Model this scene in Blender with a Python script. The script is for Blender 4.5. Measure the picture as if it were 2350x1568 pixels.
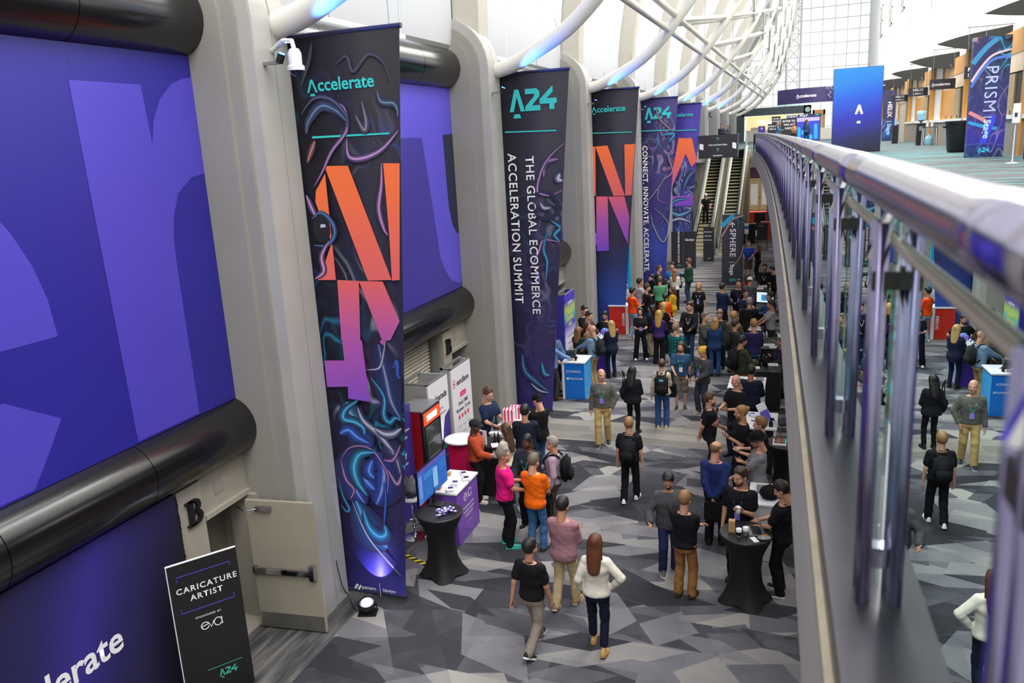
import bpy, bmesh, math, random
import numpy as np
from mathutils import Matrix, Vector
random.seed(7)
RNG = random.Random(11)
for o in list(bpy.data.objects):
    bpy.data.objects.remove(o)
SC = bpy.context.scene
COL = SC.collection
PI = math.pi
# ---------------------------------------------------------------- camera
HC = 6.8                                   # camera height above the lower hall floor
_a = np.array([675.0, -489.0]); _b = np.array([425.0, 7716.0])
FPX = math.sqrt(-(_a @ _b))
_Y = np.array([_a[0], -_a[1], -FPX]); _Y /= np.linalg.norm(_Y)
_Z = -np.array([_b[0], -_b[1], -FPX]); _Z /= np.linalg.norm(_Z)
ROT = np.stack([np.cross(_Y, _Z), _Y, _Z])
cd = bpy.data.cameras.new('camera')
cam = bpy.data.objects.new('camera', cd); COL.objects.link(cam)
cd.sensor_width = 36.0; cd.lens = FPX / 2350 * 36.0
cd.clip_start = 0.05; cd.clip_end = 500
M = Matrix([list(r) for r in ROT]).to_4x4(); M.translation = (0, 0, HC)
cam.matrix_world = M
cd.dof.use_dof = True; cd.dof.focus_distance = 12.5; cd.dof.aperture_fstop = 3.2
SC.camera = cam

def ray(px, py):
    return ROT @ np.array([px - 1175.0, -(py - 784.0), -FPX])
def G(px, py, z=0.0):
    """world point at height z seen at photo pixel (px,py)"""
    d = ray(px, py); t = (z - HC) / d[2]
    return Vector((t * d[0], t * d[1], z))
def GX(px, py, x):
    d = ray(px, py); t = x / d[0]
    return Vector((x, t * d[1], HC + t * d[2]))
def GY(px, py, y):
    d = ray(px, py); t = y / d[1]
    return Vector((t * d[0], y, HC + t * d[2]))
# ---------------------------------------------------------------- light
SC.view_settings.view_transform = 'Standard'
SC.view_settings.look = 'None'
SC.view_settings.gamma = 1.0
SC.view_settings.use_curve_mapping = False
SC.view_settings.exposure = 0.1
w = bpy.data.worlds.new('sky'); SC.world = w; w.use_nodes = True
bg = w.node_tree.nodes['Background']
bg.inputs[0].default_value = (0.93, 0.96, 1.0, 1); bg.inputs[1].default_value = 1.35
def area(name, loc, rot, sx, sy, power, col=(1, 1, 1), spread=PI):
    l = bpy.data.lights.new(name, 'AREA'); l.shape = 'RECTANGLE'; l.size = sx; l.size_y = sy
    l.energy = power; l.color = col; l.spread = spread
    o = bpy.data.objects.new(name, l); COL.objects.link(o); o.location = loc; o.rotation_euler = rot
    return o
# added area lights out of view overhead, standing in for daylight through the vault
for y0, y1, pw in ((-12, 20, 5200), (20, 52, 7200), (52, 84, 6000)):
    area('skylight', (1.5, (y0 + y1) / 2, 19.3), (0, 0, 0), 8.0, y1 - y0, pw, (1.0, 0.985, 0.96))
SC.cycles.max_bounces = 7; SC.cycles.diffuse_bounces = 3; SC.cycles.glossy_bounces = 4
SC.cycles.transmission_bounces = 4; SC.cycles.transparent_max_bounces = 16
SC.cycles.caustics_reflective = False; SC.cycles.caustics_refractive = False
SC.cycles.sample_clamp_indirect = 4.0
SC.cycles.use_denoising = True
# ---------------------------------------------------------------- materials
def lin(c):
    if isinstance(c, str):
        c = [int(c[i:i + 2], 16) / 255 for i in (0, 2, 4)]
    return tuple(x / 12.92 if x <= 0.04045 else ((x + 0.055) / 1.055) ** 2.4 for x in c[:3])
MATS = {}
def mat(name, col, rough=0.6, metal=0.0, var=0.08, scale=6.0, bump=0.0, bscale=40.0, spec=0.5, emit=None, es=1.0, sheen=0.0):
    if name in MATS: return MATS[name]
    m = bpy.data.materials.new(name); m.use_nodes = True
    nt = m.node_tree; N = nt.nodes; L = nt.links
    b = N['Principled BSDF']; c = lin(col)
    b.inputs['Roughness'].default_value = rough; b.inputs['Metallic'].default_value = metal
    b.inputs['Specular IOR Level'].default_value = spec
    tc = N.new('ShaderNodeTexCoord')
    if var > 0:
        n = N.new('ShaderNodeTexNoise'); n.inputs['Scale'].default_value = scale; n.inputs['Detail'].default_value = 3
        L.new(tc.outputs['Object'], n.inputs['Vector'])
        r = N.new('ShaderNodeValToRGB'); L.new(n.outputs['Fac'], r.inputs[0])
        r.color_ramp.elements[0].position = 0.3; r.color_ramp.elements[1].position = 0.7
        r.color_ramp.elements[0].color = tuple(x * (1 - var) for x in c) + (1,)
        r.color_ramp.elements[1].color = tuple(min(1, x * (1 + var)) for x in c) + (1,)
        L.new(r.outputs[0], b.inputs['Base Color'])
    else:
        b.inputs['Base Color'].default_value = c + (1,)
    if bump > 0:
        n2 = N.new('ShaderNodeTexNoise'); n2.inputs['Scale'].default_value = bscale; n2.inputs['Detail'].default_value = 4
        L.new(tc.outputs['Object'], n2.inputs['Vector'])
        bp = N.new('ShaderNodeBump'); bp.inputs['Strength'].default_value = bump; bp.inputs['Distance'].default_value = 0.02
        L.new(n2.outputs['Fac'], bp.inputs['Height']); L.new(bp.outputs[0], b.inputs['Normal'])
    if emit:
        b.inputs['Emission Color'].default_value = lin(emit) + (1,); b.inputs['Emission Strength'].default_value = es
    MATS[name] = m; return m
def flat(col, rough=0.55, **k):
    return mat('print_' + (col if isinstance(col, str) else '%d' % hash(col)), col, rough, var=0.0, **k)
class NT:
    """small helper to wire a node material"""
    def __init__(s, name):
        s.m = bpy.data.materials.new(name); s.m.use_nodes = True
        s.t = s.m.node_tree; s.N = s.t.nodes; s.L = s.t.links; s.b = s.N['Principled BSDF']
        MATS[name] = s.m
    def n(s, typ, **kw):
        nd = s.N.new('ShaderNode' + typ)
        for k, v in kw.items():
            if k.startswith('i_'):
                key = k[2:]; key = int(key) if key.isdigit() else key.replace('_', ' ')
                if hasattr(v, 'is_linked') or isinstance(v, bpy.types.NodeSocket): s.L.new(v, nd.inputs[key])
                else: nd.inputs[key].default_value = v
            else: setattr(nd, k, v)
        return nd
    def math(s, op, a, b=None, c=None, clamp=False):
        nd = s.N.new('ShaderNodeMath'); nd.operation = op; nd.use_clamp = clamp
        for i, v in enumerate((a, b, c)):
            if v is None: continue
            if isinstance(v, bpy.types.NodeSocket): s.L.new(v, nd.inputs[i])
            else: nd.inputs[i].default_value = v
        return nd.outputs[0]
    def ramp(s, fac, stops, interp='LINEAR'):
        r = s.N.new('ShaderNodeValToRGB'); e = r.color_ramp.elements; r.color_ramp.interpolation = interp
        while len(e) < len(stops): e.new(0.5)
        for el, (p, c) in zip(e, stops):
            el.position = p; el.color = tuple(lin(c)) + (1,)
        s.L.new(fac, r.inputs[0]); return r.outputs[0]
    def mix(s, fac, a, b, blend='MIX'):
        nd = s.N.new('ShaderNodeMix'); nd.data_type = 'RGBA'; nd.blend_type = blend
        for i, v in ((0, fac), (6, a), (7, b)):
            if isinstance(v, bpy.types.NodeSocket): s.L.new(v, nd.inputs[i])
            else: nd.inputs[i].default_value = v if i == 0 else (tuple(lin(v)) + (1,))
        return nd.outputs[2]
# ---------------------------------------------------------------- objects
def tag(o, label=None, cat=None, group=None, kind=None):
    for k, v in (('label', label), ('category', cat), ('group', group), ('kind', kind)):
        if v: o[k] = v
    return o
def link(name, me, m=None, parent=None, smooth=False):
    o = bpy.data.objects.new(name, me); COL.objects.link(o)
    if m is not None and not me.materials:
        for x in (m if isinstance(m, (list, tuple)) else [m]): me.materials.append(x)
    if smooth: me.shade_smooth()
    if parent is not None: o.parent = parent
    return o
def thing(name, label, cat, loc=(0, 0, 0), rz=0.0, group=None):
    o = bpy.data.objects.new(name, None); COL.objects.link(o); o.empty_display_size = 0.1
    o.location = loc; o.rotation_euler = (0, 0, rz)
    return tag(o, label, cat, group)
class MB:
    def __init__(s): s.v = []; s.f = []; s.mi = []; s.cur = 0
    def add(s, vs, fs):
        b = len(s.v); s.v += [tuple(v) for v in vs]
        for f in fs: s.f.append(tuple(b + i for i in f)); s.mi.append(s.cur)
        return s
    def box(s, x0, y0, z0, x1, y1, z1, T=None):
        vs = [Vector(p) for p in ((x0, y0, z0), (x1, y0, z0), (x1, y1, z0), (x0, y1, z0), (x0, y0, z1), (x1, y0, z1), (x1, y1, z1), (x0, y1, z1))]
        if T is not None: vs = [T @ v for v in vs]
        return s.add(vs, [(0, 3, 2, 1), (4, 5, 6, 7), (0, 1, 5, 4), (1, 2, 6, 5), (2, 3, 7, 6), (3, 0, 4, 7)])
    def cbox(s, c, d, T=None):
        return s.box(c[0] - d[0] / 2, c[1] - d[1] / 2, c[2] - d[2] / 2, c[0] + d[0] / 2, c[1] + d[1] / 2, c[2] + d[2] / 2, T)
    def prism(s, pts, o, u, v, n, t0, t1):
        """polygon pts (2D in frame o,u,v) extruded along n from t0 to t1"""
        o, u, v, n = Vector(o), Vector(u), Vector(v), Vector(n); k = len(pts)
        A = [o + u * a + v * b + n * t0 for a, b in pts]; B = [o + u * a + v * b + n * t1 for a, b in pts]
        return s.add(A + B, [tuple(range(k))[::-1], tuple(range(k, 2 * k))] + [(i, (i + 1) % k, k + (i + 1) % k, k + i) for i in range(k)])
    def tube(s, pts, r, seg=10, cap=True):
        pts = [Vector(p) for p in pts]; n = len(pts)
        rs = r if isinstance(r, (list, tuple)) else [r] * n
        vs = []; up = None
        for i, p in enumerate(pts):
            d = (pts[min(i + 1, n - 1)] - pts[max(i - 1, 0)]).normalized()
            if up is None: up = Vector((0, 0, 1)) if abs(d.z) < 0.9 else Vector((0, 1, 0))
            a = d.cross(up).normalized(); up = a.cross(d).normalized()
            vs += [p + (a * math.cos(2 * PI * j / seg) + up * math.sin(2 * PI * j / seg)) * rs[i] for j in range(seg)]
        fs = [(i * seg + j, i * seg + (j + 1) % seg, (i + 1) * seg + (j + 1) % seg, (i + 1) * seg + j) for i in range(n - 1) for j in range(seg)]
        if cap: fs += [tuple(range(seg))[::-1], tuple(range((n - 1) * seg, n * seg))]
        return s.add(vs, fs)
    def lathe(s, prof, c=(0, 0, 0), seg=24, T=None):
        """profile of (r,z) turned about the vertical through c"""
        n = len(prof); vs = [Vector((c[0] + r * math.cos(2 * PI * j / seg), c[1] + r * math.sin(2 * PI * j / seg), c[2] + z)) for r, z in prof for j in range(seg)]
        if T is not None: vs = [T @ v for v in vs]
        fs = [(i * seg + j, i * seg + (j + 1) % seg, (i + 1) * seg + (j + 1) % seg, (i + 1) * seg + j) for i in range(n - 1) for j in range(seg)]
        if prof[0][0] > 1e-4: fs.append(tuple(range(seg))[::-1])
        if prof[-1][0] > 1e-4: fs.append(tuple(range((n - 1) * seg, n * seg)))
        return s.add(vs, fs)
    def ball(s, c, r, seg=12, rings=8, sc=(1, 1, 1)):
        prof = [(max(1e-5, math.sin(PI * i / rings)) * r, -math.cos(PI * i / rings) * r) for i in range(rings + 1)]
        T = Matrix.Translation(c) @ Matrix.Diagonal((sc[0], sc[1], sc[2], 1))
        return s.lathe(prof, (0, 0, 0), seg, T)
    def mesh(s, name='m'):
        me = bpy.data.meshes.new(name); me.from_pydata([tuple(v) for v in s.v], [], s.f)
        if any(s.mi): me.polygons.foreach_set('material_index', s.mi)
        return me
    def build(s, name, m, parent=None, smooth=False, bevel=0.0, uv=None, auto=None):
        me = s.mesh(name)
        if bevel > 0:
            bm = bmesh.new(); bm.from_mesh(me)
            bmesh.ops.bevel(bm, geom=list(bm.edges), offset=bevel, segments=2, affect='EDGES', clamp_overlap=True)
            bm.to_mesh(me); bm.free()
        o = link(name, me, m, parent, smooth)
        if auto:
            bm = bmesh.new(); bm.from_mesh(me)
            for e in bm.edges:
                if len(e.link_faces) == 2 and e.calc_face_angle(0) > auto: e.smooth = False
            bm.to_mesh(me); bm.free(); me.shade_smooth()
            bm = bmesh.new(); bm.from_mesh(me)
            for e in bm.edges:
                if len(e.link_faces) == 2 and e.calc_face_angle(0) > auto: e.smooth = False
            bm.to_mesh(me); bm.free()
        if uv:
            uo, uu, uvv = (Vector(a) for a in uv)
            lay = me.uv_layers.new(name='uv')
            for lp in me.loops:
                p = me.vertices[lp.vertex_index].co - uo
                lay.data[lp.index].uv = (p.dot(uu), p.dot(uvv))
        return o
def struct(o):
    o['kind'] = 'structure'; return o
class Frame:
    """a flat face: origin o, right u, up v, outward normal n (unit vectors, world metres)"""
    def __init__(s, o, u, v, n=None):
        s.o, s.u, s.v = Vector(o), Vector(u).normalized(), Vector(v).normalized()
        s.n = Vector(n).normalized() if n is not None else s.u.cross(s.v)
    def p(s, a, b, t=0.0): return s.o + s.u * a + s.v * b + s.n * t
    def mtx(s, a, b, t): 
        m = Matrix((s.u, s.v, s.n)).transposed().to_4x4(); m.translation = s.p(a, b, t); return m
_font_cache = {}
def text(parent, F, s, a, b, size, m, off=0.004, align='CENTER', bold=0.0, track=1.0, rot=0.0, sx=1.0, name='lettering', line=1.0, label=None):
    key = (s, align, bold, track, line)
    if key not in _font_cache:
        c = bpy.data.curves.new('t', 'FONT'); c.body = s; c.size = 1.0; c.align_x = align; c.align_y = 'CENTER'
        c.offset = bold; c.space_character = track; c.space_line = line; c.resolution_u = 3
        o = bpy.data.objects.new('t', c)
        _font_cache[key] = bpy.data.meshes.new_from_object(o); bpy.data.objects.remove(o)
    me = _font_cache[key].copy()
    T = F.mtx(a, b, off) @ Matrix.Rotation(rot, 4, 'Z') @ Matrix.Diagonal((size * sx, size, 1, 1))
    me.transform(T); me.materials.clear()
    o = link(name, me, m)
    o.parent = parent
    o.matrix_parent_inverse = pinv(parent)
    if label: o['label'] = label
    return o
def pinv(p):
    if p is None: return Matrix()
    m = Matrix.LocRotScale(p.location, p.rotation_euler, p.scale)
    return m.inverted()
def poly(parent, F, pts, m, off=0.003, name='print', th=0.0):
    mb = MB()
    if th > 0: mb.prism(pts, F.o, F.u, F.v, F.n, off, off + th)
    else: mb.add([F.p(a, b, off) for a, b in pts], [tuple(range(len(pts)))])
    o = mb.build(name, m); o.parent = parent; o.matrix_parent_inverse = pinv(parent); return o
def polys(parent, F, lst, m, off=0.003, name='print'):
    mb = MB()
    for pts in lst: mb.add([F.p(a, b, off) for a, b in pts], [tuple(range(len(pts)))])
    o = mb.build(name, m); o.parent = parent; o.matrix_parent_inverse = pinv(parent); return o
def stroke(pts, w):
    """2D ribbon polygon around a polyline; w may be a list"""
    n = len(pts); ws = w if isinstance(w, (list, tuple)) else [w] * n
    Lf, Rt = [], []
    for i in range(n):
        a = pts[max(i - 1, 0)]; b = pts[min(i + 1, n - 1)]
        d = Vector((b[0] - a[0], b[1] - a[1])); d.normalize()
        Lf.append((pts[i][0] - d.y * ws[i] / 2, pts[i][1] + d.x * ws[i] / 2)); Rt.append((pts[i][0] + d.y * ws[i] / 2, pts[i][1] - d.x * ws[i] / 2))
    return [[Lf[i], Lf[i + 1], Rt[i + 1], Rt[i]] for i in range(n - 1)]
def arc(cx, cy, r, a0, a1, n=10, ry=None):
    ry = ry or r
    return [(cx + r * math.cos(math.radians(a0 + (a1 - a0) * i / n)), cy + ry * math.sin(math.radians(a0 + (a1 - a0) * i / n))) for i in range(n + 1)]
def accel(parent, F, a, b, size, m, off=0.004):
    """the word with its legless A and foot bar; a,b = left end of baseline"""
    s = size
    polys(parent, F, [[(a, b), (a + .28 * s, b + .72 * s), (a + .42 * s, b + .72 * s), (a + .70 * s, b), (a + .56 * s, b), (a + .35 * s, b + .55 * s), (a + .14 * s, b)],
                      [(a + .17 * s, b - .2 * s), (a + .22 * s, b - .07 * s), (a + .48 * s, b - .07 * s), (a + .53 * s, b - .2 * s)]], m, off, 'logo')
    return text(parent, F, 'ccelerate', a + .72 * s, b + .36 * s, s, m, off, 'LEFT', bold=0.02)
def a24(parent, F, a, b, s, m, off=0.004):
    """outlined A-2-4 mark, s = height"""
    P = [[(0, 0), (.28, 1), (.48, 1), (.76, 0), (.55, 0), (.38, .66), (.21, 0)],
         [(.17, -.3), (.23, -.11), (.5, -.11), (.56, -.3)],
         [(.80, 1), (1.36, 1), (1.5, .86), (1.5, .64), (1.12, .24), (1.52, .24), (1.52, 0), (.78, 0), (.78, .2), (1.24, .66), (1.24, .76), (.8, .76)],
         [(1.5, .5), (2.15, 1.08), (2.15, .8), (1.84, .52), (2.32, .52), (2.32, .28), (2.2, .28), (2.2, .02), (1.96, .02), (1.96, .28), (1.5, .28)]]
    polys(parent, F, [[(a + x * s, b + y * s) for x, y in q] for q in P], m, off, 'logo')
# ================================================================ the setting
WORLDSET = set()
_link0 = link
def link(name, me, m=None, parent=None, smooth=False):
    o = _link0(name, me, m, parent, smooth)
    if parent is not None and parent.name in WORLDSET: o.matrix_parent_inverse = pinv(parent)
    return o
def thingw(name, label, cat, loc=(0, 0, 0), group=None):
    """thing whose parts are modelled in world metres"""
    o = thing(name, label, cat, loc, 0.0, group); WORLDSET.add(o.name); return o
CONC = mat('concrete', '9c978f', 0.75, var=0.06, scale=1.2, bump=0.08, bscale=18)
CONC_L = mat('concrete_light', 'b2b0ab', 0.7, var=0.04, scale=2)  # paler copy of the column concrete; paints the light on the front plates
BEIGE = mat('beige_paint', 'a49d91', 0.6, var=0.03)
CREAM = mat('cream_paint', 'cfc9bd', 0.55, var=0.03)
WHITE = mat('white_paint', 'ecebe6', 0.5, var=0.02)
BLACKT = mat('black_duct', '141214', 0.2, var=0.10, scale=3, spec=0.8)
POSTM = mat('post_steel', '7d7894', 0.2, 1.0, var=0.05, scale=20)
STEEL = mat('polished_steel', 'b4b0c4', 0.16, 1.0, var=0.05, scale=20)
CHROME = mat('chrome', 'd8d8dc', 0.07, 1.0, var=0)
BLACK = mat('black_plastic', '121214', 0.4, var=0.05)
SPANDEX = mat('black_spandex', '0d0d10', 0.7, var=0.12, scale=8)
WLAM = mat('white_laminate', 'e6e5ea', 0.35, var=0.01)
GRAYM = mat('gray_metal', '8c8c8e', 0.4, 0.4, var=0.05)
DARKG = mat('dark_charcoal', '33373b', 0.6, var=0.05)
YELLOW = flat('e8c81c'); PWHITE = flat('f0eff4'); TEAL = flat('35c6c6'); PBLACK = flat('0c0c10')
SIGNBLK = mat('sign_black', '26242c', 0.55, var=0.03)
# ---- lower carpet
def carpet_low():
    k = NT('carpet_patchwork'); tc = k.n('TexCoord'); P = tc.outputs['Object']
    sep = k.n('SeparateXYZ', i_0=P)
    def shard(sx, sy, rot, off):
        mp = k.n('Mapping', i_Vector=P); mp.inputs['Rotation'].default_value = (0, 0, rot); mp.inputs['Scale'].default_value = (sx, sy, 1); mp.inputs['Location'].default_value = (off, off * 1.7, 0)
        q = k.n('SeparateXYZ', i_0=mp.outputs[0]); fy = k.math('FLOOR', q.outputs[1]); fr = k.math('SUBTRACT', q.outputs[1], fy)
        w1 = k.n('TexWhiteNoise', noise_dimensions='1D'); k.L.new(k.math('ADD', fy, off + .5), w1.inputs['W']); r2 = k.n('SeparateColor', i_0=w1.outputs['Color']).outputs[1]
        xs = k.math('ADD', k.math('MULTIPLY_ADD', w1.outputs['Value'], 7.3, q.outputs[0]), k.math('MULTIPLY', k.math('MULTIPLY', k.math('SUBTRACT', r2, .5), 1.9), fr))
        cb = k.n('CombineXYZ', i_0=k.math('ADD', k.math('FLOOR', xs), .5), i_1=k.math('ADD', fy, .5)); w2 = k.n('TexWhiteNoise', noise_dimensions='2D', i_Vector=cb.outputs[0])
        return w2.outputs['Value'], k.n('SeparateColor', i_0=w2.outputs['Color']).outputs[2]
    a, a2 = shard(.85, 1.5, .06, 3.1); b, b2 = shard(.8, 1.35, .5, 9.4); c, c2 = shard(.95, 1.5, -.42, 17.3); d, d2 = shard(1.3, 1.9, 1.15, 27.9); e, e2 = shard(1.3, 2.6, .1, 41.0)
    v = a
    for x, x2, th in ((b, b2, 0.55), (c, c2, 0.58), (d, d2, 0.62), (e, e2, 0.66)):
        sel = k.math('GREATER_THAN', x2, th)
        t = k.math('MULTIPLY_ADD', x, 0.72, k.math('MULTIPLY', v, 0.28))
        mx = k.n('Mix', data_type='FLOAT', i_0=sel, i_2=v, i_3=t); v = mx.outputs[0]
    nz = k.n('TexNoise', i_Vector=P, i_Scale=2.4); nz.inputs['Detail'].default_value = 2
    v = k.math('ADD', v, k.math('MULTIPLY', k.math('SUBTRACT', nz.outputs['Fac'], 0.5), 0.22))
    patch = k.ramp(v, [(0.0, '2a2a2f'), (0.28, '3b3b41'), (0.42, '525258'), (0.58, '6c6b70'), (0.75, '817f80'), (1.0, '98958f')])
    def streak(sx, sy):
        mp = k.n('Mapping', i_Vector=P); mp.inputs['Scale'].default_value = (sx, sy, 1)
        n1 = k.n('TexNoise', i_Vector=mp.outputs[0], i_Scale=1.0); n1.inputs['Detail'].default_value = 5; n1.inputs['Roughness'].default_value = 0.75
        return n1.outputs['Fac']
    vx = k.n('TexVoronoi', voronoi_dimensions='2D', distance='CHEBYCHEV'); mp = k.n('Mapping', i_Vector=P); mp.inputs['Scale'].default_value = (0.45, 3.0, 1)
    k.L.new(mp.outputs[0], vx.inputs['Vector']); vx.inputs['Scale'].default_value = 1.0
    sv = k.n('SeparateColor', i_0=vx.outputs['Color']).outputs[0]
    s1 = k.math('MULTIPLY_ADD', sv, 0.45, k.math('MULTIPLY', streak(0.8, 7.0), 0.6))
    st_near = k.ramp(s1, [(0.3, '716d68'), (0.6, '87837c'), (0.8, '96918a')])
    st_far = k.ramp(s1, [(0.25, '353438'), (0.45, '5d5b5d'), (0.62, '7e7b79'), (0.8, '96928e')])
    Y = sep.outputs[1]; X = sep.outputs[0]
    band = k.math('MULTIPLY', k.math('GREATER_THAN', Y, 17.35), k.math('LESS_THAN', Y, 18.75))
    c1 = k.mix(band, patch, st_near)
    far = k.math('GREATER_THAN', Y, 26.5)
    c2 = k.mix(far, c1, st_far)
    mpw = k.n('Mapping', i_Vector=P); mpw.inputs['Scale'].default_value = (7.0, 0.8, 1); mpw.inputs['Rotation'].default_value = (0, 0, 0.0)
    nw = k.n('TexNoise', i_Vector=mpw.outputs[0], i_Scale=1.0); nw.inputs['Detail'].default_value = 5
    st_w = k.ramp(nw.outputs['Fac'], [(0.35, '323235'), (0.5, '525152'), (0.65, '73716e')])
    wl = k.math('LESS_THAN', X, -6.25)
    c3 = k.mix(wl, c2, st_w)
    k.L.new(c3, k.b.inputs['Base Color']); k.b.inputs['Roughness'].default_value = 0.9; k.b.inputs['Specular IOR Level'].default_value = 0.2
    fb = k.n('TexNoise', i_Vector=P, i_Scale=260.0); bp = k.n('Bump', i_Strength=0.15, i_Distance=0.01, i_Height=fb.outputs['Fac']); k.L.new(bp.outputs[0], k.b.inputs['Normal'])
    return k.m
def carpet_deck():
    k = NT('carpet_deck'); tc = k.n('TexCoord'); P = tc.outputs['Object']
    mp = k.n('Mapping', i_Vector=P); mp.inputs['Scale'].default_value = (0.45, 2.6, 1); mp.inputs['Rotation'].default_value = (0, 0, 0.12)
    n1 = k.n('TexNoise', i_Vector=mp.outputs[0], i_Scale=1.0); n1.inputs['Detail'].default_value = 4; n1.inputs['Roughness'].default_value = 0.7
    mp2 = k.n('Mapping', i_Vector=P); mp2.inputs['Scale'].default_value = (0.35, 3.4, 1); mp2.inputs['Location'].default_value = (5, 9, 0)
    n2 = k.n('TexNoise', i_Vector=mp2.outputs[0], i_Scale=1.0); n2.inputs['Detail'].default_value = 3
    g = k.ramp(n1.outputs['Fac'], [(0.38, '232528'), (0.48, '48494b'), (0.56, '5d5b59'), (0.66, '333539')])
    t = k.ramp(n2.outputs['Fac'], [(0.5, '000000'), (0.58, 'ffffff')])
    c = k.mix(t, g, '427478')
    k.L.new(c, k.b.inputs['Base Color']); k.b.inputs['Roughness'].default_value = 0.9
    return k.m
LOWC = carpet_low(); DECKC = carpet_deck()
struct(MB().box(-9, -13, -0.2, 8, 76, 0).build('floor', LOWC))
def EX(y): return 0.14 - 0.036 * y - 0.00045 * y * y       # outer edge of the bridge
ys = [-12, -6, -2, 0] + [1.5 * i for i in range(1, 36)] + [53.0]
# ---- bridge slab, fascia, landing
L = [(EX(y) + 0.05, y) for y in ys]
mb = MB(); mb.prism(L + [(6.1, 53), (6.1, -12)], (0, 0, 0), (1, 0, 0), (0, 1, 0), (0, 0, 1), 5.62, 5.7)
o = mb.build('floor_deck', DECKC); struct(o)
mb = MB(); mb.box(-3.0, 53, 5.62, 6.1, 58.5, 5.7); mb.box(-8.0, 58.5, 5.62, 6.1, 101, 5.7)
struct(mb.build('floor_landing', DECKC))
mb = MB(); mb.prism([(x + .12, y) for x, y in L] + [(6.1, 53), (6.1, -12)], (0, 0, 0), (1, 0, 0), (0, 1, 0), (0, 0, 1), 5.0, 5.62)
mb.box(-3.0, 53, 5.0, 6.1, 58.5, 5.62); mb.box(-8, 58.5, 5.0, 6.1, 101, 5.62)
struct(mb.build('ceiling_under_bridge', mat('soffit', '8d8984', 0.8)))
def ribbon(off0, off1, z0, z1):
    mb = MB(); n = len(ys); vs = []
    for y in ys: vs += [(EX(y) + off0, y, z0), (EX(y) + off1, y, z0), (EX(y) + off1, y, z1), (EX(y) + off0, y, z1)]
    fs = []
    for i in range(n - 1):
        for j in range(4): fs.append((4 * i + j, 4 * i + (j + 1) % 4, 4 * i + 4 + (j + 1) % 4, 4 * i + 4 + j))
    fs += [(0, 3, 2, 1), tuple(4 * (n - 1) + j for j in range(4))]
    mb.add(vs, [f[::-1] for f in fs]); return mb
struct(ribbon(0.0, 0.12, 4.9, 5.6).build('trim_1', mat('fascia_plaster', 'a9a6a1', 0.7, var=0.05, scale=1.5), smooth=False))
struct(ribbon(0.014, 0.3, 5.6, 5.72).build('trim_8', mat('rail_shoe', '4c4a50', .35, .7)))
struct(ribbon(-0.006, 0.014, 5.59, 5.62).build('trim_2', mat('fascia_cap', '968d79', 0.6, var=0.15, scale=9)))
mb = MB(); mb.box(-3.0, 52.9, 4.9, -2.88, 58.5, 5.64); mb.box(-8, 58.38, 4.9, -3.0, 58.5, 5.66)
struct(mb.build('trim_3', CREAM))
# ---- outer walls
struct(MB().box(-9.0, -13, 0, -8.6, 101, 9.0).build('wall_left', CONC))
struct(MB().box(7.0, -13, 0, 7.3, 76, 5.0).build('wall_lower_right', mat('dark_wall', '4a4846', 0.8)))
struct(MB().box(-9, -13.3, 0, 7.3, -13, 20).build('wall_back', WHITE))
struct(MB().box(-6.9, 75.8, 0, 7.3, 76, 5.0).build('wall_lower_end', CREAM))
# right wall with its row of slot windows
mb = MB(); slots = [3.3 + 9.6 * i for i in range(11)]
edge = -13.0
for sy in slots:
    mb.box(6.1, edge, 5.7, 6.5, sy - .22, 22); mb.box(6.1, sy - .22, 5.7, 6.5, sy + .22, 12.65); mb.box(6.1, sy - .22, 13.35, 6.5, sy + .22, 22); edge = sy + .22
mb.box(6.1, edge, 5.7, 6.5, 101, 22)
struct(mb.build('wall_right', mat('wall_white', 'e9e7e2', 0.5, var=0.02)))
GL = NT('window_glass')
GL.N.remove(GL.b)
g1 = GL.n('BsdfGlossy'); g1.inputs['Roughness'].default_value = 0.02
tr = GL.n('BsdfTransparent'); tr.inputs[0].default_value = (.55, .62, .66, 1)
fr = GL.n('Fresnel'); fr.inputs[0].default_value = 1.5
ms = GL.n('MixShader'); GL.L.new(fr.outputs[0], ms.inputs[0]); GL.L.new(tr.outputs[0], ms.inputs[1]); GL.L.new(g1.outputs[0], ms.inputs[2])
GL.L.new(ms.outputs[0], GL.N['Material Output'].inputs[0]); WGLASS = GL.m
DKGLASS = mat('dark_pane', '4f5357', 0.7, var=0.03)
wn = 1
for sy in slots:
    if sy < 20: continue
    w_ = MB().box(6.12, sy - .2, 12.67, 6.16, sy + .2, 13.33).build('window_%d' % wn, DKGLASS); struct(w_); wn += 1
for sy in (57, 66, 75, 84):
    f = MB(); y0, y1, z0, z1 = sy - 1.1, sy + 1.1, 14.4, 17.0
    for a in ((y0, z0, y1, z0 + .12), (y0, z1 - .12, y1, z1), (y0, z0, y0 + .12, z1), (y1 - .12, z0, y1, z1), (y0, 15.6, y1, 15.7), (sy - .06, z0, sy + .06, z1)):
        f.box(6.02, a[0], a[1], 6.1, a[2], a[3])
    fo = f.build('window_%d' % wn, CREAM); struct(fo); wn += 1
    MB().box(6.05, y0 + .12, z0 + .12, 6.09, y1 - .12, z1 - .12).build('pane', DKGLASS, fo)
# stone plinth along the upper wall
mb = MB()
struct(MB().box(5.95, 14, 5.7, 6.1, 100, 6.75).build('baseboard_right', mat('plinth_stone', '8b867e', 0.6, var=0.1, scale=3)))
struct(MB().box(5.9, 14, 6.75, 6.1, 100, 6.87).build('trim_4', WHITE))
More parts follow.
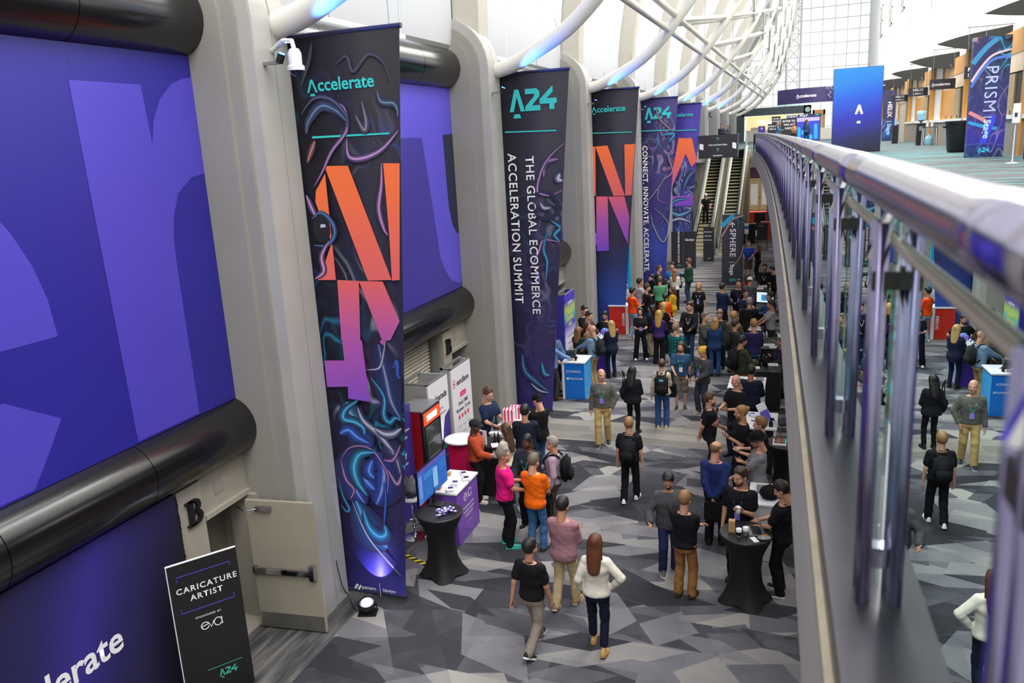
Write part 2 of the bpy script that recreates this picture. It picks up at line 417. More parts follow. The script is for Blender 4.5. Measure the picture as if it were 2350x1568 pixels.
# ---- glazed end wall
mb = MB()
for i in range(13): mb.box(-8.6 + 1.25 * i - .022, 100, 5.7, -8.6 + 1.25 * i + .022, 100.1, 30)
for i in range(20): mb.box(-8.6, 100, 5.7 + 1.25 * i - .022, 6.5, 100.1, 5.7 + 1.25 * i + .022)
MUL = mat('mullion', '8f9294', 0.5, var=0)
wo = struct(mb.build('window_%d' % wn, MUL))
mb = MB(); mb.box(-8.6, 100.04, 5.7, 6.5, 100.06, 30)
CLEAR = NT('clear_glass'); CLEAR.N.remove(CLEAR.b)
g1 = CLEAR.n('BsdfGlossy'); g1.inputs['Roughness'].default_value = 0.02
tr = CLEAR.n('BsdfTransparent'); tr.inputs[0].default_value = (.93, .95, .95, 1); fr = CLEAR.n('Fresnel'); fr.inputs[0].default_value = 1.35
ms = CLEAR.n('MixShader'); CLEAR.L.new(fr.outputs[0], ms.inputs[0]); CLEAR.L.new(tr.outputs[0], ms.inputs[1]); CLEAR.L.new(g1.outputs[0], ms.inputs[2]); CLEAR.L.new(ms.outputs[0], CLEAR.N['Material Output'].inputs[0])
mb.build('pane', CLEAR.m, wo)
# lattice mast in front of the end wall
mb = MB()
for x in (-2.2, -0.8):
    mb.tube([(x, 98.5, 5.7), (x, 98.5, 26)], .09, 6)
for i in range(14):
    z = 5.7 + 1.4 * i; mb.tube([(-2.2, 98.5, z), (-.8, 98.5, z + 1.4)], .05, 5); mb.tube([(-.8, 98.5, z), (-2.2, 98.5, z + 1.4)], .05, 5)
struct(mb.build('trim_5', WHITE))
# ---- vault skin (translucent fabric) in panels, one between every two seams
FAB = NT('vault_fabric'); FAB.N.remove(FAB.b)
d_ = FAB.n('BsdfDiffuse'); d_.inputs[0].default_value = (.7, .705, .715, 1)
t_ = FAB.n('BsdfTranslucent'); t_.inputs[0].default_value = (.72, .73, .74, 1)
ms = FAB.n('MixShader'); ms.inputs[0].default_value = 0.5
FAB.L.new(d_.outputs[0], ms.inputs[1]); FAB.L.new(t_.outputs[0], ms.inputs[2]); FAB.L.new(ms.outputs[0], FAB.N['Material Output'].inputs[0])
ZS = 9.08
def SX(k): return 0.0 if k <= 0 else -0.25
def vault(th, extra=0.0):
    r = 15.0 + extra; return (7.3 - r * math.cos(th), ZS + r * math.sin(th))
THS = [math.radians(a) for a in range(0, 64, 4)]
ceil = MB().box(-1.2, -13, 21.2, -1.1, 101, 21.3).build('ceiling', WHITE); struct(ceil)
def YC(k): return 9.78 + 9.0 * k
RIBW = mat('rib_white', 'dedbd4', 0.45, var=0.02)
SEAM = mat('seam_dark', '2c2b2a', 0.8)
for k in range(-2, 11):
    for j in range(3):
        y0 = YC(k) + .55 + j * 2.64; y1 = y0 + 2.6
        me = MB(); vs = []
        for t in THS:
            x, z = vault(t); vs += [(x, y0, z), (x, y1, z)]
        me.add(vs, [(2 * i, 2 * i + 1, 2 * i + 3, 2 * i + 2) for i in range(len(THS) - 1)])
        me.build('ceiling_panel', FAB.m, ceil, smooth=True)
    me = MB(); vs = []
    for t in THS:
        x, z = vault(t, .06); xi, zi = vault(t, -.55)
        vs += [(x, YC(k) - .48, z), (xi, YC(k) - .30, zi), (xi, YC(k) + .30, zi), (x, YC(k) + .48, z)]
    me.add(vs, [(4 * i + j, 4 * i + j + 1, 4 * i + 5 + j, 4 * i + 4 + j) for i in range(len(THS) - 1) for j in range(3)])
    me.build('ceiling_rib', mat('vault_rib_cream', 'b9b4a8', .6, var=.03), ceil)
    me = MB()
    for j in range(4):
        yy = YC(k) + (.53 + j * 2.64 if j < 3 else 8.5)
        for i in range(len(THS) - 1):
            (x, z), (x2, z2) = vault(THS[i], .02), vault(THS[i + 1], .02)
            me.add([(x, yy - .03, z), (x, yy + .03, z), (x2, yy + .03, z2), (x2, yy - .03, z2)], [(0, 1, 2, 3)])
    me.build('seam', SEAM, ceil)
struct(MB().box(5.9, -13, 21.9, 6.6, 101, 22.1).build('trim_6', WHITE))
# ================================================================ columns, tubes, wall graphics
COLM = mat('column_concrete', '99968f', 0.72, var=0.05, scale=1.0, bump=0.05, bscale=25)
def fin(xf, ztop, r, xb=-8.6):
    """outline in x,z of a plate with a rounded outer top corner"""
    return [(xb, 0), (xf, 0), (xf, ztop - r)] + [(xf - r + r * math.cos(math.radians(a)), ztop - r + r * math.sin(math.radians(a))) for a in range(9, 91, 9)] + [(xb, ztop)]
def make_column():
    t = thing('column', '', 'column')
    for xf, zt, r, y0, y1, nm in ((-7.02, 9.3, .75, -.66, .28, 'wide_plate'), (-6.81, 9.5, .95, -.62, .24, 'middle_plate'), (-6.61, 9.7, 1.15, -.58, -.17, 'front_plate'), (-6.62, 9.7, 1.15, -.15, .2, 'front_plate')):
        mb = MB(); mb.prism(fin(xf, zt, r), (0, 0, 0), (1, 0, 0), (0, 0, 1), (0, 1, 0), y1, y0)
        mb.build(nm, COLM if nm != 'front_plate' else CONC_L, t, bevel=0.015)
    return t
def copy_tree(o, parent=None):
    c = o.copy(); COL.objects.link(c); c.parent = parent
    if o.name in WORLDSET: WORLDSET.add(c.name)
    for ch in [x for x in o.children]: copy_tree(ch, c)
    return c
ORD = ['nearest', 'second', 'third', 'fourth', 'fifth', 'sixth', 'seventh', 'eighth', 'ninth', 'tenth']
c0 = make_column()
for k in range(10):
    c = c0 if k == 0 else copy_tree(c0)
    c.location = (SX(k), YC(k), 0)
    c['label'] = ('grey stepped concrete column with rounded top, ' + ['nearest to the camera, by the open door', 'second from the camera, beside the pink-and-white booths', 'third from the camera, beside the blue booth'][k]) if k < 3 else 'grey stepped concrete column with rounded top, %s along the left wall' % ORD[k]
    c['group'] = 'concrete columns along the left wall'
TUBES = []
for k in range(-1, 9):
    ya, yb = YC(k) + .6, YC(k + 1) - .6
    if k == -1: ya = 1.2
    for nm, zc, r in (('lower', 3.08, .44), ('upper', 8.58, .47)):
        t = thing('duct', 'black round horizontal duct %s the %s wall bay' % ('under the graphic in' if nm == 'lower' else 'above the graphic in', ORD[k + 1]), 'duct', (-7.72 + SX(k + 1), ya, zc), 0, 'black ducts between the columns')
        L_ = yb - ya; n = 4; sg = L_ / n
        for i in range(n):
            mb = MB(); mb.tube([(0, i * sg + .006, 0), (0, (i + 1) * sg - .006, 0)], r, 32); mb.build('duct_section', BLACKT, t, auto=0.6)
        mb = MB(); mb.tube([(0, 0, 0), (0, L_, 0)], r - .012, 20); mb.build('duct_core', BLACK, t)
# graphics
PUR_D = mat('graphic_purple', '29258e', 0.42, var=0.03, scale=0.6); PUR_L = mat('graphic_violet', '4d42b8', 0.42, var=0.03, scale=0.6)
PUR_M = mat('graphic_mid_violet', '413998', 0.42, var=0.03, scale=.6); PUR_X = mat('graphic_pale_violet', '5f53d2', 0.42, var=0.03, scale=.6)
NAVYP = mat('graphic_navy', '252648', 0.45, var=0.05, scale=.6)
for k in range(-1, 9):
    ya, yb = YC(k) + .6, YC(k + 1) - .6
    if k == -1: ya = 1.2
    lab = ['deep blue-violet wall graphic with giant pale letters e and r', 'violet wall graphic with a giant pale letter t, behind the first banner'][k + 1] if k < 1 else 'violet wall graphic between the ducts of the %s bay' % ORD[k + 1]
    t = thingw('wall_graphic', lab, 'graphic', (-7.59 + SX(k + 1), (ya + yb) / 2, 3.49), 'wall graphics' if k > 0 else None)
    px_ = -7.57 + SX(k + 1)
    MB().box(px_ - .05, ya, 3.5, px_, yb, 8.14).build('panel', PUR_D if k != 0 else PUR_M, t)
    F = Frame((px_, 0, 0), (0, 1, 0), (0, 0, 1), (1, 0, 0))
    LT = lambda q: [(y_ * .952, 6.8 + (z_ - 6.8) * .952) for y_, z_ in q]
    if k == -1:
        for i in range(1, 6): MB().box(px_, 1.2 + 1.5 * i, 3.5, px_ + .0005, 1.203 + 1.5 * i, 8.14).build('seam', NAVYP, t)
        e_out = [(3.0, 7.85)] + [(3.0 + 3.75 * math.cos(math.radians(a)), 5.0 + 2.85 * math.sin(math.radians(a))) for a in range(80, -1, -8)]
        poly(t, F, LT(e_out + [(6.76, 4.96), (3.0, 4.98)]), PUR_L, name='letter')
        poly(t, F, LT([(3.0, 4.0), (5.0, 4.15), (5.6, 4.42), (5.95, 4.42), (6.6, 4.03), (6.35, 3.68), (6.1, 3.36), (3.0, 3.36)]), PUR_L, name='letter')
        sh = [(8.67, 7.06)] + [(8.75, 7.35), (8.92, 7.62), (9.18, 7.83), (9.4, 7.9), (9.6, 7.93)]
        inn = [(9.6, 6.64), (9.3, 6.6), (9.0, 6.4), (8.86, 6.12), (8.79, 5.8), (8.78, 5.4)]
        poly(t, F, LT([(7.52, 7.79), (8.62, 7.79)] + sh + inn + [(8.78, 3.36), (7.63, 3.36)]), PUR_L, name='letter')
    elif k == 0:
        poly(t, F, [(ya, 8.13), (yb, 8.13), (yb, 7.13), (17.56, 7.1), (17.62, 5.5), (17.75, 5.05), (18.0, 4.8), (yb, 4.78), (yb, 3.6), (17.9, 3.62), (17.5, 3.75), (17.15, 4.05), (16.95, 4.4), (16.8, 5.2), (16.45, 7.05), (ya, 7.05)], PUR_X, name='letter')
        poly(t, F, [(17.57, 7.1), (yb, 7.13), (yb, 4.8), (18.0, 4.82), (17.77, 5.07), (17.64, 5.5)], NAVYP, name='print')
    else:
        poly(t, F, [(ya + 1, 8.0), (yb - 1, 8.0), (yb - 1, 6.8), (ya + 4.4, 6.8), (ya + 4.6, 3.45), (ya + 2.8, 3.45), (ya + 2.9, 6.8), (ya + 1, 6.8)], PUR_L, name='letter')
# lower wall: dark graphic in the first bay, roller shutters beyond
g = NT('graphic_dark'); tc = g.n('TexCoord'); mp = g.n('Mapping', i_Vector=tc.outputs['Object']); sp = g.n('SeparateXYZ', i_0=mp.outputs[0])
nz = g.n('TexNoise', i_Vector=tc.outputs['Object'], i_Scale=0.5)
fy = g.math('ADD', g.math('MULTIPLY', sp.outputs[1], 1.0), g.math('MULTIPLY', sp.outputs[2], -.35))
gl = g.math('MULTIPLY', g.math('ABSOLUTE', g.math('SUBTRACT', fy, 5.4)), 0.42)
gl = g.math('ADD', gl, g.math('MULTIPLY', nz.outputs['Fac'], 0.25))
g.L.new(g.ramp(gl, [(0.1, '35298c'), (0.4, '221c58'), (0.75, '14122c'), (1.0, '0e0c1a')]), g.b.inputs['Base Color']); g.b.inputs['Roughness'].default_value = 0.6
t = thingw('wall_graphic', 'dark navy lower wall graphic with large white word, under the nearest duct', 'graphic', (-7.5, 4.5, 0))
MB().box(-7.55, 1.2, 0.02, -7.5, 7.62, 2.68).build('panel', g.m, t)
mb = MB(); r_ = random.Random(3)
for i in range(60): mb.box(-7.54, 7.62, 0.05 + .043 * i, -7.5, 7.63 + r_.random() * .03, .083 + .043 * i)
mb.build('frayed_edge', BLACK, t)
F = Frame((-7.5, 0, 0), (0, 1, 0), (0, 0, 1), (1, 0, 0))
accel(t, F, 4.45, 1.2, .46, PWHITE)
SLAT = mat('shutter_slat', 'bdb6a6', 0.5, var=0.04)
for k in range(0, 9):
    ya, yb = YC(k) + .62, YC(k + 1) - 2.2
    t = thingw('roller_shutter', 'cream roller shutter under the black duct of the %s bay' % ORD[k + 1], 'shutter', (-7.85 + SX(k + 1), (ya + yb) / 2, 0), 'roller shutters')
    sx_ = -7.85 + SX(k + 1)
    n = 32
    if k < 2:
        for i in range(n):
            mb = MB(); z = .03 + i * .082; mb.prism([(0, 0), (.035, .015), (.045, .04), (.035, .065), (0, .08)], (sx_ - .05, ya, z), (1, 0, 0), (0, 0, 1), (0, 1, 0), 0, yb - ya); mb.build('slat', SLAT, t)
    else:
        MB().box(sx_ - .05, ya, 0.02, sx_, yb, 2.65).build('slat_curtain', SLAT, t)
# the pier with the letter B, the panel over the door, and the doorway in each bay
DOORM = mat('door_paint', 'a69f8f', 0.5, var=0.03)
for k in range(-1, 3):
    ye = YC(k + 1) - .64; yp = ye - 1.44; qx = -7.55 + SX(k + 1)
    p = thingw('pier', 'narrow cream pier with black letter B beside the %s column' % ORD[k + 1], 'pier', (qx, yp + .2, 0), 'lettered piers')
    MB().box(qx - .4, yp, 0, qx, yp + .46, 2.64).build('pier_face', BEIGE, p)
    MB().box(qx - .4, yp - .08, 0, qx - .1, yp, 2.64).build('shutter_track', GRAYM, p)
    F = Frame((qx, yp + .25, 2.28), (0, 1, 0), (0, 0, 1), (1, 0, 0))
    bp_ = MB()
    for pts in [[(-.1, -.17), (-.02, -.17), (-.02, .17), (-.1, .17)], [(-.14, -.17), (.0, -.17), (.0, -.145), (-.14, -.145)], [(-.14, .145), (.0, .145), (.0, .17), (-.14, .17)]] + stroke([(-.02, .157)] + arc(.02, .085, .072, 90, -90, 8) + [(-.02, .013)], [.028] + [.03 + .035 * math.sin(PI * i_ / 8) for i_ in range(9)] + [.028]) + stroke([(-.02, .0)] + arc(.03, -.078, .078, 90, -90, 8) + [(-.02, -.156)], [.028] + [.03 + .04 * math.sin(PI * i_ / 8) for i_ in range(9)] + [.028]):
        bp_.prism(pts, F.o, F.u, F.v, F.n, .002, .045)
    bp_.build('letter', BLACK, p)
    tr_ = MB(); tr_.box(qx - .4, yp + .46, 2.12, qx - .04, ye, 2.66); tr_.box(qx - .4, yp + .46, 2.05, qx + .02, ye, 2.12)
    tr_.build('transom_panel', BEIGE, p)
    MB().box(qx - .04, yp + .74, 2.3, qx - .03, yp + .92, 2.5).build('notice', CONC, p)
    MB().box(qx - .6, yp + .46, 0, qx - .55, ye, 2.1).build('recess_wall', mat('recess', '8f887c', 0.7), p)
t = thingw('door', 'beige steel door standing open against the nearest column with chrome push bar', 'door', (-7.45, 8.9, 0))
H0 = Vector((-7.45, 8.9, 0)); H1 = Vector((-6.39, 9.0, 0)); du = (H1 - H0).normalized(); dn = Vector((du.y, -du.x, 0))
F = Frame(H0, du, (0, 0, 1), dn); Wd = (H1 - H0).length
mb = MB(); mb.prism([(0, .02), (Wd, .02), (Wd, 2.06), (0, 2.06)], F.o, F.u, F.v, F.n, 0, .05); mb.build('leaf', DOORM, t, bevel=.006)
mb = MB(); mb.prism([(.02, .03), (Wd - .02, .03), (Wd - .02, .27), (.02, .27)], F.o, F.u, F.v, F.n, .05, .056); mb.build('kick_plate', mat('kick_steel', '8d8a84', .35, .7), t)
b = MB(); b.prism([(.06, .93), (Wd - .12, .93), (Wd - .12, 1.02), (.06, 1.02)], F.o, F.u, F.v, F.n, .06, .12); bo = b.build('push_bar', CHROME, t, bevel=.012)
mb = MB(); mb.prism([(Wd - .14, .88), (Wd - .05, .88), (Wd - .05, 1.12), (Wd - .14, 1.12)], F.o, F.u, F.v, F.n, .05, .14); mb.build('latch_case', CHROME, bo, bevel=.01)
mb = MB(); mb.prism([(.02, .92), (.07, .92), (.07, 1.03), (.02, 1.03)], F.o, F.u, F.v, F.n, .05, .12); mb.build('end_cap', STEEL, bo)
mb = MB(); mb.prism([(.18, 1.92), (.42, 1.92), (.42, 1.98), (.18, 1.98)], F.o, F.u, F.v, F.n, .05, .11); mb.tube([F.p(.2, 1.95, .1), F.p(.08, 1.97, .22), F.p(-.1, 1.98, .1)], .012, 6); mb.build('door_closer', STEEL, t)
for z in (.3, 1.0, 1.75): MB().tube([F.p(0, z, .02), F.p(0, z + .1, .02)], .014, 6).build('hinge', STEEL, t)
mb = MB(); mb.box(-7.9, 9.05, 0, -7.42, 9.14, 2.05); mb.box(-8.05, 8.2, .0, -7.5, 9.1, .03); struct(mb.build('trim_7', BEIGE))
t = thingw('wall_box', 'blue-grey metal box in the doorway behind the black sign', 'box', (-7.8, 8.75, .03))
MB().box(-8.1, 8.4, .03, -7.78, 8.75, 1.25).build('case', mat('slate_blue', '5c6a7a', .5), t); MB().box(-7.78, 8.42, .1, -7.765, 8.73, 1.22).build('front_plate', mat('slate_blue2', '53616f', .5), t)
def tape(px0, px1, w_, label, n=9):
    a, b_ = G(*px0), G(*px1); d = (b_ - a); u = d.normalized(); v = Vector((-u.y, u.x, 0)); Ld = d.length
    t = thingw('hazard_tape', label, 'tape', a)
    for i in range(n):
        s0, s1 = Ld * i / n, Ld * (i + 1) / n; sk = w_ * .6
        mb = MB(); mb.prism([(s0, -w_ / 2), (s1, -w_ / 2), (s1 + sk, w_ / 2), (s0 + sk, w_ / 2)], a, u, v, (0, 0, 1), .002, .006)
        mb.build('stripe', YELLOW if i % 2 == 0 else PBLACK, t)
tape((905, 1262), (978, 1297), .09, 'yellow and black hazard tape on the carpet beside the black cocktail table', 12)
tape((560, 1440), (585, 1415), .12, 'yellow and black hazard tape at the door threshold behind the black sign', 5)
# ---- roof ribs with their lacing
RIBP = [(-.25, -.25), (0, 0), (.5, .12), (1.0, .33), (1.9, .8), (2.6, 1.4), (3.2, 2.1), (3.75, 2.8), (4.4, 3.8), (4.85, 5.0), (5.15, 6.1), (5.4, 7.2), (5.7, 9), (5.9, 11.2)]
def rib_at(dz):
    for (x0, z0), (x1, z1) in zip(RIBP, RIBP[1:]):
        if z0 <= dz <= z1: return x0 + (x1 - x0) * (dz - z0) / (z1 - z0)
    return 5.9
def smooth_path(P, n=4):
    out = []
    for i in range(len(P) - 1):
        p0 = P[max(i - 1, 0)]; p1 = P[i]; p2 = P[i + 1]; p3 = P[min(i + 2, len(P) - 1)]
        for j in range(n):
            t = j / n
            out.append(tuple(.5 * (2 * b + (c - a) * t + (2 * a - 5 * b + 4 * c - d) * t * t + (3 * b - a - 3 * c + d) * t ** 3) for a, b, c, d in zip(p0, p1, p2, p3)))
    return out + [P[-1]]
RP = smooth_path(RIBP, 3)
X0, Z0 = -6.8, 8.45
NODE = [1.5, 2.6, 3.8, 5.0, 6.4, 7.9, 9.6]
for k in range(0, 10):
    t = thing('roof_rib', 'white curved steel roof tube springing from the %s column' % ORD[k], 'rib', (X0 + SX(k), YC(k), Z0), 0, 'curved roof ribs')
    MB().tube([(x, 0, z) for x, z in RP], .175, 14).build('main_tube', RIBW, t, smooth=True)
    MB().tube([(-.1, 0, -.04), (.12, 0, .02)], .23, 14).build('collar', RIBW, t, auto=.6)
    if k == 9: continue
    for s_ in (0.0, .42):
        x = rib_at(NODE[0] + .15) + s_ * .5; MB().tube([(x, 0, NODE[0] + .15 + s_), (x, 9.0, NODE[0] + .15 + s_)], .1, 8).build('brace', RIBW, t, smooth=True)
    for j in range(len(NODE) - 1):
        for s_ in ((0.0, .4) if k < 5 else (0.0,)):
            MB().tube([(rib_at(NODE[j]) + s_ * .5, 0, NODE[j] + .3 + s_ * .3), (rib_at(NODE[j + 1]) + s_ * .5, 9, NODE[j + 1] + .3 + s_ * .3)], .085, 8).build('brace', RIBW, t, smooth=True)
        if j > 1:
            MB().tube([(rib_at(NODE[j + 1]), 0, NODE[j + 1]), (rib_at(NODE[j]), 9, NODE[j])], .075, 8).build('brace', RIBW, t, smooth=True)
# blue LED wash lamps at the foot of each rib
LEDB = mat('led_blue', '3c6cff', .4, var=0, emit='4a78ff', es=6)
for k in range(0, 7):
    t = thing('wash_light', 'small blue wash lamp on top of the %s column' % ORD[k], 'lamp', (X0 + SX(k) + .42, YC(k) - .4, Z0 - .42), 0, 'blue wash lamps')
    MB().tube([(0, 0, -.05), (.05, 0, .05)], .05, 10).build('housing', BLACK, t); MB().box(-.25, -.03, -.07, .03, .03, -.03).build('bracket', GRAYM, t); MB().tube([(.05, 0, .05), (.055, 0, .06)], .042, 10).build('lens', LEDB, t)
    l = bpy.data.lights.new('wash', 'SPOT'); l.energy = 420; l.color = (.05, .22, 1.0); l.spot_size = .85; l.spot_blend = .6; l.shadow_soft_size = .05
    lo = bpy.data.objects.new('wash', l); COL.objects.link(lo); lo.location = (X0 + SX(k) + .5, YC(k) - .38, Z0 - .33); lo.rotation_euler = (Vector((1.0, .3, .62))).to_track_quat('-Z', 'Y').to_euler()
# ================================================================ bridge railing
rl = thingw('bridge_railing', 'long curved glass railing of the bridge with polished steel handrail and posts', 'railing', (EX(3) + .1, 3, 5.7))
HZ = 6.668
seg = [(-1.0 + 1.8 * i, -1.0 + 1.8 * (i + 1)) for i in range(30)]
for a, b in seg:
    P = [(EX(a + (b - a) * i / 6) + .12, min(a + (b - a) * i / 6, 53), HZ) for i in range(7)]
    P[0] = (P[0][0], P[0][1] + .006, HZ); P[-1] = (P[-1][0], P[-1][1] - .006, HZ)
    MB().tube(P, .054, 20).build('handrail', STEEL, rl, smooth=True)
GLR = NT('railing_glass'); GLR.N.remove(GLR.b)
g1 = GLR.n('BsdfGlossy'); g1.inputs['Roughness'].default_value = 0.0; g1.inputs[0].default_value = (.84, .98, .97, 1)
tr = GLR.n('BsdfTransparent'); tr.inputs[0].default_value = (.3, .4, .41, 1); fr = GLR.n('Fresnel'); fr.inputs[0].default_value = 2.5
ms = GLR.n('MixShader'); GLR.L.new(fr.outputs[0], ms.inputs[0]); GLR.L.new(tr.outputs[0], ms.inputs[1]); GLR.L.new(g1.outputs[0], ms.inputs[2]); GLR.L.new(ms.outputs[0], GLR.N['Material Output'].inputs[0])
ROD = mat('rail_rod', 'c9bfa6', .3, .6)
SP = 1.12; PY = [-.34 + SP * i for i in range(46)]
for i, y in enumerate(PY):
    x = EX(y)
    for dy in (-.035, .035):
        po = MB().tube([(x + .085, y + dy, 5.4), (x + .085, y + dy, 6.6)], .017, 12).build('post', POSTM, rl, smooth=True)
    MB().box(x + .07, y - .05, 6.46, x + .14, y + .05, 6.5).build('clamp', BLACK, po); MB().box(x + .075, y - .022, 5.8, x + .13, y + .022, 5.85).build('clamp', STEEL, po)
    MB().tube([(x + .07, y, 6.52), (x + .12, y, 6.65)], .014, 8).build('saddle', CHROME, po)
    if i + 1 < len(PY):
        y1 = PY[i + 1]; x1 = EX(y1); a = Vector((x + .13, y + .06, 0)); b = Vector((x1 + .13, y1 - .06, 0)); u = (b - a).normalized(); n = Vector((-u.y, u.x, 0))
        mb = MB(); mb.prism([(0, 5.66), ((b - a).length, 5.66), ((b - a).length, 6.63), (0, 6.63)], a, u, (0, 0, 1), n, 0, .01)
        mb.build('glass_panel', GLR.m, rl)
        MB().tube([(x + .115, y + .02, 6.555), (x1 + .115, y1 - .02, 6.555)], .011, 8).build('glass_cap', ROD, rl)
E_ = MB(); E_.box(-3.0, 53.05, 5.7, -2.94, 58.4, 6.62); E_.build('end_panel', WGLASS, rl)
MB().tube([(-2.95, 53, HZ), (-2.95, 58.4, HZ)], .04, 10).build('handrail', STEEL, rl)
# ================================================================ banners
def swirl(name, base, colors, vst, scale=0.7, seed=0.0, warp=1.6, lo=.5, w=.05, rough=.55):
    """dark print with liquid-metal streaks; vst = (v, strength) stops along the height, v in 0..1 of 10 m; base = (v, hex) stops"""
    k = NT(name); uv = k.n('UVMap'); V = uv.outputs[0]
    mp = k.n('Mapping', i_Vector=V); mp.inputs['Location'].default_value = (seed, seed * .7, seed * 1.3); mp.inputs['Scale'].default_value = (1.3, .8, 1)
    def noise(vec, sc, det=1.0, off=0.0):
        n = k.n('TexNoise', i_Vector=vec, i_Scale=sc); n.inputs['Detail'].default_value = det
        if off:
            a = k.n('VectorMath', operation='ADD', i_0=vec); a.inputs[1].default_value = (off, off * 1.3, off * .6); k.L.new(a.outputs[0], n.inputs['Vector'])
        return n
    n1 = noise(mp.outputs[0], scale, 2.0)
    sc = k.n('VectorMath', operation='SCALE', i_0=n1.outputs['Color']); sc.inputs[3].default_value = warp
    ad = k.n('VectorMath', operation='ADD', i_0=mp.outputs[0], i_1=sc.outputs[0])
    f = noise(ad.outputs[0], scale * 1.5, 1.0).outputs['Fac']; g = noise(ad.outputs[0], scale * 1.1, 1.0, 7.3).outputs['Fac']; h = noise(mp.outputs[0], scale * 1.2, 0.0, 3.1).outputs['Fac']
    c0, c1, c2, c3 = colors; B = '000000'
    body = k.ramp(f, [(.3, B), (.4, c1), (.46, '04040a'), (.52, c0), (.56, '06060e'), (.64, c2), (.7, B)])
    dim = k.mix(1.0, body, '6e6e6e', 'MULTIPLY')
    hue = k.ramp(h, [(.38, c0), (.47, c1), (.54, c2), (.62, c3)])
    ln = k.ramp(g, [(.36, B), (.385, 'ffffff'), (.41, B), (.465, B), (.488, 'ffffff'), (.51, '303030'), (.53, B), (.59, B), (.605, 'd0d0d0'), (.625, B)])
    lines = k.mix(1.0, hue, ln, 'MULTIPLY'); cols = k.mix(1.0, dim, lines, 'SCREEN')
    sp = k.n('SeparateXYZ', i_0=V); v = k.math('MULTIPLY', sp.outputs[1], 0.1)
    bs = k.ramp(v, base)
    mk = k.ramp(v, [(a, (b, b, b)) for a, b in vst])
    msk = k.ramp(noise(mp.outputs[0], .6).outputs['Fac'], [(.4, '181818'), (.52, 'ffffff')])
    m2 = k.mix(1.0, mk, msk, 'MULTIPLY')
    out = k.mix(m2, bs, k.mix(1.0, cols, k.mix(1.0, bs, '808080', 'MULTIPLY'), 'SCREEN'))
    k.L.new(out, k.b.inputs['Base Color']); k.b.inputs['Roughness'].default_value = rough
    return k.m
SW1 = swirl('banner_print_one', [(0, '4a45a8'), (.05, '2c2876'), (.12, '2a2358'), (.3, '2b2450'), (.5, '241f38'), (.7, '201d2a'), (.85, '242029')],
            ['2fa8d8', '2a63d8', '8f5aa8', 'b8c4d8'], [(0, .0), (.08, .3), (.14, 1), (.38, 1), (.44, .8), (.56, .5), (.72, .55), (.8, .2), (.86, .1)], .8, 2.3)
SW2 = swirl('banner_print_two', [(0, '33287c'), (.12, '3a3070'), (.3, '34305a'), (.55, '302f42'), (.85, '302f3c')],
            ['2a6a90', '4a4a9a', '8a5a90', '9098b8'], [(0, .0), (.05, .3), (.2, .8), (.55, .6), (.62, .3), (.66, 0)], .75, 7.7)
SW3 = swirl('banner_print_three', [(0, '1c2a66'), (.14, '2448a0'), (.26, '2c3064'), (.34, '2f2a44'), (.85, '2f2c39')], ['203050', '203050', '302840', '283040'], [(0, 0), (.5, .0)], .8, 1.0)
SW4 = swirl('banner_print_four', [(0, '2b2a78'), (.2, '3848a8'), (.35, '3a3070'), (.6, '443a78'), (.85, '4a4080')], ['2a8ab0', '4a5ab0', 'c88090', 'a8a8d0'], [(0, .0), (.25, .1), (.35, .7), (.7, .8), (.8, .3)], .85, 12.1)
SW5 = swirl('banner_print_five', [(0, '3a50b8'), (.2, '4a44a0'), (.85, '46399a')], ['49b8d8', '6a8ad8', '8878c8', 'c8d8f0'], [(0, .0), (.1, .4), (.22, .9), (.5, .9), (.56, .1), (.7, 0)], .9, 15.5)
def gradz(name, stops, z0, z1):
    k = NT(name); tc = k.n('TexCoord'); sp = k.n('SeparateXYZ', i_0=tc.outputs['Object'])
    k.L.new(k.ramp(k.math('DIVIDE', k.math('SUBTRACT', sp.outputs[2], z0), z1 - z0), stops), k.b.inputs['Base Color']); k.b.inputs['Roughness'].default_value = .45
    return k.m
ORG = gradz('print_orange_violet', [(0, '7a4bd0'), (.35, 'b85ab0'), (.6, 'e8686a'), (1, 'f7743c')], 3.0, 6.3)
BEDGE = [None, None]
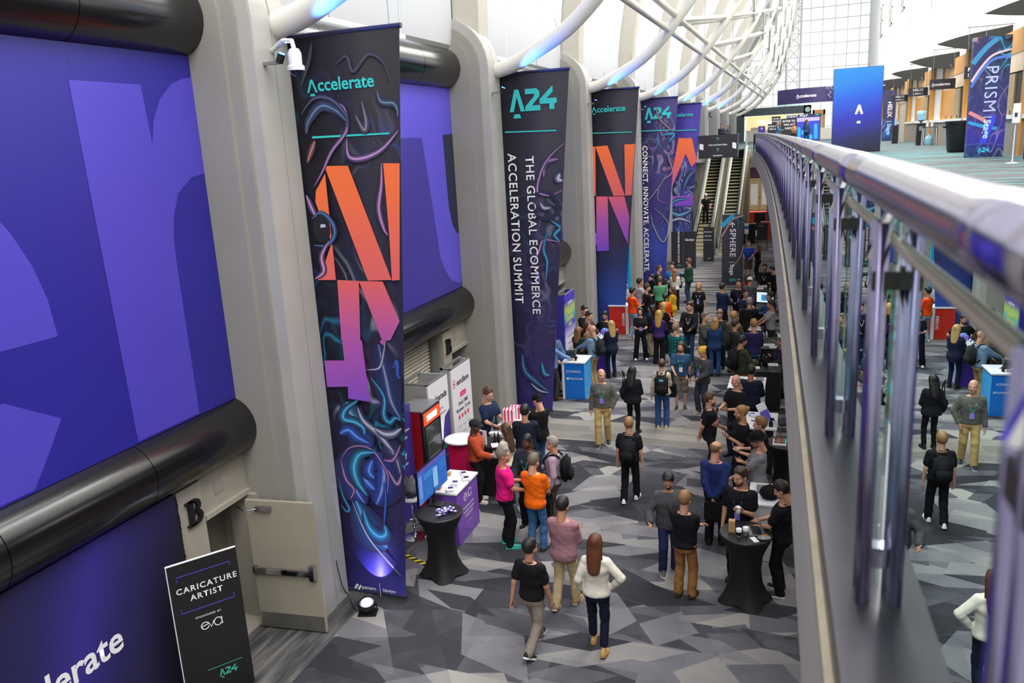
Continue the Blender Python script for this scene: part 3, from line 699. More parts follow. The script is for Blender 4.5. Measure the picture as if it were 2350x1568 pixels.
def banner(k, xl, xr, bl, br, zt, zb, pm, label):
    y = 10.0 + 9 * k if k else 10.0
    t = thingw('hanging_banner', label, 'banner', ((xl + xr) / 2, y, zb), 'tall banners along the columns')
    mb = MB(); n = 16; vs = []
    for i in range(n + 1):
        f = i / n; z = zb + (zt - zb) * f
        for xx in (bl + (xl - bl) * f, br + (xr - br) * f):
            vs.append((xx, y + .02 * math.sin(f * 5 + k), z))
    N_ = len(vs); vs += [(a, b + .012, c) for a, b, c in vs]
    fs = []
    for i in range(n): fs += [(2 * i, 2 * i + 1, 2 * i + 3, 2 * i + 2), (N_ + 2 * i, N_ + 2 * i + 2, N_ + 2 * i + 3, N_ + 2 * i + 1), (2 * i, 2 * i + 2, N_ + 2 * i + 2, N_ + 2 * i), (2 * i + 1, N_ + 2 * i + 1, N_ + 2 * i + 3, 2 * i + 3)]
    mb.add(vs, fs); mb.build('cloth', pm, t, uv=((xl, y, 0), (1, 0, 0), (0, 0, 1)), smooth=True)
    MB().tube([(xl - .05, y, zt), (xr + .02, y, zt)], .035, 10).build('top_pole', NAVYP, t)
    MB().tube([(bl, y, zb), (br + .02, y, zb)], .03, 10).build('bottom_pole', NAVYP, t)
    mb = MB(); mb.tube([(xl - .1, y, zt + .08), (xl - .1, y, zt + .3)], .012, 6); mb.tube([(xl + .02 + .06 * math.cos(a * .6), y, zt + .1 + .06 * math.sin(a * .6)) for a in range(12)], .01, 5)
    mb.tube([(xr - .15, y, zt), (xr - .15, y, zt + .5), (xr - .3, y, zt + 1.1)], .006, 5); mb.box(xl - .12, y - .02, zt, xl + .1, y + .02, zt + .3); mb.build('hanger', GRAYM, t)
    BEDGE[:] = [lambda z: bl + (xl - bl) * (z - zb) / (zt - zb), lambda z: br + (xr - br) * (z - zb) / (zt - zb)]
    F = Frame((0, y - .035, 0), (1, 0, 0), (0, 0, 1), (0, -1, 0))
    def q(*pts): return [tuple((GY(a, b, y).x, GY(a, b, y).z)) for a, b in pts]
    return t, F, q
SQ = lambda ox, oy, s, *p: [(ox + a * s, oy + b * s) for a, b in p]
# 1
t, F, q = banner(0, -6.66, -4.94, -6.69, -5.63, 8.36, .1, SW1, 'nearest tall banner: dark liquid-metal print with orange N and teal word at top')
(a, b), (a2, b2) = q((709, 214), (893, 196)); 
accel(t, F, a, b, (a2 - a) / 5.25, TEAL)
for pp in (q((720, 313), (897, 304), (897, 308), (720, 318)),): poly(t, F, pp, TEAL)
c3 = lambda *p: q(*SQ(600, 0, .4975, *p)); c4 = lambda *p: q(*SQ(700, 780, .4274, *p))
for pts in (c3((297, 766), (405, 764), (606, 1290), (497, 1293)), c3((567, 753), (643, 753), (643, 1290), (608, 1293), (595, 1080)), c3((300, 800), (350, 1290), (268, 1290), (300, 1210), (330, 1120), (275, 985), (255, 930), (258, 880)),
            c3((356, 1290), (455, 1294), (462, 1568), (375, 1568)), c3((455, 1295), (565, 1297), (643, 1480), (600, 1568), (562, 1568))): poly(t, F, pts, ORG, .002, 'letter')
for pts in (c4((206, 0), (312, 0), (355, 330), (240, 312), (237, 248), (125, 250), (112, 108), (218, 108)), c4((408, 0), (440, 0), (425, 70))): poly(t, F, pts, ORG, .002, 'letter')
for nm, px, sz in (('pattern', (850, 1347), .19), ('klaviyo', (896, 1354), .17)):
    (a, b), = q(px); text(t, F, nm, a, b, sz * .44 if nm == 'pattern' else .08, PWHITE, bold=.015)
(a, b), = q((823, 1343)); polys(t, F, [[(a - .06, b - .03), (a, b + .05), (a + .03, b + .03), (a - .03, b - .05)], [(a, b - .04), (a + .06, b + .04), (a + .08, b + .01), (a + .03, b - .06)]], PWHITE, name='logo')
(a, b), (a2, b2) = q((873, 1336), (874, 1366)); poly(t, F, [(a, b), (a + .008, b), (a + .008, b2), (a, b2)], PWHITE)
# liquid outlines painted on the cloth
LQ = [0]
def liq(pts, w, m, cc=c4):
    P = smooth_path([p + (0,) for p in cc(*pts)], 6); n = len(P)
    P = [(min(max(x, BEDGE[0](z) + .02), BEDGE[1](z) - .02), z) for x, z, _ in P]
    hx = m.name.split('_')[-1]; rgb = [int(hx[i:i + 2], 16) for i in (0, 2, 4)]
    for wf, cf, wh in ((2.1, .10, 0), (1.75, .2, 0), (1.4, .32, 0), (1.1, .46, 0), (.8, .64, 0), (.5, .85, 0), (.28, 1, .1), (.12, 1, .5)):
        if w * wf < .006: continue
        mj = flat('%02x%02x%02x' % tuple(int((c * cf + (34, 30, 62)[q_] * (1 - cf)) * (1 - wh) + 235 * wh) for q_, c in enumerate(rgb)))
        ws = [min(w * wf * (.1 + .9 * math.sin(PI * (i + .5) / n)), 2 * (P[i][0] - BEDGE[0](P[i][1]) - .004), 2 * (BEDGE[1](P[i][1]) - .004 - P[i][0])) for i in range(n)]
        mb = MB(); LQ[0] += 1
        for qi, qd in enumerate(stroke(P, ws)): mb.add([F.p(a, b, .002 + .00003 * (LQ[0] % 300) + .0000004 * qi) for a, b in qd], [(0, 1, 2, 3)])
        mb.build('liquid_stroke', mj, t)
CY = flat('1f9fd0'); BL = flat('2c6ae0'); PK = flat('b884c0'); PALE = flat('b9c2d6'); DBL = flat('2446b0')
for pts, w, m in ((((300, 560), (255, 680), (275, 790), (330, 880)), .3, DBL), (((390, 600), (430, 700), (420, 800), (390, 880)), .34, DBL), (((280, 860), (330, 970), (380, 1060), (450, 1110)), .3, flat('1f78b8')), (((200, 470), (260, 480), (320, 540), (350, 590)), .24, BL), (((400, 20), (440, 200), (470, 330), (520, 420)), .3, flat('26386e')), (((230, 330), (260, 400), (330, 440)), .22, flat('2a6a98')), (((430, 560), (490, 620), (520, 720)), .25, flat('3c3a70')), (((340, 660), (330, 740), (380, 800)), .2, BL)): liq(pts, w, m)
for pts, w, m in ((((290, 322), (225, 370), (215, 420), (280, 440), (320, 470), (325, 510)), .09, CY), (((290, 360), (320, 430), (400, 500), (450, 560), (485, 600)), .07, PALE), (((360, 200), (430, 300), (430, 400), (460, 440), (490, 415), (522, 430)), .06, CY),
                  (((440, 0), (420, 110), (400, 150), (340, 158)), .03, PALE), (((200, 640), (240, 580), (310, 565), (370, 590), (410, 640), (450, 720), (450, 800), (430, 880)), .03, PK), (((200, 640), (225, 740), (270, 800), (250, 850)), .04, PK),
                  (((380, 600), (300, 610), (270, 680), (290, 760), (340, 830)), .13, CY), (((320, 910), (350, 1000), (400, 1050), (440, 1040), (435, 990)), .14, CY), (((260, 860), (300, 960), (350, 1060), (430, 1160), (520, 1260)), .03, PALE), (((195, 500), (240, 480), (290, 520), (350, 550)), .13, BL),
                  (((370, 640), (350, 700), (380, 740)), .14, BL), (((430, 640), (480, 640), (520, 560)), .04, PK), (((450, 690), (500, 770), (525, 720)), .05, PK), (((190, 740), (210, 830), (245, 900), (230, 915), (200, 880)), .03, CY), (((480, 150), (500, 110), (505, 190), (522, 200)), .04, BL),
                  (((380, 470), (430, 500), (480, 500), (525, 470)), .08, PALE), (((430, 1000), (440, 850), (430, 760)), .03, BL)): liq(pts, w, m)
for pts, w, m in ((((250, 860), (290, 790), (330, 700), (400, 600), (390, 500), (340, 470)), .03, PK), (((190, 530), (250, 455), (330, 460), (400, 540), (405, 620)), .03, flat('4a5a78')), (((215, 620), (225, 560), (280, 490), (350, 510), (400, 560)), .07, flat('3a5a80')), (((400, 640), (410, 720), (470, 730), (560, 690), (640, 600)), .05, PK), (((560, 750), (560, 850), (548, 960), (570, 1050), (590, 1085)), .045, flat('d08ac0')),
                  (((215, 900), (240, 960), (260, 1000)), .05, PK), (((240, 1010), (280, 980), (330, 1020), (345, 1080), (310, 1130), (250, 1130)), .04, flat('3f7ab8')), (((255, 1285), (295, 1250), (285, 1180), (320, 1110)), .05, flat('d08ac0')), (((440, 530), (480, 600), (490, 560), (470, 470)), .06, flat('6a6a72')), (((540, 420), (560, 470), (620, 480), (640, 540)), .05, flat('4a6a80')),
                  (((350, 300), (400, 260), (430, 330), (500, 250), (570, 290), (600, 380)), .03, flat('4a464e')), (((240, 200), (225, 290), (190, 400)), .03, flat('45424c')), (((220, 750), (240, 690), (255, 650)), .05, flat('b06a50'))): liq(pts, w, m, c3)
mb = MB(); cs = c3((285, 1055))[0]; mb.add([F.p(cs[0] + .14 * math.cos(i * PI / 10), cs[1] + .2 * math.sin(i * PI / 10), .0025) for i in range(20)], [tuple(range(20))]); mb.build('liquid_drop', flat('141420'), t)
mb = MB(); cs = c3((290, 1050))[0]; mb.add([F.p(cs[0] + x, cs[1] + z, .0035) for x, z in ((-.04, 0), (.05, .01), (.04, .05), (-.03, .05))], [(0, 1, 2, 3)]); mb.build('liquid_drop', PALE, t)
# 2
t, F, q = banner(1, -6.95, -5.17, -6.98, -5.94, 8.43, .12, SW2, 'second banner: charcoal, teal outlined mark and vertical white summit title')
(a, b), (a2, b2) = q((1171, 256), (1278, 245)); a24(t, F, a, b - .02, (a2 - a) / 2.3, TEAL)
poly(t, F, q((1160, 302), (1278, 298), (1278, 301), (1160, 305)), TEAL)
(a, b), (a2, b2) = q((1219, 345), (1228, 732)); text(t, F, 'THE GLOBAL ECOMMERCE', (a + a2) / 2 , (b + b2) / 2, (b - b2) / 14.1, PWHITE, rot=-PI / 2 , bold=.012, track=1.12)
(a, b), (a2, b2) = q((1178, 347), (1189, 700)); text(t, F, 'ACCELERATION SUMMIT', (a + a2) / 2, (b + b2) / 2, (b - b2) / 12.6, PWHITE, rot=-PI / 2, bold=.012, track=1.12)
c5 = lambda *p: q(*SQ(1000, 0, .4146, *p)); dd = [(0, 0)]
for pts, w, m in ((((718, 790), (640, 860), (590, 940), (565, 1040), (580, 1070), (640, 1080), (710, 1050)), .05, PK), (((560, 1080), (590, 1060), (660, 1090), (680, 1160), (630, 1210), (560, 1190), (545, 1120)), .05, flat('4a88a8')), (((600, 980), (610, 900), (680, 880)), .1, flat('8a6a98')),
                  (((640, 1220), (690, 1260), (660, 1300), (695, 1340)), .08, CY), (((530, 1480), (570, 1400), (600, 1330), (690, 1340)), .05, PK), (((620, 1280), (600, 1380), (620, 1450), (610, 1560)), .06, CY), (((690, 960), (680, 990), (705, 1000)), .12, PALE), (((640, 1150), (600, 1150), (580, 1120)), .07, PALE), (((560, 1500), (580, 1560)), .06, BL)): liq(pts, w, m, c5)
c2a = lambda *p: q(*SQ(900, 850, .3189, *p))
for pts, w, m in ((((940, -120), (960, 0), (1040, 80), (1130, 150)), .1, flat('1f6fb0')), (((1000, 90), (1060, 140), (1130, 160)), .05, PALE), (((1080, -60), (1100, 20), (1140, 30)), .09, CY)): liq(pts, w, m, c2a)
# 3
t, F, q = banner(2, -7.02, -5.26, -7.06, -5.93, 8.42, .15, SW3, 'third banner: dark with teal word on top and large orange N shapes')
(a, b), (a2, b2) = q((1358, 260), (1451, 253)); accel(t, F, a, b, (a2 - a) / 5.25, TEAL)
poly(t, F, q((1360, 305), (1450, 302), (1450, 304), (1360, 307)), TEAL)
for pts in (c5((843, 812), (885, 812), (888, 1083), (850, 1085)), c5((885, 812), (952, 805), (1048, 1083), (985, 1085)), c5((1045, 800), (1104, 797), (1085, 1080), (1050, 1083)), c5((890, 1087), (953, 1087), (960, 1388), (893, 1390), (893, 1355), (858, 1355), (858, 1292), (891, 1290)), c5((955, 1089), (1045, 1087), (1073, 1200), (1064, 1355))): poly(t, F, pts, ORG, .002, 'letter')
# 4
t, F, q = banner(3, -7.0, -5.26, -7.02, -5.9, 8.43, .2, SW4, 'fourth banner: violet swirl print with teal mark and white vertical slogan')
(a, b), (a2, b2) = q((1480, 275), (1540, 268)); a24(t, F, a, b, (a2 - a) / 2.3, TEAL)
poly(t, F, q((1473, 300), (1550, 297), (1550, 299), (1473, 302)), TEAL)
(a, b), (a2, b2) = q((1482, 322), (1482, 636)); text(t, F, 'CONNECT. INNOVATE. ACCELERATE.', (a + a2) / 2, (b + b2) / 2, (b - b2) / 19.7, PWHITE, rot=-PI / 2, bold=.015, track=1.08)
for pts, w, m in ((((1290, 740), (1330, 800), (1290, 860), (1310, 950), (1250, 1010), (1230, 1100), (1290, 1130)), .06, PK), (((1220, 590), (1240, 660), (1330, 740)), .05, flat('c88a8a')), (((1170, 1120), (1240, 1030), (1280, 960)), .05, flat('a088b8')), (((1190, 1180), (1210, 1260), (1260, 1340), (1290, 1240), (1210, 1150)), .05, PALE), (((1250, 750), (1320, 740), (1290, 790)), .1, CY)): liq(pts, w, m, c5)
# 5
t, F, q = banner(4, -7.0, -5.3, -7.02, -6.0, 8.43, .25, SW5, 'fifth banner: violet with teal word, orange A and cyan swirls')
(a, b), (a2, b2) = q((1538, 270), (1601, 263)); accel(t, F, a, b, (a2 - a) / 5.25, TEAL)
poly(t, F, q((1551, 299), (1599, 297), (1599, 299), (1551, 301)), TEAL)
for pts in (c5((1345, 765), (1418, 765), (1447, 890), (1415, 925), (1384, 852), (1300, 1060), (1310, 950)), c5((1310, 1085), (1428, 1083), (1422, 1140), (1300, 1142))): poly(t, F, pts, ORG, .002, 'letter')
for pts, w, m in ((((1300, 1170), (1350, 1190), (1420, 1160)), .2, flat('5a9ad0')), (((1290, 1230), (1350, 1210), (1415, 1230)), .12, flat('b8d0e8')), (((1370, 1050), (1400, 980), (1440, 940)), .2, flat('2a5a90')), (((1290, 1150), (1330, 1110), (1400, 1100)), .1, CY)): liq(pts, w, m, c5)
# ---- CCTV, lamp and cable by the first column
t = thingw('security_camera', 'white dome security camera on an arm at the top of the first banner', 'camera', (-6.62, 9.4, 8.1))
MB().tube([(-6.68, 9.66, 8.12), (-6.6, 9.58, 8.16), (-6.3, 9.4, 8.24), (-6.14, 9.35, 8.22), (-6.12, 9.35, 8.12)], .03, 8).build('arm', WHITE, t)
MB().lathe([(.03, .1), (.06, .09), (.085, .04), (.085, -.1), (.11, -.12), (.11, -.17)], (-6.12, 9.35, 8.03), 20).build('housing', WLAM, t, auto=.6)
MB().ball((-6.12, 9.35, 7.87), .085, 16, 10).build('dome', mat('dome_smoke', '16204a', .08, spec=.9), t, smooth=True)
c = G(845, 1408)
t = thing('uplight', 'small black floor lamp glowing white-violet under the first banner', 'lamp', c, .3)
MB().box(-.14, -.1, 0, .14, .1, .03).build('base', BLACK, t, bevel=.005)
T = Matrix.Translation((0, .0, .14)) @ Matrix.Rotation(.25, 4, 'X')
mb = MB(); mb.lathe([(.1, -.06), (.125, .0), (.125, .06), (.11, .06), (.1, .05)], (0, 0, 0), 20, T); mb.build('can', BLACK, t, auto=.6)
MB().lathe([(1e-4, .068), (.085, .066), (.09, .05)], (0, 0, 0), 20, T).build('lens', mat('lamp_glow', 'efeaff', .4, var=0, emit='ded8ff', es=9), t)
[MB().tube([(sx * .13, 0, .02), (sx * .14, 0, .16)], .01, 6).build('yoke_arm', BLACK, t) for sx in (-1, 1)]
l = bpy.data.lights.new('uplight', 'SPOT'); l.energy = 45; l.color = (.45, .4, 1); l.spot_size = 1.3; lo = bpy.data.objects.new('uplight', l); COL.objects.link(lo); lo.location = c + Vector((0, .12, .28)); lo.rotation_euler = Vector((0, .7, 1)).to_track_quat('-Z', 'Y').to_euler()
pts = [G(*p) + Vector((0, 0, .012)) for p in ((828, 1408), (815, 1400), (806, 1385), (800, 1368))]
t = tag(MB().tube(smooth_path([tuple(p) for p in pts] + [(-6.58, 9.75, .3), (-6.6, 9.7, .75)], 4), .007, 6).build('cable', BLACK), 'thin black cable from the floor lamp up the first column', 'cable')
# ================================================================ signs in the hall
t = thingw('easel_sign', 'black caricature artist sign board with white lettering near the door', 'sign', (-7.0, 7.4, 0))
a = Vector((-7.24, 7.03, 0)); b = Vector((-6.74, 7.72, 0)); u = (b - a).normalized(); n = Vector((u.y, -u.x, 0)); Ws = (b - a).length
F = Frame(a, u, (0, 0, 1), n)
mb = MB(); mb.prism([(0, .02), (Ws, .02), (Ws, 1.99), (0, 1.99)], a, u, (0, 0, 1), n, -.03, 0); mb.build('board', mat('sign_matt_black', '1d1a1b', .5, var=.03), t)
mb = MB(); mb.prism([(0, 1.985), (Ws, 1.985), (Ws, 1.995), (0, 1.995)], a, u, (0, 0, 1), n, -.03, .002); mb.prism([(-.006, .02), (.004, .02), (.004, 1.99), (-.006, 1.99)], a, u, (0, 0, 1), n, -.03, .002); mb.build('edge_strip', PWHITE, t)
mb = MB(); mb.box(-.35, -.2, 0, .35, .2, .02, Matrix.Translation((a + b) / 2) @ Matrix.Rotation(math.atan2(u.y, u.x), 4, 'Z')); mb.build('foot', BLACK, t)
VIO = flat('5c4bd0'); GRN = flat('3fae96')
for zz, d in ((1.82, -1), (1.32, 1)):
    for st in (stroke([(.1, zz + .06 * d), (.1, zz), (Ws - .1, zz), (Ws - .1, zz + .06 * d)], .012),): polys(t, F, st, VIO)
text(t, F, 'CARICATURE', Ws / 2 + .02, 1.62, .108, PWHITE, bold=.02, track=1.2); text(t, F, 'ARTIST', Ws / 2, 1.49, .108, PWHITE, bold=.02, track=1.2)
text(t, F, 'SPONSORED BY', Ws / 2 - .02, 1.2, .036, PWHITE, bold=.02, track=1.3)
def eva(t, F, a, b, s, m):
    S = []
    S += stroke([(a + x * s, b + y * s) for x, y in arc(.35, .4, .32, -330, -20, 16)], .09 * s) + stroke([(a + .1 * s, b + .38 * s), (a + .66 * s, b + .5 * s)], .09 * s)
    S += stroke([(a + .62 * s, b + .62 * s), (a + .85 * s, b + .12 * s), (a + 1.08 * s, b + .62 * s)], .09 * s)
    S += stroke([(a + x * s, b + y * s) for x, y in arc(1.42, .42, .32, 0, 360, 18, .36)], .09 * s) + stroke([(a + 1.74 * s, b + .75 * s), (a + 1.76 * s, b + .08 * s)], .09 * s)
    polys(t, F, S, m, .006, 'logo')
eva(t, F, Ws / 2 - .13, 1.0, .15, PWHITE)
polys(t, F, stroke([(.3, .43), (Ws - .12, .43)], .01), GRN); a24(t, F, Ws / 2, .28, .1, GRN)
def board(name, label, cat, P0, P1, z0, z1, m, th=.06, group=None, feet=False):
    """free-standing flat board from floor point P0 to P1 (left to right as seen)"""
    t = thingw(name, label, cat, ((P0[0] + P1[0]) / 2, (P0[1] + P1[1]) / 2, z0), group)
    a = Vector((P0[0], P0[1], 0)); u = (Vector((P1[0], P1[1], 0)) - a); Wd = u.length; u.normalize(); n = Vector((u.y, -u.x, 0))
    mb = MB(); mb.prism([(0, z0), (Wd, z0), (Wd, z1), (0, z1)], a, u, (0, 0, 1), n, -th, 0)
    mb.build('board', m, t, uv=(a, u, (0, 0, 1)))
    if feet:
        for f in (.15, .85):
            mb = MB(); c = a + u * Wd * f; mb.prism([(-.04, z0), (.04, z0), (.04, z0 + .02), (-.04, z0 + .02)], c, u, (0, 0, 1), n, -.3, .3); mb.build('foot', BLACK, t)
    return t, Frame(a, u, (0, 0, 1), n), Wd
SPH = swirl('sphere_print', [(0, '2a2a38'), (.08, '35343f'), (.3, '3a3445')], ['2a9ac0', '3a70a0', 'd09080', '9aa8c0'], [(0, .25), (.1, .2), (.18, .05), (.24, .3), (.29, 1)], 1.0, 4.4)
t, F, Wd = board('stage_sign', 'dark standing sign lettered SPHERE before the escalators', 'sign', (-3.46, 38), (-2.52, 38), 0, 3.22, SPH)
text(t, F, 'SPHERE', .47, 1.95, .36, PWHITE, rot=-PI / 2, bold=.01, track=1.1); text(t, F, '|', .47, 1.07, .25, PWHITE, rot=-PI / 2); text(t, F, 'Stage', .45, .72, .24, PWHITE, rot=-PI / 2, bold=.015)
polys(t, F, stroke([(.46, 2.66), (.46, 2.86)], .04) + stroke([(.36, 2.76), (.46, 2.87), (.56, 2.76)], .04), PWHITE, name='arrow')
for P, m, w in ((smooth_path([(0, 2.25, 0), (.2, 2.6, 0), (.45, 3.0, 0), (.94, 3.18, 0)], 5), flat('d9988a'), .05), (smooth_path([(0, 2.7, 0), (.25, 2.95, 0), (.5, 3.2, 0)], 5), CY, .2), (smooth_path([(.3, .75, 0), (.6, 1.0, 0), (.85, 1.4, 0), (.94, 1.8, 0)], 5), flat('e0a890'), .025)):
    polys(t, F, stroke([(x, y) for x, y, _ in P], w), m)
a24(t, F, .35, .2, .12, TEAL)
t, F, Wd = board('meeting_sign', 'wide black two-panel sponsor meeting room sign beside the fifth banner', 'sign', (-6.5, 43), (-5.23, 43), 0, 1.93, SIGNBLK)
polys(t, F, stroke([(.62, 0), (.62, 1.93)], .015), flat('6a6a78'), name='joint')
text(t, F, 'SPONSOR MEETING ROOM', .38, 1.12, .125, PWHITE, rot=-PI / 2, bold=.02, track=1.1); text(t, F, 'klaviyo', .95, 1.5, .17, PWHITE, bold=.02); a24(t, F, .3, .12, .09, GRN)
t, F, Wd = board('direction_sign', 'narrow black direction sign at the foot of the escalators', 'sign', (-5.12, 45.4), (-4.55, 45.4), 0, 1.87, SIGNBLK)
for z, s_ in ((1.62, 'Registration'), (1.4, 'Main Stage'), (1.18, 'Rest Rooms')): text(t, F, s_, .25, z, .085, PWHITE, bold=.02)
a24(t, F, .22, .14, .08, GRN)
t = thingw('hanging_sign', 'wide dark wayfinding sign hung above the escalators', 'sign', (-4.6, 46, 5.5))
p0, p1 = GY(1603, 312, 46), GY(1692, 361, 46); x0, x1, z0, z1 = p0.x, p1.x, p1.z, p0.z
MB().box(x0, 46, z0, x1, 46.3, z1).build('panel', SIGNBLK, t); MB().box(x1, 46, z0, x1 + .05, 46.3, z1 + .03).build('side_frame', STEEL, t)
mb = MB()
for x in (x0 + .3, x1 - .3): mb.tube([(x, 46.15, z1), (x, 46.15, 17)], .012, 5)
mb.build('cable', GRAYM, t)
F = Frame((x0, 45.995, z0), (1, 0, 0), (0, 0, 1), (0, -1, 0)); Wd, Hd = x1 - x0, z1 - z0; TG = flat('58b8a8')
for zz in (.98, .42): polys(t, F, stroke([(Wd / 2, zz - .08), (Wd / 2, zz + .1)], .025) + stroke([(Wd / 2 - .08, zz + .03), (Wd / 2, zz + .11), (Wd / 2 + .08, zz + .03)], .025), TG, name='arrow')
text(t, F, 'Helix and Prism Stage', Wd / 2, .7, .11, PWHITE, bold=.02); text(t, F, 'Registration', Wd / 2, .14, .1, PWHITE, bold=.02)
polys(t, F, [[(0, Hd / 2)] * 2 + [(Wd, Hd / 2), (Wd, Hd / 2 + .006)]], flat('44444e'))
for x in (.06, Wd - .26): poly(t, F, [(x, .5), (x + .2, .45), (x + .2, .75), (x, .8)], PWHITE, name='pictogram')
# ================================================================ escalators
BAL = mat('balustrade_glass', 'c4cfc4', .15, .0, var=.03); SKIRT = mat('escalator_skirt', 'cbc9bb', .3, .5)
STEPM = mat('step_black', '17150f', .9, spec=.1); RUB = mat('handrail_rubber', '2a3a38', .4)
def escal(xc, w, label):
    t = thingw('escalator', label, 'escalator', (xc, 49, 0), 'two escalators')
    Y0, Y1, s = 48.8, 58.6, 5.65 / 9.8
    n = 30
    for i in range(n):
        z = 5.65 * (i + 1) / n; y = Y0 + (Y1 - Y0) * i / n
        mb = MB(); mb.box(xc - w / 2, y, z - .4, xc + w / 2, y + .33, z); so = mb.build('step', STEPM, t)
        MB().box(xc - w / 2, y - .004, z - .025, xc + w / 2, y + .02, z + .003).build('nosing', mat('nosing', '1c1b16', .9, spec=.05), so)
    for sd in (-1, 1):
        a, b = (xc + sd * w / 2, xc + sd * (w / 2 + .16)); a, b = min(a, b), max(a, b)
        mb = MB(); mb.prism([(Y0 - .9, 0), (Y1, 5.3), (Y1 + .6, 5.65), (Y1 + .6, 5.9), (Y1, 5.85), (Y0 - .1, .32), (Y0 - .9, .28)], (0, 0, 0), (0, 1, 0), (0, 0, 1), (1, 0, 0), a, b); mb.build('skirt', SKIRT, t)
        m = (a + b) / 2
        mb = MB(); mb.prism([(Y0 - .9, .3), (Y0 - .1, .34), (Y1, 5.87), (Y1 + .6, 5.9), (Y1 + .6, 6.6), (Y1, 6.6), (Y0 - .1, 1.02), (Y0 - .9, .95)], (0, 0, 0), (0, 1, 0), (0, 0, 1), (1, 0, 0), m - .02, m + .02); mb.build('balustrade', BAL, t)
        MB().tube([(m, Y0 - .9, .4), (m, Y0 - 1.0, .7), (m, Y0 - .9, .98), (m, Y0 - .1, 1.06), (m, Y1, 6.64), (m, Y1 + .6, 6.64)], .045, 8).build('moving_handrail', RUB, t)
    MB().box(xc - w / 2, Y0 - 1.2, 0, xc + w / 2, Y0, .012).build('comb_plate', SKIRT, t)
escal(-5.6, .8, 'left escalator with a man in black riding it'); escal(-4.2, .74, 'right escalator beside the bridge, empty')
MB().box(-5.05, 48.3, 0, -4.72, 58.4, .2)
struct(MB().prism([(48.5, 0), (58.4, 0), (58.4, 5.2), (57.8, 5.2)], (0, 0, 0), (0, 1, 0), (0, 0, 1), (1, 0, 0), -6.35, -3.5).build('wall_escalator', mat('truss_cladding', '8a8060', .6)))
# ================================================================ far end of the lower hall
t = thingw('double_door', 'pale wood double doors with white posters under the bridge', 'door', (-3.8, 75.7, 0))
WOODP = mat('pale_wood', 'c4ae7e', .5, var=.08, scale=2); WOODO = mat('orange_wood', 'd09545', .42, var=.10, scale=1.5)
for i in range(2):
    x = -4.6 + i * .95; lf = MB().box(x, 75.6, .02, x + .92, 75.7, 2.6).build('leaf', WOODP, t)
    MB().box(x + .15, 75.58, .5, x + .75, 75.6, 2.3).build('poster', PWHITE, lf); MB().tube([(x + (.85 if i == 0 else .08), 75.55, 1.0), (x + (.85 if i == 0 else .08), 75.55, 1.25)], .02, 6).build('handle', STEEL, lf)
MB().box(-4.75, 75.6, 2.62, -2.6, 75.75, 2.8).build('lintel', WOODP, t)
t, F, Wd = board('wall_sign', 'maroon sign with white text above the pale double doors', 'sign', (-4.55, 75.5), (-2.6, 75.5), 2.85, 3.75, mat('maroon', '4a2238', .6), .05)
for i, s_ in enumerate(('Exhibit Hall', 'Food Court', 'Coffee')): text(t, F, s_, 1.2, 3.55 - .25 * i, .2, PWHITE)
t = thingw('reception_desk', 'orange-red reception desk beneath the far end of the bridge', 'desk', (-2.9, 62, 0)); REDO = mat('red_orange', 'd8401f', .5)
MB().box(-3.8, 61.5, 0, -1.8, 62.2, 1.1).build('front', REDO, t, bevel=.02); MB().box(-3.85, 61.4, 1.1, -1.75, 62.3, 1.16).build('top', REDO, t)
t = thingw('red_stand', 'tall orange-red stand beside the dark easel at the bridge end', 'stand', (-2.2, 55, 0)); MB().box(-2.6, 55, 0, -2.0, 55.4, .9).build('base', REDO, t); MB().box(-2.6, 55, .95, -2.0, 55.4, 1.1).build('shelf', REDO, t)
t, F, Wd = board('poster_board', 'dark poster board in front of the orange-red reception desk', 'sign', (-3.1, 57), (-2.4, 57), .35, 1.5, SIGNBLK, feet=False); MB().box(-2.8, 57.02, 0, -2.7, 57.06, .4).build('stem', BLACK, t); MB().box(-3.0, 56.9, 0, -2.5, 57.2, .02).build('foot', BLACK, t)
polys(t, F, [[(.4, .6), (.55, .6), (.6, .8), (.45, .85)]], flat('c87a3a'))
t, F, Wd = board('easel_sign', 'black framed easel sign behind the couple in blue and black', 'sign', (-2.55, 50), (-1.95, 50), .55, 1.55, SIGNBLK)
mb = MB(); 
for x in (-2.53, -1.97): mb.tube([(x, 50.03, 0), (x, 50.03, 1.5)], .02, 6)
mb.box(-2.53, 50.0, 0.02, -1.97, 50.05, .05); mb.build('frame', BLACK, t); text(t, F, 'Wi-Fi', .2, 1.4, .1, PWHITE); a24(t, F, .25, .62, .05, GRN)
t, F, Wd = board('purple_board', 'purple panel beside the bridge foot near the red desk', 'panel', (-2.35, 58), (-1.6, 56), 0, 2.2, mat('purple_board', '45358a', .5)); polys(t, F, [[(.2 + .15 * i, 1.5), (.28 + .15 * i, 1.5), (.28 + .15 * i, 1.7), (.2 + .15 * i, 1.7)] for i in range(4)], PWHITE)
t = thingw('curtain_booth', 'small black draped table under the bridge near the escalators', 'table', (-3.2, 53, 0)); MB().box(-3.5, 52.7, 0, -2.8, 53.3, 1.2).build('drape', SPANDEX, t, bevel=.03); MB().box(-3.52, 52.65, 1.2, -2.78, 53.35, 1.23).build('top', BLACK, t)
t, F, Wd = board('notice_stand', 'thin stand with white notice between the SPHERE sign and the black table', 'sign', (-3.4, 52), (-3.15, 52), .7, 1.35, PWHITE, .02); MB().box(-3.32, 52.0, 0, -3.23, 52.03, .7).build('stem', GRAYM, t); MB().box(-3.45, 51.9, 0, -3.1, 52.15, .02).build('foot', GRAYM, t); poly(t, F, [(0, 1.0), (.25, 1.0), (.25, 1.2), (0, 1.2)], flat('2f7ac8'))
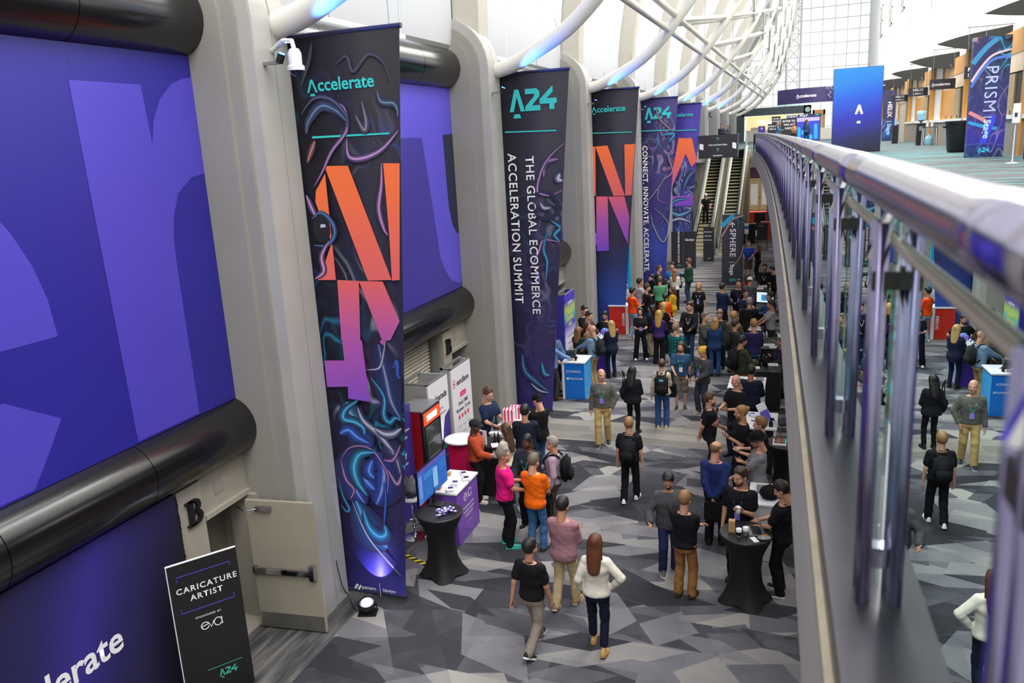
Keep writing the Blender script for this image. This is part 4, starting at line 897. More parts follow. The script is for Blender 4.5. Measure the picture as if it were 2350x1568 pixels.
# ================================================================ upper level
k = NT('led_screen'); tc = k.n('TexCoord'); sp = k.n('SeparateXYZ', i_0=tc.outputs['Object']); f = k.math('ADD', sp.outputs[2], k.math('MULTIPLY', sp.outputs[0], -.22)); f = k.math('DIVIDE', k.math('SUBTRACT', f, 5.2), 3.8)
c = k.ramp(f, [(0, '191c3a'), (.16, '22245e'), (.4, '2833c8'), (.62, '1068f4'), (.78, '0690fa'), (1, '04a4fc')])
k.L.new(c, k.b.inputs['Emission Color']); k.b.inputs['Emission Strength'].default_value = 0.85; k.b.inputs['Base Color'].default_value = (.005, .005, .01, 1); k.b.inputs['Roughness'].default_value = .4; LEDM = k.m
t = thingw('led_wall', 'tall glowing blue LED screen with small white mark on the upper deck', 'screen', (2.0, 38.7, 5.7))
MB().box(1.05, 38.62, 5.7, 2.98, 38.95, 9.17).build('cabinet', BLACK, t); MB().box(1.06, 38.6, 5.74, 2.97, 38.62, 9.16).build('screen', LEDM, t)
F = Frame((1.05, 38.6, 5.7), (1, 0, 0), (0, 0, 1), (0, -1, 0)); WE = mat('led_white', 'ffffff', .4, var=0, emit='f2f2ff', es=1.0)
poly(t, F, [(.88, 1.58), (1.0, 1.95), (1.08, 1.95), (1.2, 1.58), (1.11, 1.58), (1.04, 1.8), (.97, 1.58)], WE, name='logo'); poly(t, F, [(.96, 1.2), (.99, 1.29), (1.09, 1.29), (1.12, 1.2)], WE, name='logo')
PRS = swirl('prism_print', [(0, '1c1e3a'), (.57, '20234a'), (.62, '3a30b0'), (.7, '2a2a70'), (.95, '262a4c')], ['2aa8d8', '4a50d0', 'd08a90', 'c0d0f0'], [(0, .5), (.6, .7), (.7, .35), (.78, .5), (.85, 1), (.92, 1)], 1.0, 9.9, 1.2)
t, F, Wd = board('stage_sign', 'large dark blue standing sign lettered PRISM on the upper deck', 'sign', (4.47, 27.7), (5.43, 27.7), 5.7, 9.07, PRS, .35)
text(t, F, 'PRISM', .5, 7.62, .46, flat('b8c4f0'), rot=-PI / 2, off=.006, track=1.12); text(t, F, '|', .5, 6.84, .24, PWHITE, rot=-PI / 2); text(t, F, 'Stage', .48, 6.5, .25, flat('c0e8fa'), rot=-PI / 2, bold=.02)
a24(t, F, .3, 5.85, .13, flat('40c8e8'))
for i_, (P, m, w) in enumerate((([(0, 7.85), (.2, 8.2), (.5, 8.55), (.96, 8.68)], flat('e0c0c8'), .06), ([(0, 7.7), (.22, 8.1), (.5, 8.42), (.9, 8.5)], flat('4a7ad0'), .07), ([(0, 8.35), (.3, 8.75), (.6, 9.0)], flat('3a8ab8'), .14), ([(0, 7.0), (.3, 6.82), (.6, 6.62)], flat('d88a90'), .1), ([(0, 6.72), (.35, 6.6), (.75, 6.5)], flat('2a9ad8'), .09), ([(.96, 7.7), (.78, 7.4), (.74, 7.1), (.86, 6.85)], flat('8a70b8'), .02), ([(0, 6.08), (.5, 6.1), (.96, 6.02)], flat('4a50b0'), .03), ([(.4, 6.1), (.5, 6.4), (.6, 6.7), (.62, 6.9)], flat('3a48e0'), .16))):
    P = smooth_path([p + (0,) for p in P], 5); polys(t, F, stroke([(x, y) for x, y, _ in P], w), m, .0005 + .0004 * i_, 'liquid_stroke')
HLX = swirl('helix_print', [(0, '2a2a48'), (.57, '2a2c4a'), (.62, '2a60c0'), (.72, '35335a'), (.95, '38355c')], ['2aa8d8', '2a70d0', '8080c0', 'c0d0f0'], [(0, .5), (.58, .3), (.62, 1), (.7, .3), (.75, 0)], 1.0, 3.3)
t, F, Wd = board('stage_sign', 'dark standing sign lettered HELIX beyond the blue screen', 'sign', (4.85, 62), (5.6, 62), 5.7, 9.0, HLX, .3)
text(t, F, 'HELIX', .4, 7.75, .38, PWHITE, rot=-PI / 2, bold=.02); text(t, F, '| Stage', .4, 6.55, .34, flat('b0e0f8'), rot=-PI / 2, bold=.02)
def hang(px0, px1, y, lines, label, acc=False):
    p0, p1 = GY(*px0, y), GY(*px1, y)
    t = thingw('hanging_sign', label, 'sign', ((p0.x + p1.x) / 2, y, p1.z), 'small signs hung along the upper doors'); MB().box(p0.x, y, p1.z, p1.x, y + .12, p0.z).build('panel', SIGNBLK, t)
    mb = MB(); 
    for f in (.1, .9): mb.tube([(p0.x + (p1.x - p0.x) * f, y + .06, p0.z), (p0.x + (p1.x - p0.x) * f, y + .06, p0.z + 1.2)], .01, 5)
    mb.tube([(p0.x, y + .06, p0.z + 1.2), (6.12, y + .06, p0.z + 1.2)], .02, 6); mb.build('hanger', GRAYM, t)
    F = Frame((p0.x, y - .004, p1.z), (1, 0, 0), (0, 0, 1), (0, -1, 0)); Wd, Hd = p1.x - p0.x, p0.z - p1.z
    if acc: accel(t, F, Wd * .06, Hd * .35, Wd / 6.0, PWHITE)
    else:
        for i, s_ in enumerate(lines): text(t, F, s_, Wd / 2, Hd * (.72 - .42 * i), Hd * (.42 if i == 0 else .3), PWHITE, bold=.02, track=1.1)
hang((2135, 183), (2192, 203), 40, (), 'black hanging sign with the white word of the event, beside PRISM', True)
hang((2085, 203), (2129, 219), 49, ('HELIX', '[ Stage ]'), 'nearer of the two black hanging HELIX signs')
hang((2046, 219), (2085, 232), 58, ('HELIX', '[ Stage ]'), 'farther of the two black hanging HELIX signs')
hang((2215, 153), (2262, 178), 31, ('PRISM', '[ Stage ]'), 'black hanging sign partly hidden behind the PRISM board')
# canopies, portals
CAN = mat('canopy_grey', '3a3936', .8, var=.05, spec=.1)
def canopy(y0, y1, label):
    t = thing('canopy', label, 'canopy', (6.09, y1, 9.0), 0, 'grey canopies above the upper doors')
    L_ = y1 - y0; mb = MB(); n = 10; vs = []
    for i in range(n + 1):
        f = i / n; y = -L_ * (1 - f); xi = -1.12 * f ** .75
        zt = .62 + .25 * math.sin(f * PI / 2); zb = .86 * f ** 1.5
        vs += [(0, y, zt + .03), (xi, y, zt), (xi, y, min(zb, zt - .02)), (0, y, zb - .02)]
    fs = [(4 * i + j, 4 * i + (j + 1) % 4, 4 * i + 4 + (j + 1) % 4, 4 * i + 4 + j) for i in range(n) for j in range(4)] + [(3, 2, 1, 0), tuple(4 * n + j for j in range(4))]
    mb.add(vs, fs); mb.build('shell', CAN, t); MB().tube([(-.25, -L_ + .6, .2), (0.0, -L_ + .6, -.25)], .03, 6).build('strut', GRAYM, t)
for i in range(6):
    canopy(21.4 + 9.8 * i, 29.4 + 9.8 * i, 'dark grey leaf-shaped canopy over the %s upper doorway' % ORD[i])
for i in range(6):
    y0 = 28.2 + 9.8 * i
    t = thing('wood_portal', 'orange wood door surround with open doors, %s along the upper wall' % ORD[i], 'doorway', (6.09, y0, 5.7), 0, 'orange wood portals')
    MB().box(-.1, 0, 3.0, 0, 6.3, 3.7).build('header', WOODO, t); MB().box(-.2, -.1, 0, 0, .15, 3.9).build('jamb', WOODO, t); MB().box(-.15, 6.2, 0, 0, 6.4, 3.7).build('jamb', WOODO, t)
    MB().box(-.05, .15, 0, -.01, 3.0, 2.45).build('opening', mat('doorway_shade', '2a241f', .8), t); MB().box(-.08, .15, 2.45, 0, 6.2, 3.0).build('light_panel', mat('light_panel', 'e8cfae', .35), t)  # dark sheet paints the doorway shade; pale panel paints the header's glossy reflection
    lf = MB().box(-.1, 1.6, .02, -.05, 3.0, 2.4).build('door_leaf', mat('door_tan', 'a89468', .5), t); MB().tube([(-.13, 1.75, .9), (-.13, 1.75, 1.3)], .02, 6).build('handle', STEEL, lf)
    for a in (3.0, 4.6): lf = MB().box(-.09, a + .01, .02, 0, a + 1.59, 2.44).build('door_leaf', WOODO, t); MB().tube([(-.12, a + .2, .9), (-.12, a + .2, 1.3)], .02, 6).build('handle', STEEL, lf)
# upper furniture
t = thing('trash_can', 'black round waste bin standing left of the PRISM board', 'bin', (5.15, 33.2, 5.7)); MB().lathe([(.38, 0), (.42, .06), (.5, 1.0), (.53, 1.0), (.53, 1.08), (.47, 1.08), (.45, .95)], seg=24).build('tub', BLACK, t, auto=.6); MB().box(-.58, -.06, .85, -.5, .06, .92).build('handle', BLACK, t); MB().box(.5, -.06, .85, .58, .06, .92).build('handle', BLACK, t)
WATER = mat('water_bottle', '8fc0d8', .08, var=.03, spec=.8)
t = thing('water_cooler', 'black water cooler with an upturned clear bottle by the orange doors', 'cooler', (5.3, 45.6, 5.7)); MB().box(-.18, -.2, 0, .18, .2, 1.05).build('cabinet', BLACK, t, bevel=.02)
MB().lathe([(.03, 1.05), (.06, 1.12), (.2, 1.2), (.21, 1.4), (.19, 1.42), (.21, 1.44), (.21, 1.6), (.18, 1.64), (1e-4, 1.65)], seg=18).build('bottle', WATER, t, auto=.7); MB().box(-.1, -.24, .7, .1, -.19, .9).build('tap_panel', GRAYM, t)
t = thing('side_table', 'small table with thin white legs beside the water cooler', 'table', (5.62, 45.0, 5.7)); MB().box(-.3, -.3, .83, .3, .3, .86).build('top', BLACK, t)
for sx in (-1, 1):
    for sy in (-1, 1): MB().tube([(sx * .27, sy * .27, .83), (sx * .29, sy * .29, 0)], .016, 6).build('leg', WLAM, t)
for i, dx in enumerate((-.1, .1)): tag(MB().lathe([(.05, 0), (.06, .16), (.055, .17)], (5.62 + dx, 45, 6.562), 12).build('cup_stack', PWHITE), ('left' if i == 0 else 'right') + ' stack of white paper cups on the side table', 'cups', 'paper cup stacks')
t = thing('water_jug', 'blue water jug on the floor under the side table', 'bottle', (5.6, 44.95, 5.7)); MB().lathe([(.17, 0), (.19, .04), (.19, .34), (.1, .44), (.04, .48)], seg=16).build('body', WATER, t, auto=.7); MB().lathe([(.045, .47), (.045, .52)], seg=12).build('cap', PWHITE, t)
t = thing('sanitizer_stand', 'white hand sanitizer dispenser on a thin pole right of PRISM', 'dispenser', (4.78, 23.3, 5.7)); MB().lathe([(.14, 0), (.14, .015), (.03, .03)], seg=16).build('base', WLAM, t); MB().tube([(0, 0, .02), (0, 0, 1.15)], .014, 8).build('pole', WLAM, t)
b_ = MB().box(-.08, -.08, .95, .08, .04, 1.28).build('dispenser', WLAM, t, bevel=.015); MB().box(-.05, -.085, 1.1, .01, -.08, 1.2).build('window', DARKG, b_); MB().box(-.07, .02, 1.26, .09, .04, 1.42).build('sign_plate', WLAM, t)
t = thing('stanchion_bin', 'narrow black pedestal with glass items near the HELIX board', 'stand', (4.75, 52, 5.7)); MB().box(-.15, -.15, 0, .15, .15, 1.0).build('body', BLACK, t); MB().lathe([(.06, 1.0), (.06, 1.4)], seg=10).build('bottle', WATER, t)
t = thing('stone_pylon', 'grey stone pylon beside the HELIX board', 'pylon', (5.3, 54.3, 5.7)); MB().box(-.12, -.3, 0, .12, .3, 2.2).build('shaft', mat('pylon_stone', 'a9a49c', .6), t, bevel=.02); MB().box(-.14, -.32, 2.2, .14, .32, 2.26).build('cap', CONC, t)
t = thing('wall_cabinet', 'grey steel cabinet at the right edge below the white handrail', 'cabinet', (5.75, 25, 5.7)); MB().box(-.3, -.4, 0, .15, .4, 1.0).build('body', BLACK, t); MB().box(-.32, -.42, 1.0, .17, .42, 1.05).build('top', GRAYM, t)
# event map and other boards
t, F, Wd = board('event_map', 'large illuminated event map board with blue screen', 'sign', (-1.74, 80), (1.2, 80), 5.7, 8.05, mat('map_navy', '262a5a', .5), .2)
q = lambda *pts: [((F.o.x * 0 + GY(a, b, 80).x - F.o.x), GY(a, b, 80).z) for a, b in pts]
MS = mat('map_screen', '101030', .4, var=0, emit='3a4ae0', es=.9); MC = mat('map_cyan', '101030', .4, var=0, emit='2ab8f8', es=1.0)
poly(t, F, q((1829, 271), (1881, 268), (1880, 320), (1829, 322)), MS, .006, 'screen')
polys(t, F, [q((1830, 292), (1837, 292), (1837, 318), (1830, 318)), q((1839, 300), (1847, 299), (1847, 308), (1839, 309)), q((1868, 285), (1876, 284), (1876, 318), (1868, 319)), q((1850, 310), (1864, 309), (1864, 320), (1850, 320))], MC, .012, 'map_block')
poly(t, F, q((1829, 271), (1881, 268), (1881, 276), (1829, 280)), mat('map_bar', 'b0a0e8', .4, emit='9a90e0', es=.5), .01, 'title_bar')
(a, b), = q((1828, 267)); text(t, F, 'EVENT MAP', a, b, .3, PWHITE, bold=.02, track=1.25); (a, b), = q((1871, 265)); a24(t, F, a, b, .13, TEAL)
def fb(px0, px1, y, z0, lines, label, m=SIGNBLK, nm='poster_board', off=.12):
    p0, p1 = GY(*px0, y), GY(*px1, y); t, F, Wd = board(nm, label, 'sign', (p0.x, y), (p1.x, y), z0, p0.z, m, .08)
    for i, s_ in enumerate(lines): text(t, F, s_, Wd / 2, p0.z - .22 - off * 2.4 * i, off * 1.8, PWHITE, bold=.02)
    return t, F, Wd
fb((1792, 273), (1828, 311), 74, 5.7, ('ENTER TO', 'WIN AN', 'E-BIKE'), 'dark prize-draw board left of the event map')
fb((1771, 268), (1791, 281), 82, 5.7, ('DINNER', 'WORKSHOPS'), 'tall dark board behind the prize-draw boards', off=.09)
fb((1762, 285), (1786, 305), 78, 5.7, ('ENTER TO', 'WIN AN'), 'low dark prize-draw board, left of the taller ones', off=.1)
fb((1740, 290), (1756, 304), 80, 5.7, ('A',), 'small purple board farthest left above the railing', mat('purple_board', '45358a', .5), off=.15)
t = thing('info_kiosk', 'beige information counter with dark end beyond the event map', 'kiosk', (1.9, 88, 5.7)); MB().box(-.6, -.4, 0, .6, .4, 1.1).build('counter', CREAM, t); MB().box(-.9, -.4, 0, -.62, .4, 1.6).build('dark_end', BLACK, t)
# hanging ring banner
t = thingw('ring_banner', 'curved purple hanging banner with white word and floral swirls', 'banner', (0, 56, 8.25))
RNG_ = swirl('ring_print', [(0, '3a2f60'), (.9, '3a2f62')], ['49b0a8', '9a8ab0', 'c8c8d8', '40a8a0'], [(0, 0), (.8, 0)], 1.6, 5.0)
mb = MB(); n = 20; vs = []
for i in range(n + 1):
    x = -1.75 + 4.6 * i / n; y = 54.2 + .35 * (x - .55) ** 2 * .8; vs += [(x, y, 8.3), (x, y, 9.18), (x, y + .06, 9.18), (x, y + .06, 8.3)]
mb.add(vs, [(4 * i + j, 4 * i + (j + 1) % 4, 4 * i + 4 + (j + 1) % 4, 4 * i + 4 + j) for i in range(n) for j in range(4)] + [(0, 3, 2, 1), tuple(4 * n + j for j in range(4))]); mb.build('cloth', mat('ring_cloth', '3b3160', .5), t)
mb = MB(); vs = []
for i in range(n + 1):
    x = -1.75 + 4.6 * i / n; y = 54.2 + .35 * (x - .55) ** 2 * .8; vs += [(x, y - .01, 8.22), (x, y + .6, 8.3)]
mb.add(vs, [(2 * i, 2 * i + 2, 2 * i + 3, 2 * i + 1) for i in range(n)]); mb.build('under_trim', mat('teal_cloth', '2f7a74', .5), t)
MB().tube([(-.5, 54.6, 9.18), (-.5, 54.6, 20)], .01, 5).build('cable', GRAYM, t); MB().tube([(1.6, 54.6, 9.18), (1.6, 54.6, 20)], .01, 5).build('cable', GRAYM, t)
F = Frame((0, 54.15, 0), (1, 0, 0), (0, 0, 1), (0, -1, 0)); accel(t, F, -.62, 8.62, .26, PWHITE, .0)
F = Frame((-1.75, 55.6, 0), (.78, -.62, 0), (0, 0, 1), (-.62, -.78, 0)); rr = random.Random(5)
for dx in (0, 3.35):
    F = Frame((-1.7, 55.7, 0), (.72, -.69, 0), (0, 0, 1), (-.69, -.72, 0)) if dx == 0 else Frame((.95, 54.12, 0), (1, .1, 0), (0, 0, 1), (.1, -1, 0))
    S = []
    for i in range(14):
        x, z = .15 + rr.random() * .75, 8.4 + rr.random() * .65; S += stroke([(x, z), (x + .1 * rr.uniform(-1, 1), z + .1), (x + .14 * rr.uniform(-1, 1), z + .16)], .03)
    polys(t, F, S, flat('a8a4c0'), .06, 'floral_print'); polys(t, F, [[(.5, 8.75), (.75, 8.65), (.78, 8.95)]], flat('49b0a8'), .062, 'floral_print')
# far kiosk
t = thingw('snack_kiosk', 'dark-framed snack kiosk with warm lit orange interior at the far end', 'kiosk', (-3.4, 95, 5.7)); KD = mat('kiosk_dark', '3e4a50', .6)
MB().box(-7.4, 94.6, 5.7, -6.35, 95, 9.0).build('side_pier', KD, t); MB().box(-7.4, 94.6, 8.4, .45, 95, 9.2).build('fascia', KD, t); MB().box(-.3, 94.6, 5.7, .45, 95, 9.2).build('side_pier', KD, t)
k = NT('kiosk_wall'); k.b.inputs['Base Color'].default_value = lin('e8c088') + (1,); k.b.inputs['Emission Color'].default_value = lin('ffd9a0') + (1,); k.b.inputs['Emission Strength'].default_value = .85  # emission on the back wall stands in for warm lamps inside
MB().box(-6.35, 97.5, 5.7, -.3, 97.6, 8.4).build('glowing_back_wall', k.m, t); MB().box(-6.2, 95.4, 5.7, -.5, 96, 6.9).build('counter', CREAM, t)
F = Frame((-6.35, 97.48, 0), (1, 0, 0), (0, 0, 1), (0, -1, 0)); text(t, F, 'GRAB&GO', 2.9, 7.7, .75, mat('sign_lit', 'fff6e0', .4, emit='fff2d8', es=1), bold=.03)
for i in range(3): MB().box(-5.8 + 1.9 * i, 97.2, 6.1, -4.3 + 1.9 * i, 97.45, 7.2).build('menu_shelf', CREAM, t)
tag(MB().lathe([(1e-4, 0), (.28, .0), (.28, .05), (1e-4, .05)], (0, 0, 0), 20, Matrix.Translation((.1, 94.58, 8.75)) @ Matrix.Rotation(PI / 2, 4, 'X')).build('round_logo', mat('logo_teal', '9ac0b8', .5), t))
t = thingw('elevator_portal', 'orange-brown door surround right of the snack kiosk', 'doorway', (1.0, 97, 5.7)); MB().box(.6, 97, 5.7, .8, 97.3, 8.7).build('jamb', WOODO, t); MB().box(.6, 97, 8.2, 1.9, 97.3, 8.7).build('head', WOODO, t); MB().box(1.7, 97, 5.7, 1.9, 97.3, 8.7).build('jamb', WOODO, t); MB().box(.8, 97.2, 5.7, 1.7, 97.28, 8.2).build('leaf', CREAM, t)

# fill lamps added in the soffit to brighten under landing and bridge
LPAN = mat('lamp_panel', 'ffffff', .4, var=0, emit='fff4e2', es=3)
for i, (x, y) in enumerate(((-5, 62), (-2, 62), (1.5, 62), (-5, 70), (-2, 70), (1.5, 70), (2.5, 50), (2.5, 40), (2.5, 30), (2.5, 21), (2.5, 13))):
    t = thing('ceiling_light', ('flat square fill lamp added in the soffit under the far landing' if y > 55 else 'flat square fill lamp added in the soffit under the bridge deck'), 'lamp', (x, y, 5.0), 0, 'added fill lamps under the landing' if y > 55 else 'added fill lamps under the bridge')
    MB().box(-.45, -.45, -.05, .45, .45, 0).build('frame', WHITE, t); MB().box(-.4, -.4, -.06, .4, .4, -.05).build('diffuser', LPAN, t)
    area('soffit_lamp', (x, y, 4.9), (0, 0, 0), .8, .8, 120 if y > 55 else 70, (1, .95, .86))
# ================================================================ people: signed-distance bodies meshed by surface nets
def surfnets(D, o, h):
    S = D < 0
    nx, ny, nz = D.shape
    cs = [S[i:nx - 1 + i, j:ny - 1 + j, k:nz - 1 + k] for i in (0, 1) for j in (0, 1) for k in (0, 1)]
    cnt = sum(c.astype(np.int8) for c in cs); act = (cnt > 0) & (cnt < 8)
    I = np.argwhere(act); idx = np.full(act.shape, -1, np.int64); idx[act] = np.arange(len(I))
    offs = [(i, j, k) for i in (0, 1) for j in (0, 1) for k in (0, 1)]
    V = np.stack([D[I[:, 0] + a, I[:, 1] + b, I[:, 2] + c] for a, b, c in offs], 1)
    acc = np.zeros((len(I), 3)); n = np.zeros(len(I))
    for p in range(8):
        for q in range(p + 1, 8):
            a, b = np.array(offs[p]), np.array(offs[q])
            if np.abs(a - b).sum() != 1: continue
            m = (V[:, p] < 0) != (V[:, q] < 0); den = V[:, p] - V[:, q]; t = np.where(m, V[:, p] / np.where(den == 0, 1, den), 0)
            acc += np.where(m[:, None], a + t[:, None] * (b - a), 0); n += m
    P = o + (I + acc / n[:, None]) * h
    Q = []
    for ax in range(3):
        s0 = [slice(None)] * 3; s1 = [slice(None)] * 3; s0[ax] = slice(0, -1); s1[ax] = slice(1, None)
        A, B = S[tuple(s0)], S[tuple(s1)]; ch = np.argwhere(A != B)
        u, v = (ax + 1) % 3, (ax + 2) % 3
        ch = ch[(ch[:, u] > 0) & (ch[:, v] > 0) & (ch[:, u] < D.shape[u] - 1) & (ch[:, v] < D.shape[v] - 1)]
        if not len(ch): continue
        def cell(du, dv):
            c = ch.copy(); c[:, u] -= du; c[:, v] -= dv; return idx[c[:, 0], c[:, 1], c[:, 2]]
        q = np.stack([cell(1, 1), cell(0, 1), cell(0, 0), cell(1, 0)], 1)
        fl = ~A[tuple(ch.T)]; q[fl] = q[fl][:, ::-1]; Q.append(q)
    return P, np.concatenate(Q)
class SDF:
    def __init__(s, lo, hi, h):
        s.h = h; s.lo = np.array(lo, float) - 2 * h; n = np.ceil((np.array(hi) + 2 * h - s.lo) / h).astype(int) + 1
        s.ax = [s.lo[i] + h * np.arange(n[i]) for i in range(3)]; s.D = np.full(n, 0.3)
    def sub(s, lo, hi):
        sl = []
        for i in range(3):
            a = max(0, int((lo[i] - s.lo[i]) / s.h)); b = min(len(s.ax[i]), int((hi[i] - s.lo[i]) / s.h) + 2); sl.append(slice(a, max(a, b)))
        X = [s.ax[i][sl[i]].reshape([-1 if j == i else 1 for j in range(3)]) for i in range(3)]
        return tuple(sl), X
    def put(s, sl, d, k, op='u'):
        E = s.D[sl]
        if op == 'u':
            if k > 0:
                h = np.clip(.5 + .5 * (E - d) / k, 0, 1); s.D[sl] = E + (d - E) * h - k * h * (1 - h)
            else: s.D[sl] = np.minimum(E, d)
        elif op == 'i': s.D[sl] = np.maximum(E, d)
    def cap(s, a, b, ra, rb, k=.02):
        a, b = np.asarray(a, float), np.asarray(b, float); m = max(ra, rb) + .05
        sl, X = s.sub(np.minimum(a, b) - m, np.maximum(a, b) + m); ab = b - a; L2 = ab @ ab + 1e-9
        t = np.clip(sum((X[i] - a[i]) * ab[i] for i in range(3)) / L2, 0, 1)
        d = np.sqrt(sum((X[i] - a[i] - t * ab[i]) ** 2 for i in range(3))) - (ra + (rb - ra) * t); s.put(sl, d, k)
    def ell(s, c, r, k=.015, neg=False):
        c, r = np.asarray(c, float), np.asarray(r, float); sl, X = s.sub(c - r - .05, c + r + .05)
        d = (np.sqrt(sum(((X[i] - c[i]) / r[i]) ** 2 for i in range(3))) - 1) * r.min()
        if neg: s.D[sl] = np.maximum(s.D[sl], -d)
        else: s.put(sl, d, k)
    def torso(s, fr, zs, ws, ds, ys, z0, z1, inf=0.0, k=.03):
        """stacked ellipses along a leaning spine; fr = (pelvis point, rotation)"""
        o, Rm = fr; X = [a.reshape([-1 if j == i else 1 for j in range(3)]) - o[i] for i, a in enumerate(s.ax)]
        q = [sum(Rm[j, i] * X[j] for j in range(3)) for i in range(3)]
        z = q[2]; w = np.interp(z, zs, ws) + inf; d_ = np.interp(z, zs, ds) + inf; y0 = np.interp(z, zs, ys)
        d = (np.sqrt((q[0] / w) ** 2 + ((q[1] - y0) / d_) ** 2) - 1) * np.minimum(w, d_) * .9
        d = np.maximum(d, np.maximum(z0 - z, z - z1)); s.put((slice(None),) * 3, d, k)
    def cut(s, p, n):
        """remove everything on the side of plane (p, n) that n points to"""
        d = sum((s.ax[i].reshape([-1 if j == i else 1 for j in range(3)]) - p[i]) * n[i] for i in range(3)); s.D = np.maximum(s.D, d)
    def fold(s, A, ph):
        X, Y, Z = [a.reshape([-1 if j == i else 1 for j in range(3)]) for i, a in enumerate(s.ax)]; ph = ph * .7
        s.D = s.D + A * (np.sin(46 * Z + 17 * X + 2.2 * np.sin(14 * X + 9 * Z + ph) + ph) * .6 + np.sin(31 * Z - 24 * Y + 13 * X + 2 * np.sin(11 * Y + ph)) * .5) * (.55 + .45 * np.sin(7 * Z + 5 * X + ph))
    def mesh(s): return surfnets(s.D, s.lo, s.h)
def np_mesh(name, parts):
    """parts = list of (verts Nx3, quads Mx4, material index)"""
    V = np.concatenate([p[0] for p in parts]); off = 0; Fq = []; MI = []
    for v, q, mi in parts:
        Fq.append(q + off); off += len(v); MI.append(np.full(len(q), mi))
    Fq = np.concatenate(Fq); MI = np.concatenate(MI)
    me = bpy.data.meshes.new(name); me.vertices.add(len(V)); me.vertices.foreach_set('co', V.astype(np.float32).ravel())
    me.loops.add(Fq.size); me.loops.foreach_set('vertex_index', Fq.astype(np.int32).ravel())
    me.polygons.add(len(Fq)); me.polygons.foreach_set('loop_start', np.arange(0, Fq.size, 4, dtype=np.int32))
    me.polygons.foreach_set('material_index', MI.astype(np.int32)); me.update(calc_edges=True); me.validate(); me.shade_smooth(); return me
def mbq(mb):
    """MB geometry as quad arrays (triangles padded, n-gons fanned)"""
    V = np.array([tuple(v) for v in mb.v], float); Q = []
    for f in mb.f:
        if len(f) == 4: Q.append(f)
        else:
            for i in range(1, len(f) - 1, 2): Q.append((f[0], f[i], f[i + 1], f[min(i + 2, len(f) - 1)]))
    return V, np.array([q for q in Q if len(set(q)) == 4])
# ---- templates
def head_sdf(h, female=False):
    s = SDF((-.1, -.13, -.19), (.1, .13, .13), h); f = .94 if female else 1
    s.ell((0, -.016, .034), (.075, .094, .084)); s.ell((0, .026, -.042), (.057 * f, .064, .074)); s.ell((0, .06, -.094), (.026 * f, .025, .022))
    s.cap((-.036, .076, .022), (.036, .076, .022), .013, .013); s.cap((-.045, .05, -.03), (.045, .05, -.03), .022, .022)
    for sx in (-1, 1): s.ell((sx * .031, .102, .003), (.017, .02, .012), neg=True)
    s.cap((0, .086, .012), (0, .106, -.026), .010, .0145, .012); s.cap((-.012, .094, -.03), (.012, .094, -.03), .009, .009, .01)
    s.cap((-.018, .083, -.062), (.018, .083, -.062), .008, .008, .012)
    for sx in (-1, 1): s.ell((sx * .077, -.012, -.006), (.011, .02, .032))
    s.cap((0, -.02, -.06), (0, -.035, -.19), .056 * f, .056 * f, .03); return s.mesh()
def small_ball(c, r, n=8): return mbq(MB().ball(c, r, n, 6))
HEADS = {}
for lod, h in (('hi', .0085), ('lo', .014)):
    for fe in (False, True):
        P, Q = head_sdf(h, fe); ps = [(P, Q, 0)]
        for sx in (-1, 1):
            ps.append(small_ball((sx * .031, .0795, .003), .0122) + (1,)); ps.append(small_ball((sx * .031, .0872, .003), .0062) + (2,))
            ps.append(mbq(MB().tube([(sx * .016, .095, .021), (sx * .03, .093, .026), (sx * .046, .082, .02)], .003, 5)) + (4,))
        ps.append(mbq(MB().tube([(-.022, .084, -.062), (0, .0925, -.06), (.022, .084, -.062)], .0045, 5)) + (3,))
        HEADS[lod, fe] = ps
